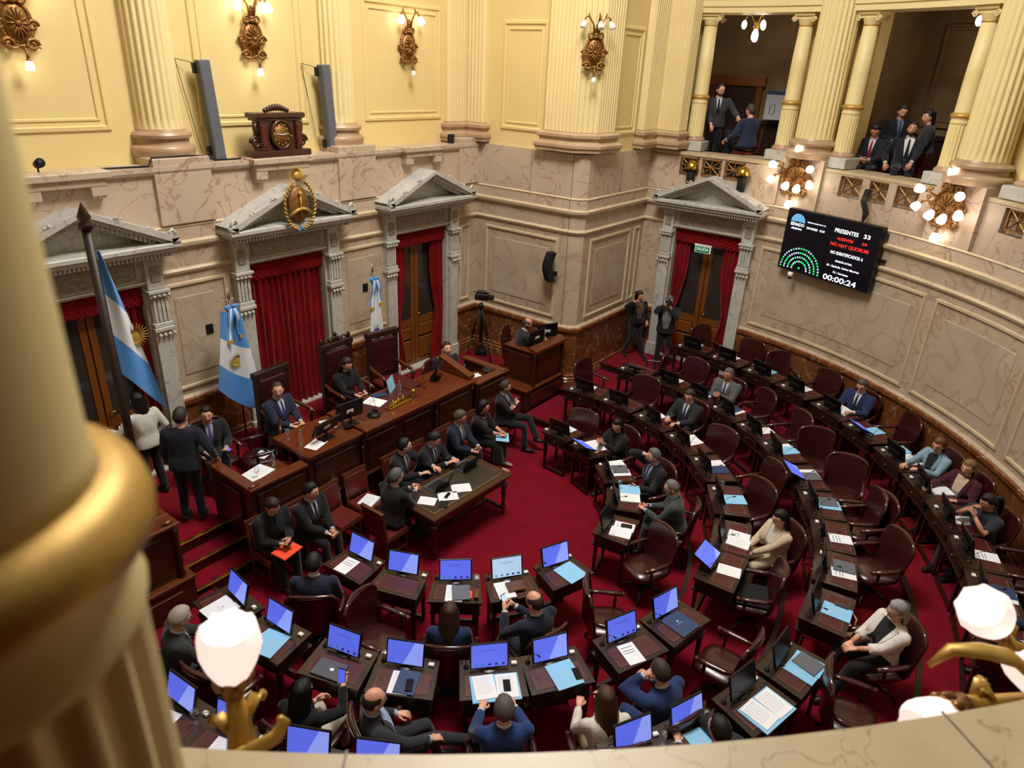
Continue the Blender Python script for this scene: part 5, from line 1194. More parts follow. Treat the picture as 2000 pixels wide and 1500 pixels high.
senator('man in navy suit and glasses reading at the wall row', (13.22, 1.82), 'D', ('D', 'R', 4), turn=18, lean=6, hair='short', hcol=(92, 90, 88), glasses=True, jacket=(38, 52, 94), shirt=(216, 218, 226), tie=(36, 36, 56), R=(.16, .36, .76), Lh=(-.12, .36, .80), hyaw=4, hpitch=28)
senator('woman with red hair and pale blue jacket writing at the wall row', (11.70, .34), 'D', ('D', 'R', 6), turn=14, lean=8, fem=True, hair='long', hairL=.16, hcol=(128, 76, 40), glasses=True, jacket=(136, 168, 188), shirt=(36, 38, 46), pants=(40, 42, 50), R=(.12, .42, .80), Lh=(-.12, .38, .82), hyaw=18, hpitch=14, open_v=.06)
senator('fair haired woman in maroon jacket and cream top at the wall row', (11.20, -.12), 'D', ('D', 'R', 7), turn=18, lean=4, fem=True, hair='long', hairL=.18, hcol=(150, 118, 80), jacket=(70, 26, 40), shirt=(214, 186, 160), pants=(50, 22, 32), R=(.16, .4, .80), Lh=(-.2, .3, .76), hyaw=14, hpitch=10, open_v=.08)
senator('woman in dark top with tied black hair touching her cheek', (10.32, -.46), 'D', ('D', 'R', 8), turn=24, lean=8, fem=True, hair='pony', hcol=(26, 22, 21), jacket=(44, 50, 62), pants=(40, 42, 50), R=(.07, .22, 1.04), Lh=(-.07, .27, 1.0), elbow=((.5, .5, -.8), (-.5, .5, -.8)), hpitch=20, hyaw=-14, sleeve=.4, vneck=False, palm=('in', 'in'), skin='skin_tan')
senator('woman in beige trouser suit and glasses seated in the second row', (8.50, 1.70), 'B', ('B', 'R', 6), turn=34, lean=2, fem=True, hair='long', hairL=.26, hcol=(26, 22, 20), glasses=True, jacket=(208, 190, 164), shirt=(230, 226, 220), pants=(208, 190, 164), R=(.05, .36, .68), Lh=(-.05, .36, .68), hyaw=0, hpitch=14, palm=('in', 'in'), open_v=.05)
senator('white haired woman in white jacket with black piping, hands clasped', (7.36, .08), 'C', ('C', 'R', 10), turn=42, lean=-3, fem=True, hair='long', hairL=.16, hcol=(178, 176, 174), glasses=True, jacket=(232, 226, 220), shirt=(36, 38, 42), pants=(30, 32, 36), R=(.04, .32, .72), Lh=(-.06, .32, .72), hyaw=0, hpitch=14, sleeve=.8, palm=('down', 'down'), open_v=.07, ankles=((.12, .5, .09), (-.1, .5, .09)))
senator('man in navy sleeves partly hidden behind the near right lamp', (8.2, -1.3), 'D', ('D', 'R', 11), lean=8, jacket=(34, 44, 78), tie=(40, 40, 60), R=(.14, .42, .80), Lh=(-.14, .42, .82))
# ---- senators, near half
senator('man in navy suit seen from behind at the first front desk', (3.96, 5.74), 'A', ('A', 'L', 0), turn=38, lean=8, hcol=(30, 27, 26), jacket=(34, 40, 60), R=(.14, .3, .7), Lh=(-.14, .3, .7), hpitch=14, hair='short')
senator('woman in blue jacket with long brown hair seen from behind, front row', (4.42, 3.98), 'A', ('A', 'L', 2), lean=6, fem=True, hair='long', hairL=.3, hcol=(74, 50, 30), jacket=(36, 50, 96), pants=(30, 36, 60), hpitch=14)
_, mw, wr, wl, *_ = senator('bald man in navy suit reading a bright phone in the front row', (5.14, 3.34), 'A', ('A', 'L', 3), turn=20, lean=4, hair='bald', hcol=(60, 48, 42), jacket=(32, 38, 56), R=(-.02, .32, .92), Lh=(-.18, .3, .94), hpitch=20, hyaw=14, palm=('in', 'in'), ankles=((.11, .5, .09), (-.16, .48, .09)))
hold(mw, Vector((-.11, .42, 1.0)), (62, 0, 12), (.08, .165, .009), 'phone', 'mobile_phone', 'bright phone raised by the bald man in the front row', 'phone', 'screen_pale')
_, mw, wr, wl, *_ = senator('old white haired man in dark grey suit reading a phone, second row', (2.42, 5.92), 'B', ('B', 'L', 0), turn=-14, lean=10, hair='short', hcol=(196, 186, 174), glasses=True, jacket=(50, 54, 54), shirt=(206, 210, 216), tie=(60, 64, 80), R=(.06, .36, .80), Lh=(-.1, .42, .84), hpitch=24, hyaw=8, palm=('in', 'up'))
hold(mw, wl + Vector((.04, .09, .03)), (25, 0, 60), (.085, .17, .009), 'phone', 'mobile_phone', 'blue-lit phone held by the old white haired man', 'phone', 'screen')
_, mw, wr, wl, *_ = senator('woman in black with long black hair photographing with a phone', (2.66, 4.22), 'B', ('B', 'L', 2), turn=-6, lean=4, fem=True, hair='long', hairL=.34, hcol=(20, 18, 18), jacket=(24, 24, 27), pants=(206, 196, 182), R=(.18, .36, .98), Lh=(-.1, .28, .72), palm=('fwd', 'in'), hpitch=12, curl=(.8, .5))
hold(mw, wr + Vector((-.02, .03, .1)), (72, 0, 10), (.08, .165, .009), 'phone', 'mobile_phone', 'white cased phone raised by the black haired woman', 'phone', 'screen')
senator('bald man in charcoal suit sprawled sideways with one leg stretched', (3.0, 3.62), 'B', ('B', 'L', 3), turn=-58, lean=-8, hair='bald', hcol=(46, 38, 34), jacket=(50, 52, 58), shirt=(168, 190, 236), R=(.22, .34, .74), Lh=(-.2, .14, .70), hyaw=0, hpitch=2, open_v=.06, knees=((.12, .42, .60), (-.1, .40, .54)), ankles=((.12, .86, .34), (-.1, .52, .09)), lapel=True)
senator('man in bright blue suit with grey hair seen from behind, second row', (3.68, 2.64), 'B', ('B', 'L', 4), lean=6, hair='short', hcol=(104, 98, 92), jacket=(40, 62, 116), R=(.16, .4, .78), Lh=(-.16, .4, .78), hpitch=18)
senator('woman in white jacket with long brown hair leaning over her blue folder', (4.42, 2.0), 'B', ('B', 'L', 5), lean=14, turn=-8, fem=True, hair='long', hairL=.36, hcol=(84, 58, 36), jacket=(226, 218, 208), pants=(150, 128, 100), R=(.12, .4, .78), Lh=(-.14, .38, .76), hpitch=18)
senator('man in blue suit resting his head on his hand, second row', (5.02, 1.74), 'B', ('B', 'L', 6), turn=10, lean=14, hair='thin', hcol=(66, 52, 40), jacket=(40, 58, 110), R=(.2, .34, .78), Lh=(-.1, .2, 1.12), hpitch=26, hyaw=-8, elbow=(None, (-.6, .5, -.6)), palm=('down', 'in'), curl=(.5, .3))
senator('person with one hand on a third row desk under the stone rail', (4.62, 1.0), 'C', ('C', 'S', 2), lean=10, jacket=(36, 38, 44), R=(.2, .5, .80), Lh=(-.12, .36, .76))
# ---- public gallery
def gal(label, r, a, z, **kw):
    x, y = pol(r, a); return person(label, head=(x, y), z=z, **kw)
gal('bearded cameraman in grey pullover pointing from the gallery opening', 8.95, 3.3, 4.82, face=-150, pose='stand', lean=6, hair='receding', hcol=(48, 38, 34), beard=True, bcol=(84, 62, 48), glasses=True, jacket=(62, 64, 70), shirt=(210, 210, 214), tie=(26, 26, 30), hyaw=26, hpitch=14, Lh=(-.42, .36, 1.06), R=(.12, .3, .9), pants=(26, 26, 30), lapel=False)
gal('man in navy jacket turned away beside the gallery camera', 8.75, -2.0, 4.84, face=60, lean=4, hcol=(70, 66, 62), jacket=(38, 48, 78), shirt=(230, 230, 232), hyaw=10, R=(.1, .3, .7), Lh=(-.34, .2, .62))
gal('man in dark suit and red tie looking at his hands in the gallery', 8.95, -18.9, 4.68, face=176, lean=12, hpitch=42, hyaw=12, jacket=(30, 32, 40), shirt=(206, 206, 214), tie=(140, 24, 40), R=(.06, .32, .68), Lh=(-.06, .34, .68), palm=('in', 'up'), hcol=(24, 21, 20), skin='skin_tan')
gal('bearded man in dark suit and black tie facing out from the gallery', 9.0, -23.3, 4.75, face=-170, lean=2, hpitch=0, hyaw=-6, beard=True, bcol=(44, 34, 30), jacket=(28, 30, 40), shirt=(224, 226, 232), tie=(24, 26, 40), R=(.3, .1, .6), Lh=(-.1, .4, .64), hcol=(36, 29, 26), skin='skin_tan', open_v=.05)
gal('man in dark suit bending forward at the back of the gallery', 9.8, -18.7, 5.02, face=-150, lean=10, hpitch=24, jacket=(28, 30, 38), shirt=(120, 130, 170), tie=(60, 66, 90), hcol=(52, 48, 46))
gal('black haired woman in patterned top at the back of the gallery', 9.6, -22.5, 5.0, face=110, lean=6, fem=True, hair='long', hairL=.2, hcol=(20, 18, 18), jacket=(54, 54, 56), pants=(30, 30, 34), vneck=False, hyaw=20)
flush_remesh()
# ================================================================ LAMPS
def tulip(mb, M, mi, r=.06, h=.12, lobes=8):
    prof = [(.36, 0), (.58, .12), (.82, .36), (.97, .6), (1.0, .74), (.95, .87), (.84, 1.0)]; n = lobes * 3; vs = []
    for (a, z) in prof:
        for k in range(n):
            t = 2 * PI * k / n; rr = r * a * (1 + (.035 * math.cos(lobes * t) if z > .7 else 0)); zz = h * z + (.035 * h * math.cos(lobes * t) if z > .85 else 0); vs.append(M @ Vector((rr * math.cos(t), rr * math.sin(t), zz)))
    mb.add(vs, [(i * n + k, i * n + (k + 1) % n, (i + 1) * n + (k + 1) % n, (i + 1) * n + k) for i in range(len(prof) - 1) for k in range(n)], mi)
    mb.add([vs[k] for k in range(n)], [tuple(range(n))[::-1]], mi); mb.add([vs[-n + k] for k in range(n)], [tuple(range(n))], mi)
def aim(p, d):
    d = Vector(d).normalized(); q = Vector((0, 0, 1)).rotation_difference(d); return Matrix.Translation(p) @ q.to_matrix().to_4x4()
def spiral(c, r, turns, sx, plane='xz', y=0, n=14):
    return [(c[0] + sx * r * (1 - .75 * i / n) * math.cos(turns * 2 * PI * i / n), c[1], c[2] + r * (1 - .75 * i / n) * math.sin(turns * 2 * PI * i / n)) for i in range(n + 1)]
def cartouche(t, w=.2, h=.3, m='bronze'):
    b = MB(); b.lathe([(.0, .1), (.35, .095), (.8, .06), (1.0, .02), (1.0, -.02)][::-1], 24, M=Matrix.Rotation(PI / 2, 4, 'X') @ Matrix.Scale(1, 4), sx=w, sy=h); b.build('shield', m, t, smooth=True)
    b = MB(); b.tube([(w * 1.02 * math.cos(a), -.03, h * 1.02 * math.sin(a)) for a in [2 * PI * i / 28 for i in range(29)]], .026, 7); b.build('scroll_rim', m, t, smooth=True)
    b = MB(); 
    for i in range(14): a = 2 * PI * i / 14; b.tube([(0, -.1, 0), (w * .45 * math.cos(a), -.108, h * .45 * math.sin(a)), (w * .7 * math.cos(a), -.08, h * .7 * math.sin(a))], [.006, .012, .016], 5)
    b.ball((0, -.11, 0), .035, 10, 6); b.build('shell_rays', m, t, smooth=True)
    b = MB()
    for sx in (-1, 1):
        b.tube(spiral((sx * w * 1.05, -.04, -.02), .07, 1.3, sx), .02, 6); b.tube(spiral((sx * w * .75, -.05, -h * .95), .08, 1.3, sx), .024, 6); b.tube(spiral((sx * w * .5, -.06, h * 1.05), .07, 1.2, -sx), .024, 6)
        b.tube([(sx * .03, -.1, -h * 1.0), (sx * .1, -.13, -h * 1.12), (sx * .17, -.11, -h * 1.02), (sx * .2, -.1, -h * 1.1)], [.02, .018, .014, .006], 6)
    for k in range(5): b.ball((0, -.07, h * 1.0 + .045 * k), (.05 - .007 * k, .035, .035), 8, 5)
    b.build('foliage', m, t, smooth=True)
def sconce(x, y, z, rz, label, top='lamp_glass', bottom='lamp_glass'):
    t = thing('wall_sconce', label, 'wall lamp', (x, y, z), rz)
    cartouche(t, .17, .25)
    b = MB(); b.tube([(0, -.08, -.26), (0, -.16, -.3), (0, -.17, -.34), (0, -.17, -.4)], [.02, .016, .014, .022], 7); b.lathe([(.012, .0), (.03, -.02), (.035, -.035)], 10, M=Matrix.Translation((0, -.17, -.38))); b.build('drop_arm', 'bronze', t, smooth=True)
    g = MB(); tulip(g, aim((0, -.17, -.40), (0, 0, -1)), 0, .05, .12); g.build('glass_shade', bottom, t, smooth=True)
    for (dx, dy, dz, ad) in ((-.24, -.12, .50, (-.35, -.3, -1)), (.24, -.12, .50, (.35, -.3, -1)), (0, -.34, .48, (0, -.5, -1))):
        b = MB(); b.tube([(dx * .15, -.08, .32), (dx * .3, -.06 + dy * .3, .46), (dx * .6, dy * .7, .56), (dx * .85, dy * .9, .58), (dx, dy, dz + .02)], [.02, .016, .014, .012, .018], 6); b.tube([(dx * .6, dy * .7, .56), (dx * .7, dy * .7, .62), (dx * .62, dy * .6, .64)], [.012, .014, .005], 5); b.build('arm', 'bronze', t, smooth=True)
        g = MB(); tulip(g, aim((dx, dy, dz + .01), ad), 0, .06, .13); g.build('glass_shade', top, t, smooth=True)
for x, lb in ((3.83, 'far left, its lower shade lit'), (7.08, 'above the wooden clock')): sconce(x, YU - .02, 6.93, 0, 'ornate bronze wall lamp with lit glass shades, ' + lb)
sconce(10.45, YU - .02, 6.98, 0, 'ornate bronze wall lamp with unlit lower shade, right of the loudspeakers', bottom='lamp_off')
sconce(12.17, 7.50, 7.02, -PI / 4, 'ornate bronze wall lamp with unlit shades on the pier pilaster', top='lamp_off', bottom='lamp_off')
def gallery_lamp(x, y, z, rz, label, glass='lamp_glass', s=1.0):
    t = thing('gallery_lamp', label, 'wall lamp', (x, y, z), rz); t.scale = (s, s, s)
    cartouche(t, .27, .28)
    def globe(p, d, r=.072):
        g = MB(); tulip(g, aim(p, d), 0, r, r * 2.1); g.build('glass_shade', glass, t, smooth=True)
        c = MB(); c.lathe([(.0, -.03), (.022, -.03), (.03, -.005), (.038, .012), (.03, .014)], 10, M=aim(p, d))
        for k in range(6): a = k * PI / 3; c.tube([(aim(p, d) @ Vector((.026 * math.cos(a), .026 * math.sin(a), 0))), (aim(p, d) @ Vector((.046 * math.cos(a), .046 * math.sin(a), .03)))], [.012, .004], 4)
        c.build('cup', 'bronze', t, smooth=True)
    def arm(pts, r=.018):
        b = MB(); b.tube(pts, [r * 1.4] + [r] * (len(pts) - 2) + [r * .8], 7); b.tube(spiral((pts[1][0], pts[1][1], pts[1][2] + .05), .05, 1.2, 1), .013, 5); b.build('arm', 'bronze', t, smooth=True)
    arm([(0, -.08, .28), (0, -.14, .38), (0, -.14, .44)]); globe((0, -.14, .45), (0, 0, 1), .075)
    for sx in (-1, 1):
        arm([(sx * .18, -.08, .12), (sx * .3, -.16, .2), (sx * .36, -.2, .22)]); globe((sx * .36, -.21, .215), (sx * .25, -.6, .15))
        arm([(sx * .2, -.08, .0), (sx * .3, -.16, .06), (sx * .38, -.2, .03)]); globe((sx * .38, -.21, .02), (sx * .45, -.4, -.8))
        if sx > 0: arm([(sx * .12, -.09, -.1), (sx * .18, -.2, -.05), (sx * .2, -.26, -.07)]); globe((sx * .2, -.27, -.08), (sx * .2, -.6, -.7))
    arm([(0, -.1, -.02), (0, -.22, .02), (0, -.3, -.04)]); globe((0, -.31, -.05), (0, -.6, -.7))
    arm([(0, -.08, -.3), (0, -.12, -.36), (0, -.12, -.4)]); globe((0, -.12, -.4), (0, 0, -1))
    return t
for a, lb in ((-13.0, 'left of the scoreboard, below a giant column'), (-35.6, 'right of the scoreboard')):
    x, y = pol(RI - .1, a); gallery_lamp(x, y, 4.93, math.radians(a + 90) + PI, 'ornate gilt gallery lamp with glowing glass globes, ' + lb)
# near lamps, seen from above behind the rail
for a, lb, z in ((-149.2, 'near left, glowing tulip above the rail', 4.92), (-124.0, 'near right above the rail', 4.92)):
    x, y = pol(RI - .06, a); t = thing('gallery_lamp', 'large gilt gallery lamp in the foreground, ' + lb, 'wall lamp', (0, 0, 0))
    gl = (((.70, 1.45, 5.095), (.05, -.02, 1), .085), ) if a < -140 else (((2.52, -.26, 5.02), (-.45, .28, .5), .085), ((2.30, -.44, 4.98), (.2, .3, .2), .07), ((2.02, -.19, 5.02), (-.6, .3, -.05), .07))
    hub = (x, y, z)
    MB().ball((0, 0, 0), (.24, .1, .26), 14, 9, M=None).build('shield', 'bronze', t, smooth=True, loc=hub, rz=math.radians(a + 90))
    for (p, d, r) in gl:
        g = MB(); tulip(g, aim(p, d), 0, r, r * 2.2); g.build('glass_shade', 'lamp_glass_near', t, smooth=True)
        D = Vector(d).normalized(); A = aim(p, d); c = MB(); c.lathe([(.0, -.06), (.03, -.055), (.034, -.02), (.046, .02), (.04, .022)], 12, M=A)
        for k in range(8): q = k * PI / 4; c.tube([A @ Vector((.036 * math.cos(q), .036 * math.sin(q), -.01)), A @ Vector((.05 * math.cos(q), .05 * math.sin(q), .025)), A @ Vector((.058 * math.cos(q), .058 * math.sin(q), .03))], [.016, .014, .004], 5)
        c.build('cup', 'bronze', t, smooth=True)
        P = Vector(p); H = Vector(hub)
        if a < -140: pts = [P - D * .05, P + Vector((-.01, -.02, -.14)), P + Vector((-.03, -.05, -.24)), P + Vector((-.05, -.08, -.36))]; rad = [.024, (.034, .026), (.05, .034), (.055, .04)]
        else: pts = [P - D * .05, P - D * .1 + Vector((0, -.01, -.03)), (P - D * .1).lerp(H, .5), H]; rad = [.024, (.032, .026), (.036, .03), .05]
        b = MB(); b.tube(pts, rad, 9); b.build('arm', 'gold', t, smooth=True)
        for k in range(3):
            b = MB(); q0 = Vector(pts[1]).lerp(Vector(pts[2]), k / 3); sd_ = Vector((math.cos(2.1 * k), math.sin(2.1 * k), 0)); b.tube([q0 + sd_ * .02, q0 + sd_ * .06 + Vector((0, 0, .05)), q0 + sd_ * .085 + Vector((0, 0, .04)), q0 + sd_ * .08 + Vector((0, 0, .015))], [(.022, .01), (.024, .009), (.016, .008), (.006, .005)], 7); b.build('acanthus_leaf', 'gold', t, smooth=True)
    # acanthus scroll leaf
    sc_ = [Vector((.682, 1.195, 5.155)), Vector((.692, 1.20, 5.12)), Vector((.665, 1.20, 5.095)), Vector((.615, 1.22, 5.085)), Vector((.55, 1.26, 5.03)), Vector((.5, 1.31, 4.93))] if a < -140 else [Vector((2.06, -.1, 5.10)), Vector((2.10, -.14, 5.16)), Vector((2.16, -.22, 5.16)), Vector((2.24, -.30, 5.12)), Vector((2.3, -.38, 5.04)), Vector((2.34, -.44, 4.95))]
    b = MB(); b.tube(sc_, [(.008, .008), (.022, .012), (.032, .014), (.038, .016), (.04, .02), (.04, .03)], 9); b.build('acanthus_leaf', 'gold', t, smooth=True)
# hanging lamp in the gallery opening
x, y = pol(9.3, .5); t = thing('hanging_lamp', 'gilt hanging lamp with white glass globes inside the gallery opening', 'chandelier', (x, y, 7.72))
MB().tube([(0, 0, .4), (0, 0, .1)], .012, 6).build('rod', 'brass', t); MB().lathe([(.02, .12), (.06, .06), (.04, .02), (.08, .0), (.05, -.05)], 12).build('hub', 'gold', t, smooth=True)
g = MB(); tulip(g, aim((0, 0, -.04), (0, 0, -1)), 0, .085, .2, 1); g.ball((0, 0, -.24), (.06, .06, .06), 10, 6); g.build('centre_globe', 'lamp_glass', t, smooth=True)
for k in range(3):
    a = 1.9 + k * 2 * PI / 3; c, s_ = math.cos(a), math.sin(a); MB().tube([(.03 * c, .03 * s_, .02), (.12 * c, .12 * s_, .2), (.22 * c, .22 * s_, .22), (.26 * c, .26 * s_, .1)], .012, 6).build('arm', 'gold', t, smooth=True)
    MB().ball((.26 * c, .26 * s_, .03), (.055, .055, .085), 12, 8).build('globe', 'lamp_glass', t, smooth=True)
def bulb(par, loc, e, col=(1, .8, .62), r=.05):
    d = bpy.data.lights.new('bulb', 'POINT'); d.energy = e; d.color = col; d.shadow_soft_size = r; o = bpy.data.objects.new('bulb', d); COL.objects.link(o); o.parent = par; o.location = loc
bulb(t, (0, 0, -.4), 9)
fill_lamp = dup(t, (*pol(9.7, -26), 7.75), .6, 'added unseen hanging lamp with white globes, brightening the right gallery bay')  # lamp and bulb added out of view behind the lintel to light this bay
# ================================================================ SCOREBOARD
def text_mesh(body, height=None, width=None):
    c = bpy.data.curves.new('txt', 'FONT'); c.body = body; c.size = 1; c.align_x = 'LEFT'; c.offset = .012; c.resolution_u = 3
    o = bpy.data.objects.new('txt', c); COL.objects.link(o); bpy.context.view_layer.update()
    me = bpy.data.meshes.new_from_object(o.evaluated_get(bpy.context.evaluated_depsgraph_get())); bpy.data.objects.remove(o); bpy.data.curves.remove(c)
    xs = [v.co.x for v in me.vertices]; ys = [v.co.y for v in me.vertices]; w0, w1, h0, h1 = min(xs), max(xs), min(ys), max(ys)
    return me, w0, w1 - w0, h0, h1 - h0
mat('led_white', (240, 244, 255), .5, emit=1.5, emitcol=(236, 242, 255)); mat('led_red', (240, 50, 40), .5, emit=1.2, emitcol=(255, 48, 36)); mat('led_green', (40, 210, 110), .5, emit=1.0, emitcol=(40, 225, 110)); mat('led_blue', (110, 180, 235), .5, emit=1.0, emitcol=(120, 190, 245)); mat('led_panel', (10, 11, 22), .25, emit=.012, emitcol=(30, 34, 80))
mat('led_seat', (190, 205, 240), .5, emit=.8, emitcol=(190, 208, 245))
bx_, by_ = pol(7.70, -21.4); W_, H_ = 2.0, 1.17
SB = thing('scoreboard', 'wall-hung electronic voting scoreboard reading PRESENTES 33 and NO HAY QUORUM', 'display board', (bx_, by_, 3.80), math.radians(-21.4 + 90) + PI)
MB().bbox(-W_ / 2 - .02, W_ / 2 + .02, .0, .12, -H_ / 2 - .02, H_ / 2 + .02, .008).build('housing', 'black', SB)
for i in (0, 1):
    for j in (0, 1):
        x0 = -W_ / 2 + i * W_ / 2; z0 = -H_ / 2 + j * H_ / 2; MB().box(x0 + .002, x0 + W_ / 2 - .002, -.006, .002, z0 + .002, z0 + H_ / 2 - .002).build('display', 'led_panel', SB)
def led(body, x0, x1, z, hgt, m):
    me, w0, w, h0, h = text_mesh(body); sx = (x1 - x0) / w; sz = hgt / h
    for v in me.vertices: v.co = ((v.co.x - w0) * sx + x0, -.0085, (v.co.y - h0) * sz + z)
    me.materials.clear(); me.materials.append(MATS[m]); o = bpy.data.objects.new('lettering', me); COL.objects.link(o); o.parent = SB
# screen coordinates: u 0..1 left to right, v 0..1 top to bottom
U = lambda u: -W_ / 2 + u * W_; V = lambda v: H_ / 2 - v * H_
led('SENADO', U(.045), U(.205), V(.255), .062, 'led_white'); led('ARGENTINA', U(.06), U(.185), V(.315), .036, 'led_white')
led('PERIODO LEGISLATIVO 143', U(.235), U(.44), V(.165), .024, 'led_white'); led('29/10/2025  15:43', U(.235), U(.44), V(.265), .042, 'led_white')
led('PRESENTES', U(.545), U(.79), V(.205), .075, 'led_white'); led('33', U(.845), U(.91), V(.205), .075, 'led_white')
led('AUSENTES', U(.585), U(.755), V(.315), .05, 'led_red'); led('39', U(.845), U(.895), V(.315), .05, 'led_red')
led('NO HAY QUORUM', U(.53), U(.925), V(.43), .078, 'led_red'); led('NO IDENTIFICADOS: 6', U(.55), U(.89), V(.55), .06, 'led_white')
led('ORADOR ACTUAL', U(.62), U(.80), V(.665), .035, 'led_white'); led('62 - Espinola, Carlos Mauricio', U(.54), U(.885), V(.765), .05, 'led_white'); led('PU - Corrientes', U(.625), U(.785), V(.85), .038, 'led_white'); led('00:00:24', U(.53), U(.885), V(.985), .105, 'led_white')
m = MB()
for r_ in (.16, .13, .10, .07, .04):
    n = 24; m.sheet([[((U(.125)) + (r_ - d_) * math.cos(PI * k / n), -.0085, V(.185) + (r_ - d_) * math.sin(PI * k / n) * .95) for k in range(n + 1)] for d_ in (0, .018)], flip=True)
o = m.build('dome_emblem', 'led_blue', SB)
rs = random.Random(11)
for ri, (rad, n) in enumerate(((.42, 24), (.335, 22), (.25, 16), (.165, 12))):
    for k in range(n):
        a = PI * (k + .5) / n * 1.04 - .06; g_ = rs.random() < (.3 if a > PI / 2 else .55)
        m = MB(); cx, cz = U(.245) + rad * 1.06 * math.cos(a), V(.965) + rad * math.sin(a); q = .016; m.box(cx - q, cx + q, -.009, -.004, cz - q, cz + q); m.box(cx - q * .4, cx + q * .4, -.0095, -.009, cz - q * .4, cz + q * .4); m.build('seat_light', 'led_green' if g_ else 'led_seat', SB)
m = MB(); m.box(U(.245) - .018, U(.245) + .018, -.009, -.004, V(.935) - .018, V(.935) + .018); m.build('seat_light', 'led_green', SB)
m = MB(); m.box(.98, 1.06, .04, .2, .4, .5); m.box(.9, 1.12, .12, .24, -.02, .03); m.box(-1.0, 1.0, .12, .24, .1, .16); m.build('bracket', 'black', SB)
t = thing('security_camera', 'small white security camera hanging under the scoreboard', 'camera', (*pol(7.68, -16.6), 3.1)); MB().lathe([(.05, .08), (.055, .03), (.045, -.01)], 12).build('mount', 'white_cup', t, smooth=True); MB().ball((0, 0, -.02), .042, 12, 8).build('dome', 'black', t, smooth=True)
m = MB()
for k in range(4): a0 = -24.6 + .25 * k; m.tube([(*pol(8.02, a0 + .3), 4.95), (*pol(7.9, a0), 4.75), (*pol(7.93, a0 - .6), 4.55), (*pol(7.82, a0 - .3 - .4 * k), 4.3)], .014, 6)
tag(m.build('cable_bundle', 'black', smooth=True), 'black cables hanging from the parapet grille to the scoreboard', 'cable')
# bells, exit sign, coat of arms
for a, lb in ((3.0, 'left'), (-5.5, 'right')):
    t = thing('alarm_bell', 'polished brass dome bell on black stand, %s of the exit pediment' % lb, 'bell', (*pol(7.75, a), 4.55)); MB().lathe([(.07, 0), (.085, .02), (.085, .3), (.05, .34)], 16).build('stand', 'black', t, smooth=True); MB().lathe([(.0, .50), (.06, .49), (.11, .45), (.14, .39), (.15, .33), (.145, .325), (.0, .33)], 24).build('dome', 'brass', t, smooth=True); MB().ball((0, 0, .51), .015, 8, 5).build('knob', 'brass', t, smooth=True)
t = thing('exit_sign', 'green SALIDA exit sign hanging in the right doorway', 'sign', (14.80, 5.87, 3.21), -PI / 2)
mat('exit_green', (20, 110, 66), .4, emit=.25, emitcol=(20, 120, 70)); mat('exit_white', (226, 236, 230), .4, emit=.35, emitcol=(226, 236, 230))
MB().bbox(-.18, .18, -.02, .02, -.08, .075, .004).build('frame', 'exit_white', t); MB().box(-.165, .165, -.024, -.018, -.068, .062).build('panel', 'exit_green', t); MB().bbox(-.2, .2, -.03, .03, .075, .1, .005).build('bracket', 'white_cup', t)
me, w0, w_, h0, h_ = text_mesh('SALIDA')
for v in me.vertices: v.co = ((v.co.x - w0) / w_ * .28 - .14, -.026, (v.co.y - h0) / h_ * .07 - .028)
me.materials.clear(); me.materials.append(MATS['exit_white']); o = bpy.data.objects.new('lettering', me); COL.objects.link(o); o.parent = t
t = thing('coat_of_arms', 'gilt bronze coat of arms with rayed sun over the centre doorway', 'emblem', (7.06, 9.73, 4.52)); t.scale = (1.2, 1.2, 1.2)
b = MB(); b.lathe([(0, .03), (.9, .02), (1, -.01)][::-1], 28, M=Matrix.Rotation(PI / 2, 4, 'X'), sx=.17, sy=.25); b.build('oval_shield', 'bronze', t, smooth=True)
for sx in (-1, 1):
    b = MB()
    for k in range(15):
        a = -PI / 2 + sx * (.12 + k * .175); cx, cz = .215 * math.cos(a), .30 * math.sin(a); tx, tz = -math.sin(a) * sx, math.cos(a) * sx
        b.tube([(cx, -.02, cz), (cx + .05 * tx + .03 * math.cos(a), -.04, cz + .05 * tz + .03 * math.sin(a)), (cx + .08 * tx + .03 * math.cos(a), -.02, cz + .08 * tz + .03 * math.sin(a))], [.01, .017, .003], 5)
    b.build('laurel_branch', 'gold', t, smooth=True)
b = MB(); b.ball((0, -.02, .37), (.065, .03, .065), 12, 8)
for k in range(21): a = -.35 + (PI + .7) * k / 20; b.tube([(.06 * math.cos(a), -.01, .37 + .06 * math.sin(a)), (.145 * math.cos(a), -.005, .37 + .145 * math.sin(a))], [.009, .002], 4)
b.build('rayed_sun', 'gold', t, smooth=True)
b = MB(); b.tube([(0, -.05, -.2), (0, -.05, .12)], .01, 6); b.ball((0, -.05, .15), (.03, .025, .035), 8, 6); b.build('pike_and_cap', 'gold', t, smooth=True)
b = MB(); b.tube([(-.17, -.03, -.13), (-.06, -.06, -.06), (0, -.075, -.045)], [.026, .024, .02], 7); b.tube([(.17, -.03, -.13), (.06, -.06, -.06), (0, -.075, -.045)], [.026, .024, .02], 7); b.build('clasped_hands', 'gold', t, smooth=True)
b = MB(); b.tube([(-.07, -.03, -.36), (0, -.04, -.31), (.07, -.03, -.36)], .012, 6); b.ball((0, -.04, -.31), .022, 8, 5); b.build('ribbon', 'flag_blue', t, smooth=True)
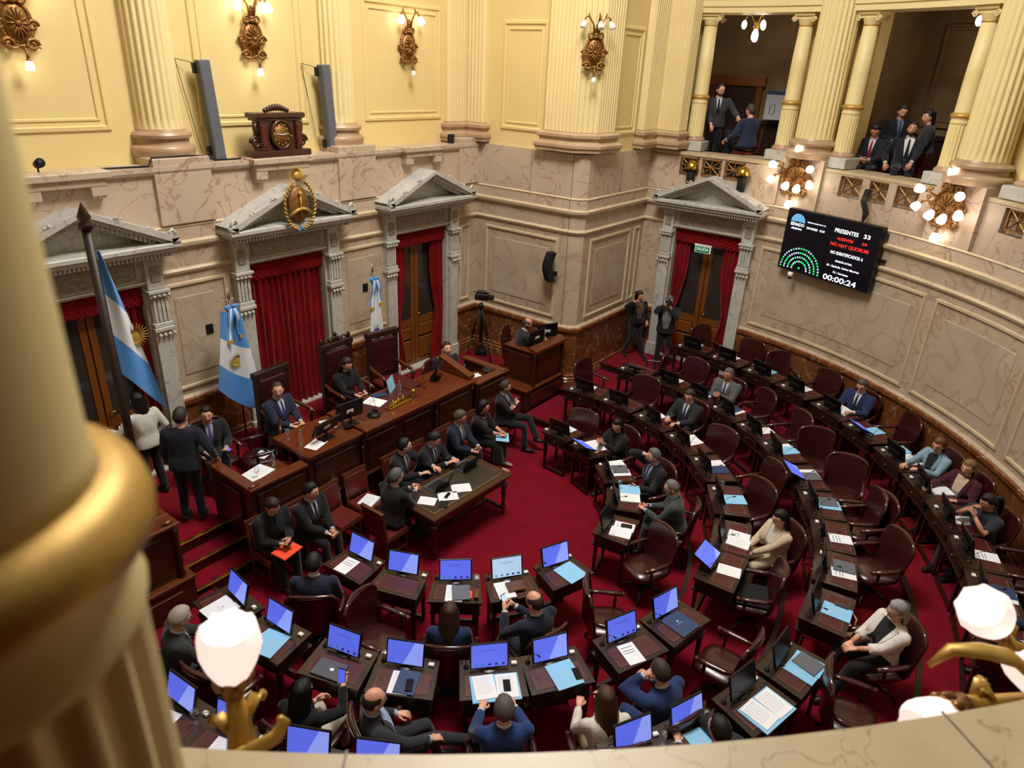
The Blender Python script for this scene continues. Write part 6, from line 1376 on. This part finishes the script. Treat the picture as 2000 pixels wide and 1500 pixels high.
# mantel clock
t = thing('mantel_clock', 'carved dark wooden mantel clock with brass dial on the ledge', 'clock', (7.10, 10.18, 5.23))
m = MB(); m.bbox(-.52, .52, -.14, .16, 0, .1, .01); m.build('plinth', 'wood', t); MB().box(-.36, .36, -.06, .14, .1, .58).build('case', 'wood', t)
m = MB(); m.bbox(-.46, .46, -.12, .16, .58, .66, .015); m.bbox(-.42, .42, -.09, .15, .54, .58, .008); m.build('cornice', 'wood', t)
for sx in (-1, 1):
    m = MB(); m.bbox(sx * .33 - .05, sx * .33 + .05, -.1, .0, .1, .54, .01); m.build('pilaster', 'wood', t); m = MB(); m.bbox(sx * .33 - .03, sx * .33 + .03, -.112, -.09, .16, .48, .006); m.build('carved_panel', 'leather_red', t)
    m = MB(); m.tube(spiral((sx * .43, -.02, .22), .1, 1.5, sx), .03, 7); m.tube([(sx * .4, -.02, .33), (sx * .43, -.02, .42), (sx * .41, -.02, .52)], [.04, .035, .05], 7); m.build('scroll_bracket', 'wood', t, smooth=True)
m = MB(); m.lathe([(.0, .03), (1.0, .03), (1.02, .0)][::-1], 28, M=Matrix.Translation((0, -.07, .33)) @ Matrix.Rotation(PI / 2, 4, 'X'), sx=.165, sy=.195); m.build('dial', 'bronze', t, smooth=True)
m = MB(); m.tube([(.18 * math.cos(a), -.1, .33 + .21 * math.sin(a)) for a in [2 * PI * i / 28 for i in range(29)]], .028, 7); m.build('bezel', 'wood', t, smooth=True)
m = MB()
for k in range(12): a = k * PI / 6; m.ball((.135 * math.cos(a), -.105, .33 + .16 * math.sin(a)), (.016, .006, .02), 7, 5)
m.build('numerals', 'brass', t, smooth=True)
m = MB(); m.tube([(-.1, -.11, .35), (0, -.112, .33), (.1, -.11, .345)], .006, 5); m.build('hands', 'paper', t)
m = MB()
for k in range(-4, 5): m.ball((k * .05, .0, .69 + .045 * math.cos(k * .38)), (.04, .04, .035 + .02 * math.cos(k * .4)), 8, 6)
m.build('crest', 'wood', t, smooth=True)
# loudspeakers
for x, lb in ((6.17, 'left of the clock'), (8.36, 'right of the clock')):
    t = thing('column_loudspeaker', 'slim grey column loudspeaker standing on the ledge, ' + lb, 'loudspeaker', (x, 10.42, 5.21)); t.rotation_euler = (0, math.radians(-3.5), 0); MB().bbox(-.085, .085, -.07, .07, 0, 1.40, .012).build('cabinet', 'speaker_grey', t); MB().box(-.07, .07, -.075, -.068, .05, 1.35).build('grille', 'speaker_grey', t)
    m = MB(); m.box(-.12, -.07, .03, .1, .06, .2); m.box(-.12, -.07, .03, .1, 1.22, 1.36); m.build('clamp', 'black', t); MB().tube([(-.1, .07, 1.36), (-.3, .18, 1.42)], .005, 5).build('stay_wire', 'black', t); MB().tube([(-.3, .19, 1.42), (-.16, .18, .1)], .005, 5).build('stay_wire', 'black', t)
t = thing('curved_loudspeaker', 'black curved array loudspeaker bracketed to the marble pier', 'loudspeaker', (12.0, 7.93, 2.62), -PI / 2 - .35)
rows = []
for i in range(9): v = i / 8; rows.append([(x_, -.16 - .09 * math.sin(PI * v) + yy, .62 * v) for x_, yy in ((-.09, .14), (-.09, .0), (.09, .0), (.09, .14))])
m = MB(); m.sheet(rows); m.add(rows[0], [(0, 1, 2, 3)]); m.add(rows[-1], [(3, 2, 1, 0)]); m.sheet([[r_[3], r_[0]] for r_ in rows]); m.build('cabinet', 'black_matte', t); MB().box(-.04, .04, -.06, .06, .1, .2).build('bracket', 'black', t)
o = MB().bbox(-.07, .07, -.06, .06, 0, .17, .012).build('small_loudspeaker', 'black', loc=(11.42, 10.35, 5.21), rz=.5); tag(o, 'small black loudspeaker on the ledge by the corner pilaster', 'loudspeaker')
t = thing('ledge_spotlight', 'small black spotlight on the ledge at far left', 'spotlight', (3.63, 10.38, 5.21)); MB().tube([(0, 0, .1), (.0, -.12, .14)], [.05, .06], 10).build('head', 'black', t, smooth=True); MB().tube([(0, 0, 0), (0, 0, .1)], .012, 6).build('stem', 'black', t)
m = MB(); m.tube([(2.6, 10.32, 5.22), (3.6, 10.25, 5.215), (4.4, 10.3, 5.215), (4.95, 10.2, 5.215), (5.0, 10.18, 5.33), (5.5, 10.2, 5.325), (5.86, 10.22, 5.3), (6.05, 10.35, 5.215), (6.4, 10.3, 5.215), (6.5, 10.36, 5.215)], .014, 6); tag(m.build('ledge_cable', 'black', smooth=True), 'black cable running along the ledge to the left loudspeaker', 'cable')
for x in (5.49, 8.77): tag(MB().bbox(x - .06, x + .06, YB - .03, YB - .008, 2.58, 2.74, .005).build('switch_plate', 'black'), 'black switch plate on the marble panel %s of the centre doorway' % ('left' if x < 7 else 'right'), 'switch')
# ================================================================ FLAGS
def flag_cloth(t, poly_top, nstripe, mats, fn, sun=None):
    pass
def flag(label, x, y, z0, ztop, cloth_fn, base=True, spear=True, pole_r=.016):
    t = thing('flag', label, 'flag', (x, y, z0))
    H = ztop - z0
    MB().tube([(0, 0, 0), (0, 0, H)], pole_r, 10).build('pole', 'pole_dark' if not spear else 'wood', t, smooth=True)
    if base: MB().lathe([(.2, 0), (.21, .03), (.14, .06), (.06, .1), (.03, .16)], 20).build('base', 'wood_chair', t, smooth=True)
    if spear:
        MB().lathe([(.008, 0), (.03, .05), (.002, .18)], 8, M=Matrix.Translation((0, 0, H)), sy=.4).build('spear_tip', 'metal', t, smooth=True); MB().tube([(-.06, 0, H + .02), (-.04, 0, H - .03), (0, 0, H - .04), (.04, 0, H - .03), (.06, 0, H + .02)], .006, 5).build('crescent', 'metal', t, smooth=True)
    else: MB().lathe([(pole_r * 1.5, 0), (pole_r * 1.6, .05), (pole_r, .08), (pole_r * 1.4, .12), (0, .28)], 12, M=Matrix.Translation((0, 0, H))).build('finial', 'wood_dark', t, smooth=True)
    cloth_fn(t, H); return t
def bow(t, z):
    b = MB()
    for sx in (-1, 1): b.tube([(0, -.03, z), (sx * .05, -.06, z + .03), (sx * .1, -.06, z + .02), (sx * .09, -.06, z - .03), (0, -.03, z - .01)], [(.008, .03), (.008, .04), (.008, .045), (.008, .04), (.008, .03)], 6)
    b.build('bow', 'flag_blue', t, smooth=True)
    for sx, l in ((-1, .5), (1, .45)):
        for j, mt in enumerate(('flag_blue', 'flag_white', 'flag_blue')):
            m = MB(); m.sheet([[(sx * (.03 + .08 * v + .012 * math.sin(5 * v)) + (j - 1 + e_) * .033 - .016, -.075 - .02 * math.sin(6 * v), z - l * v) for e_ in (0, 1)] for v in [i / 8 for i in range(9)]], flip=True); m.sheet([[(sx * (.03 + .08 * v + .012 * math.sin(5 * v)) + (j - 1 + e_) * .033 - .016, -.073 - .02 * math.sin(6 * v), z - l * v) for e_ in (0, 1)] for v in [i / 8 for i in range(9)]]); m.build('ribbon', mt, t)
        m = MB(); m.box(sx * .11 - .05, sx * .11 + .05, -.09, -.07, z - l - .06, z - l); m.build('fringe', 'flag_sun', t)
def hung(t, pts_fn, n, mt, name='cloth'):
    """sheet from pts_fn(u,v) with a little thickness"""
    nu, nv = n; rows = [[Vector(pts_fn(i / nu, j / nv)) for i in range(nu + 1)] for j in range(nv + 1)]
    m = MB(); m.sheet(rows); m.sheet([[p + Vector((0, .006, 0)) for p in r_] for r_ in rows], flip=True)
    return m, rows
def striped(t, H, L, outline, sunpos, mats=('flag_blue', 'flag_white', 'flag_blue')):
    """outline(v)->(xl,xr); slanted stripes by depth v + slope*u"""
    for k, mt in enumerate(mats):
        m = MB(); nv = 10; nu = 14
        v0, v1 = k / 3, (k + 1) / 3; rows = []
        for j in range(nv + 1):
            row = []
            for i in range(nu + 1):
                u = i / nu; v = v0 + (v1 - v0) * j / nv; row.append(outline(u, v))
            rows.append([Vector(p) for p in row])
        m.sheet(rows, flip=True); m.sheet([[p + Vector((0, .006, 0)) for p in r_] for r_ in rows]); m.build('stripe', mt, t, smooth=True)
    if sunpos:
        c = Vector(outline(sunpos[0], .5)) + Vector((0, -.02, 0)); b = MB(); b.ball(c, (.07, .006, .07), 12, 6)
        for k in range(24): a = 2 * PI * k / 24; b.tube([c + Vector((.065 * math.cos(a), -.004, .065 * math.sin(a))), c + Vector((.16 * math.cos(a), -.002, .16 * math.sin(a)))], [.009, .001], 4)
        b.build('sun_emblem', 'flag_sun', t, smooth=True)
def cl2(t, H):
    def o(u, v):   # hangs in a slant: hoist falls along the pole, fly droops to the left
        xt = -.02 - .2 * u * 0; x = (-.38 + .84 * u) * (.18 + .82 * min(1, (v * .8 + .25))) ; z = H - .12 - 1.75 * v * (.72 + .12 * u) - .42 * u * (1 - .0 * v) * (.4 + .6 * v) - .12 * math.sin(PI * u) * v
        return (x - .04, -.05 - .045 * math.sin(u * 9 + v * 2), z)
    striped(t, H, 1.7, o, (.5,)); bow(t, H - .12)
flag('sky blue and white flag with gold sun and bow left of the centre doorway', 5.62, 9.72, .48, 3.22, cl2)
def cl3(t, H):
    def o(u, v): return ((-.16 + .34 * u) * (.25 + .75 * min(1, v * 1.5 + .1)) - .02, -.05 - .03 * math.sin(u * 8 + v), H - .12 - 1.85 * v - (.15 - .35 * abs(u - .35)) * v)
    striped(t, H, 1.9, o, None, ('flag_white',) * 3)
    c = Vector(o(.5, .58)) + Vector((0, -.03, 0)); b = MB(); b.tube([c + Vector((.12 * math.cos(a), 0, .19 * math.sin(a))) for a in [2 * PI * i / 24 for i in range(25)]], .005, 4); b.tube([c + Vector((.15 * math.cos(a), 0, .24 * math.sin(a))) for a in [2 * PI * i / 24 for i in range(25)]], .004, 4); b.build('seal_ring', 'black', t)
    b = MB(); P = [c + Vector(p) for p in ((-.1, -.004, .08), (.09, -.004, -.12), (.12, -.004, .06), (.05, -.004, .17), (-.04, -.004, .17))]; b.add(P, [tuple(range(5))]); b.build('seal_field', 'flag_navy', t)
    b = MB(); b.tube([c + Vector((-.02, -.01, -.15)), c + Vector((-.03, -.01, .02))], .014, 5); b.tube([c + Vector((.06, -.01, .02)), c + Vector((.1, -.01, .12))], .018, 5); b.build('seal_figure', 'flag_red', t); bow(t, H - .12)
flag('white flag with round blue and red seal right of the presiding chair', 8.48, 9.62, .48, 3.12, cl3)
def cl1(t, H):
    def o(u, v): return (.05 + (.02 + .42 * v ** .8) * u, -.03 + .03 * math.sin(7 * u + 3 * v), H - .25 - 1.45 * v - .62 * u * v ** .75)
    striped(t, H, 1.6, o, (.86,))
flag('large blue and white flag on a thick dark pole beside the left cabinet', 3.14, 8.05, .48, 4.95, cl1, base=True, spear=False, pole_r=.05)
# ================================================================ EQUIPMENT AND SMALL THINGS
def tripod(x, y, z, hgt, label, spread=.34):
    t = thing('camera_tripod', label, 'tripod', (x, y, z))
    for k in range(3):
        a = .5 + k * 2 * PI / 3; c, s_ = math.cos(a), math.sin(a); lg = MB(); lg.tube([(.04 * c, .04 * s_, hgt * .86), (spread * .6 * c, spread * .6 * s_, hgt * .42)], .022, 6); lg.tube([(spread * .6 * c, spread * .6 * s_, hgt * .42), (spread * c, spread * s_, 0)], .014, 6); lg.ball((spread * .6 * c, spread * .6 * s_, hgt * .42), .035, 8, 5); lg.build('leg', 'black', t, smooth=True)
        MB().tube([(0, 0, hgt * .36), (spread * .62 * c, spread * .62 * s_, hgt * .34)], .01, 5).build('spreader', 'black', t)
    MB().tube([(0, 0, hgt * .3), (0, 0, hgt * .95)], .025, 8).build('centre_post', 'black', t, smooth=True); MB().lathe([(.05, 0), (.06, .05), (.04, .12)], 12, M=Matrix.Translation((0, 0, hgt * .88))).build('head', 'black', t, smooth=True); MB().tube([(0, 0, hgt * .93), (.1, .3, hgt * .8)], .01, 5).build('pan_handle', 'black', t)
tripod(11.58, 9.55, .48, 1.42, 'tall black camera tripod in the alcove corner')
def video_camera(x, y, z, rz, label, s=1):
    t = thing('video_camera', label, 'camera', (x, y, z), rz); t.scale = (s, s, s); MB().bbox(-.07, .07, -.16, .14, 0, .15, .015).build('body', 'black', t); MB().tube([(0, -.14, .08), (0, -.28, .08)], [.05, .06], 12).build('lens', 'black_matte', t, smooth=True); MB().tube([(0, .1, .15), (0, .08, .21), (0, -.1, .21), (0, -.12, .15)], .014, 6).build('handle', 'black', t, smooth=True); MB().bbox(.07, .16, -.1, .02, .06, .13, .008).build('viewfinder', 'black', t); MB().box(.04, .05, -.2, .2, .155, .17).build('microphone', 'black', t)
video_camera(11.58, 9.55, 1.92, .5, 'black video camera on the alcove tripod')
tripod(*pol(8.9, .9), 4.6, .85, 'black tripod under the gallery camera', .25); video_camera(*pol(8.9, 1.0), 5.47, -1.2, 'broadcast camera in the gallery opening', 1.3)
m = MB(); m.ball((11.85, 9.75, .55), (.16, .13, .09), 10, 7); m.tube([(11.72, 9.65, .5), (11.85, 9.55, .52), (12.0, 9.7, .5), (11.9, 9.85, .56), (11.75, 9.8, .6)], .018, 6); tag(m.build('gear_bag', 'black_matte', smooth=True), 'dark gear bag with coiled cable under the tripod', 'bag')
def screen_unit(x, y, z, rz, label, w=.5, h=.3, lit=False, tilt=8):
    t = thing('computer_monitor', label, 'monitor', (x, y, z), rz); M = Matrix.Translation((0, 0, .1)) @ Matrix.Rotation(math.radians(-tilt), 4, 'X')
    MB().bbox(-w / 2, w / 2, -.015, .02, 0, h, .006, M=M).build('housing', 'bezel', t); MB().box(-w / 2 + .015, w / 2 - .015, -.017, -.014, .02, h - .015, M=M).build('display', 'screen' if lit else 'bezel', t); m = MB(); m.box(-.02, .02, .02, .05, 0, .22); m.bbox(-.12, .12, -.06, .12, 0, .014, .004); m.build('stand', 'bezel', t); MB().box(-.06, .06, .02, .026, .1, .16, M=M).build('label_plate', 'white_cup', t)
screen_unit(5.72, 7.72, 1.482, PI + .12, 'wide black monitor seen from behind at the left of the bench', .5, .26, tilt=25); screen_unit(6.22, 7.74, 1.522, PI - .1, 'black monitor seen from behind beside the coffee cup', .48, .3)
screen_unit(8.42, 8.02, 1.482, PI + .5, 'low black monitor behind the sloping partition', .42, .22, tilt=35)
screen_unit(11.12, 7.68, 1.422, PI - .1, 'left black monitor on the corner lectern', .46, .3); screen_unit(11.6, 7.74, 1.422, PI - .45, 'right black monitor on the corner lectern', .46, .3)
m = MB(); m.tube([(11.3, 7.6, 1.5), (11.3, 7.58, 1.8)], .012, 6); tag(m.build('lectern_microphone', 'metal', smooth=True), 'silver microphone stem standing on the corner lectern', 'microphone'); 
def bottle(x, y, z, label):
    t = thing('water_bottle', label, 'bottle', (x, y, z)); MB().lathe([(.03, 0), (.033, .02), (.03, .08), (.033, .1), (.033, .15), (.014, .2), (.013, .22)], 14).build('bottle_body', 'glass', t, smooth=True); MB().lathe([(.016, .215), (.016, .24), (.0, .242)], 10).build('cap', 'water_cap', t, smooth=True)
bottle(5.36, 7.80, 1.482, 'clear water bottle with green cap at the left end of the bench'); bottle(7.50, 7.95, 1.525, 'clear water bottle with green cap beside the gilt inkstand'); bottle(5.02, 8.05, 1.182, 'clear water bottle with green cap on the left clerk bench'); bottle(9.25, 8.1, 1.182, 'green capped water bottle on the right clerk bench, nearer the partition'); bottle(9.4, 8.13, 1.182, 'green capped water bottle on the right clerk bench, nearer the rim')
for x, y, z, lb in ((5.33, 8.08, 1.482, 'stemmed glass beside the bench corner bottle'), (4.66, 7.92, 1.182, 'stemmed glass on the left clerk bench papers')):
    o = bpy.data.objects.new('water_glass', glass_mesh()); COL.objects.link(o); o.location = (x, y, z); tag(o, lb, 'glass')
def lay(name, w, h, th, mt, x, y, z, rz, label, cat='paper', lines=0):
    o = sheet_obj(name, w, h, th, mt, lines); o.location = (x, y, z); o.rotation_euler = (0, 0, rz); return tag(o, label, cat)
lay('paper_sheet', .3, .21, .004, 'paper', 5.5, 7.64, 1.482, .3, 'white sheets in front of the left bench monitor', lines=2); lay('paper_sheet', .21, .3, .004, 'paper', 6.02, 8.02, 1.482, -.4, 'white sheet between the two bench monitors', lines=2)
lay('paper_stack', .26, .34, .012, 'paper', 6.98, 8.0, 1.526, .3, 'white papers before the presiding woman', lines=1); lay('paper_stack', .42, .3, .012, 'paper', 4.72, 8.02, 1.182, .2, 'large open white papers on the left clerk bench', lines=2); lay('paper_sheet', .36, .16, .004, 'paper', 9.5, 8.02, 1.182, -.3, 'white sheet on the right clerk bench', lines=1)
lay('wood_tray', .34, .3, .014, 'leather_pad', 7.88, 8.08, 1.526, .1, 'reddish leather tray beside the blue sign', 'tray'); lay('navy_folder', .26, .12, .012, 'folder_navy', 7.22, 8.14, 1.526, -.4, 'dark blue case before the presiding woman', 'case')
t = thing('blue_sign', 'upright light blue card on the bench beside the inkstand', 'card', (7.50, 8.12, 1.526), .5); MB().box(-.15, .15, -.004, .004, 0, .24, M=Matrix.Rotation(math.radians(-12), 4, 'X')).build('card', 'paper_blue', t); MB().box(-.02, .02, .0, .08, 0, .01).build('foot', 'paper_blue', t)
t = thing('coffee_cup', 'white coffee cup and saucer on the bench', 'cup', (6.62, 8.03, 1.524)); MB().lathe([(.03, 0), (.065, .008), (.075, .014), (.07, .016), (.03, .01)], 18).build('saucer', 'white_cup', t, smooth=True); MB().lathe([(.022, .012), (.034, .03), (.04, .07), (.036, .07), (.03, .03)], 16).build('cup', 'white_cup', t, smooth=True); MB().tube([(.036, 0, .06), (.058, 0, .055), (.055, 0, .03), (.034, 0, .03)], .005, 6).build('handle', 'white_cup', t, smooth=True)
t = thing('gilt_inkstand', 'gilt brass inkstand with bell on the front of the bench', 'inkstand', (7.2, 7.66, 1.522), .06); m = MB(); m.bbox(-.26, .26, -.06, .06, 0, .03, .008); m.bbox(-.2, .2, -.05, .05, .03, .05, .006); m.build('tray', 'brass', t)
for k in range(3): MB().lathe([(.03, .05), (.04, .07), (.03, .1), (.015, .115), (.01, .13)], 12, M=Matrix.Translation((-.13 + k * .12, 0, 0))).build('ink_pot', 'brass', t, smooth=True)
MB().tube([(-.25, -.02, .06), (0, -.03, .1), (.25, -.02, .07)], .012, 6).build('scroll', 'brass', t, smooth=True)
t = thing('brass_bell', 'round brass hand bell at the right of the inkstand', 'bell', (7.60, 7.72, 1.522)); MB().lathe([(.03, 0), (.04, .02), (.02, .04)], 12).build('foot', 'brass', t, smooth=True); MB().ball((0, 0, .085), .05, 14, 9).build('ball', 'brass', t, smooth=True)
for x, y, lb in ((6.80, 7.78, 'before the presiding woman'), (8.02, 7.86, 'right of the presiding woman')):
    t = dup(MIC, (x, y, 1.522), 2.8, 'black gooseneck microphone on the bench ' + lb, 'desk microphones'); t['category'] = 'microphone'
t = thing('intercom_unit', 'round black intercom unit on the bench left of the inkstand', 'intercom', (6.66, 7.66, 1.522)); MB().lathe([(.1, 0), (.11, .02), (.08, .04), (0, .045)], 18).build('base', 'black', t, smooth=True); MB().tube([(-.08, .0, .05), (0, .06, .09), (.08, 0, .05)], .018, 7).build('handset', 'black', t, smooth=True)
t = thing('headphones', 'black headphones lying on papers in the empty dais armchair', 'headphones', (5.28, 8.76, .995)); MB().tube([(-.08, 0, .01), (-.06, .1, .02), (.06, .1, .02), (.08, 0, .01)], .012, 6).build('band', 'black', t, smooth=True)
for sx in (-1, 1): MB().ball((sx * .08, 0, .02), (.025, .035, .03), 8, 6).build('ear_pad', 'black', t, smooth=True)
lay('paper_sheet', .26, .2, .005, 'paper', 5.28, 8.72, .99, .4, 'white paper under the headphones in the dais armchair', lines=2)
def open_laptop(x, y, z, rz, label, m='laptop'):
    t = thing('laptop', label, 'laptop', (x, y, z), rz); MB().bbox(-.17, .17, -.12, .12, 0, .016, .005).build('keyboard_base', 'laptop', t); M = Matrix.Translation((0, .12, .012)) @ Matrix.Rotation(math.radians(-22), 4, 'X'); MB().bbox(-.17, .17, -.004, .006, 0, .22, .004, M=M).build('lid', 'bezel', t); MB().box(-.16, .16, -.0052, -.004, .012, .21, M=M).build('display', 'screen', t)
    MB().box(-.15, .15, -.07, .1, .016, .017).build('keys', 'black', t)
open_laptop(6.66, 6.30, .779, PI + .05, 'larger open laptop at the middle of the table'); open_laptop(7.38, 6.36, .779, PI + .0, 'smaller open laptop at the right of the table')
lay('paper_sheet', .22, .3, .004, 'paper', 6.86, 5.96, .779, .9, 'white sheet at the front edge of the table', lines=2); lay('paper_sheet', .22, .3, .006, 'paper', 6.56, 5.96, .779, .9, 'white sheet with a black phone on the table', lines=2); lay('paper_sheet', .2, .26, .01, 'paper', 6.26, 6.1, .779, .5, 'papers before the grey haired man on the table', lines=2); lay('mobile_phone', .05, .15, .012, 'phone', 6.56, 5.97, .786, 1.9, 'black phone on a white sheet on the table', 'phone'); lay('dark_notebook', .17, .12, .01, 'black', 6.36, 5.86, .779, .6, 'small black notebook at the left corner of the table', 'notebook')
# cushion, handbag, gallery sign
x, y, z, rz = SEATS[('B', 'R', 7)]; o = MB().bbox(-.22, .22, -.2, .22, .5, .545, .02).build('seat_cushion', 'black_matte', loc=(x, y, z), rz=rz); tag(o, 'square black cushion on the empty chair by the aisle', 'cushion')
t = thing('handbag', 'pale leather handbag beside the white haired woman', 'bag', (7.98, .55, .30), .6); mat('bag', (190, 172, 140), .6); MB().bbox(-.18, .18, -.08, .08, 0, .28, .04).build('bag_body', 'bag', t)
for sy in (-1, 1): MB().tube([(-.1, sy * .05, .26), (-.08, sy * .06, .42), (.08, sy * .06, .42), (.1, sy * .05, .26)], .01, 6).build('handle', 'bag', t, smooth=True)
x, y = pol(10.5, -1.2); t = thing('notice_board', 'pale printed notice board standing at the back of the gallery', 'sign', (x, y, 5.85), math.radians(-1.2 + 90) + PI); MB().box(-.22, .22, -.01, .01, 0, .62).build('sheet', 'paper_text', t); MB().box(-.22, .22, -.012, -.009, .54, .62).build('header', 'folder_navy', t); m = MB(); m.tube([(-.1, -.012, .12), (-.1, -.012, .3), (0, -.012, .34), (.02, -.012, .14), (-.06, -.012, .1)], .008, 4); m.build('drawing', 'paper_line', t)
for a, r_, lb in ((-2.0, 8.85, 'of the man beside the gallery camera'), (-18.9, 9.05, 'of the gallery man in red tie'), (-23.3, 9.1, 'of the bearded gallery man')):
    x, y = pol(r_, a); use(SIDE, 'side', (x, y, 4.45 + (.32 if a > -5 else .2)), math.radians(a + 90), 'brown wooden gallery chair ' + lb, 'side chairs')
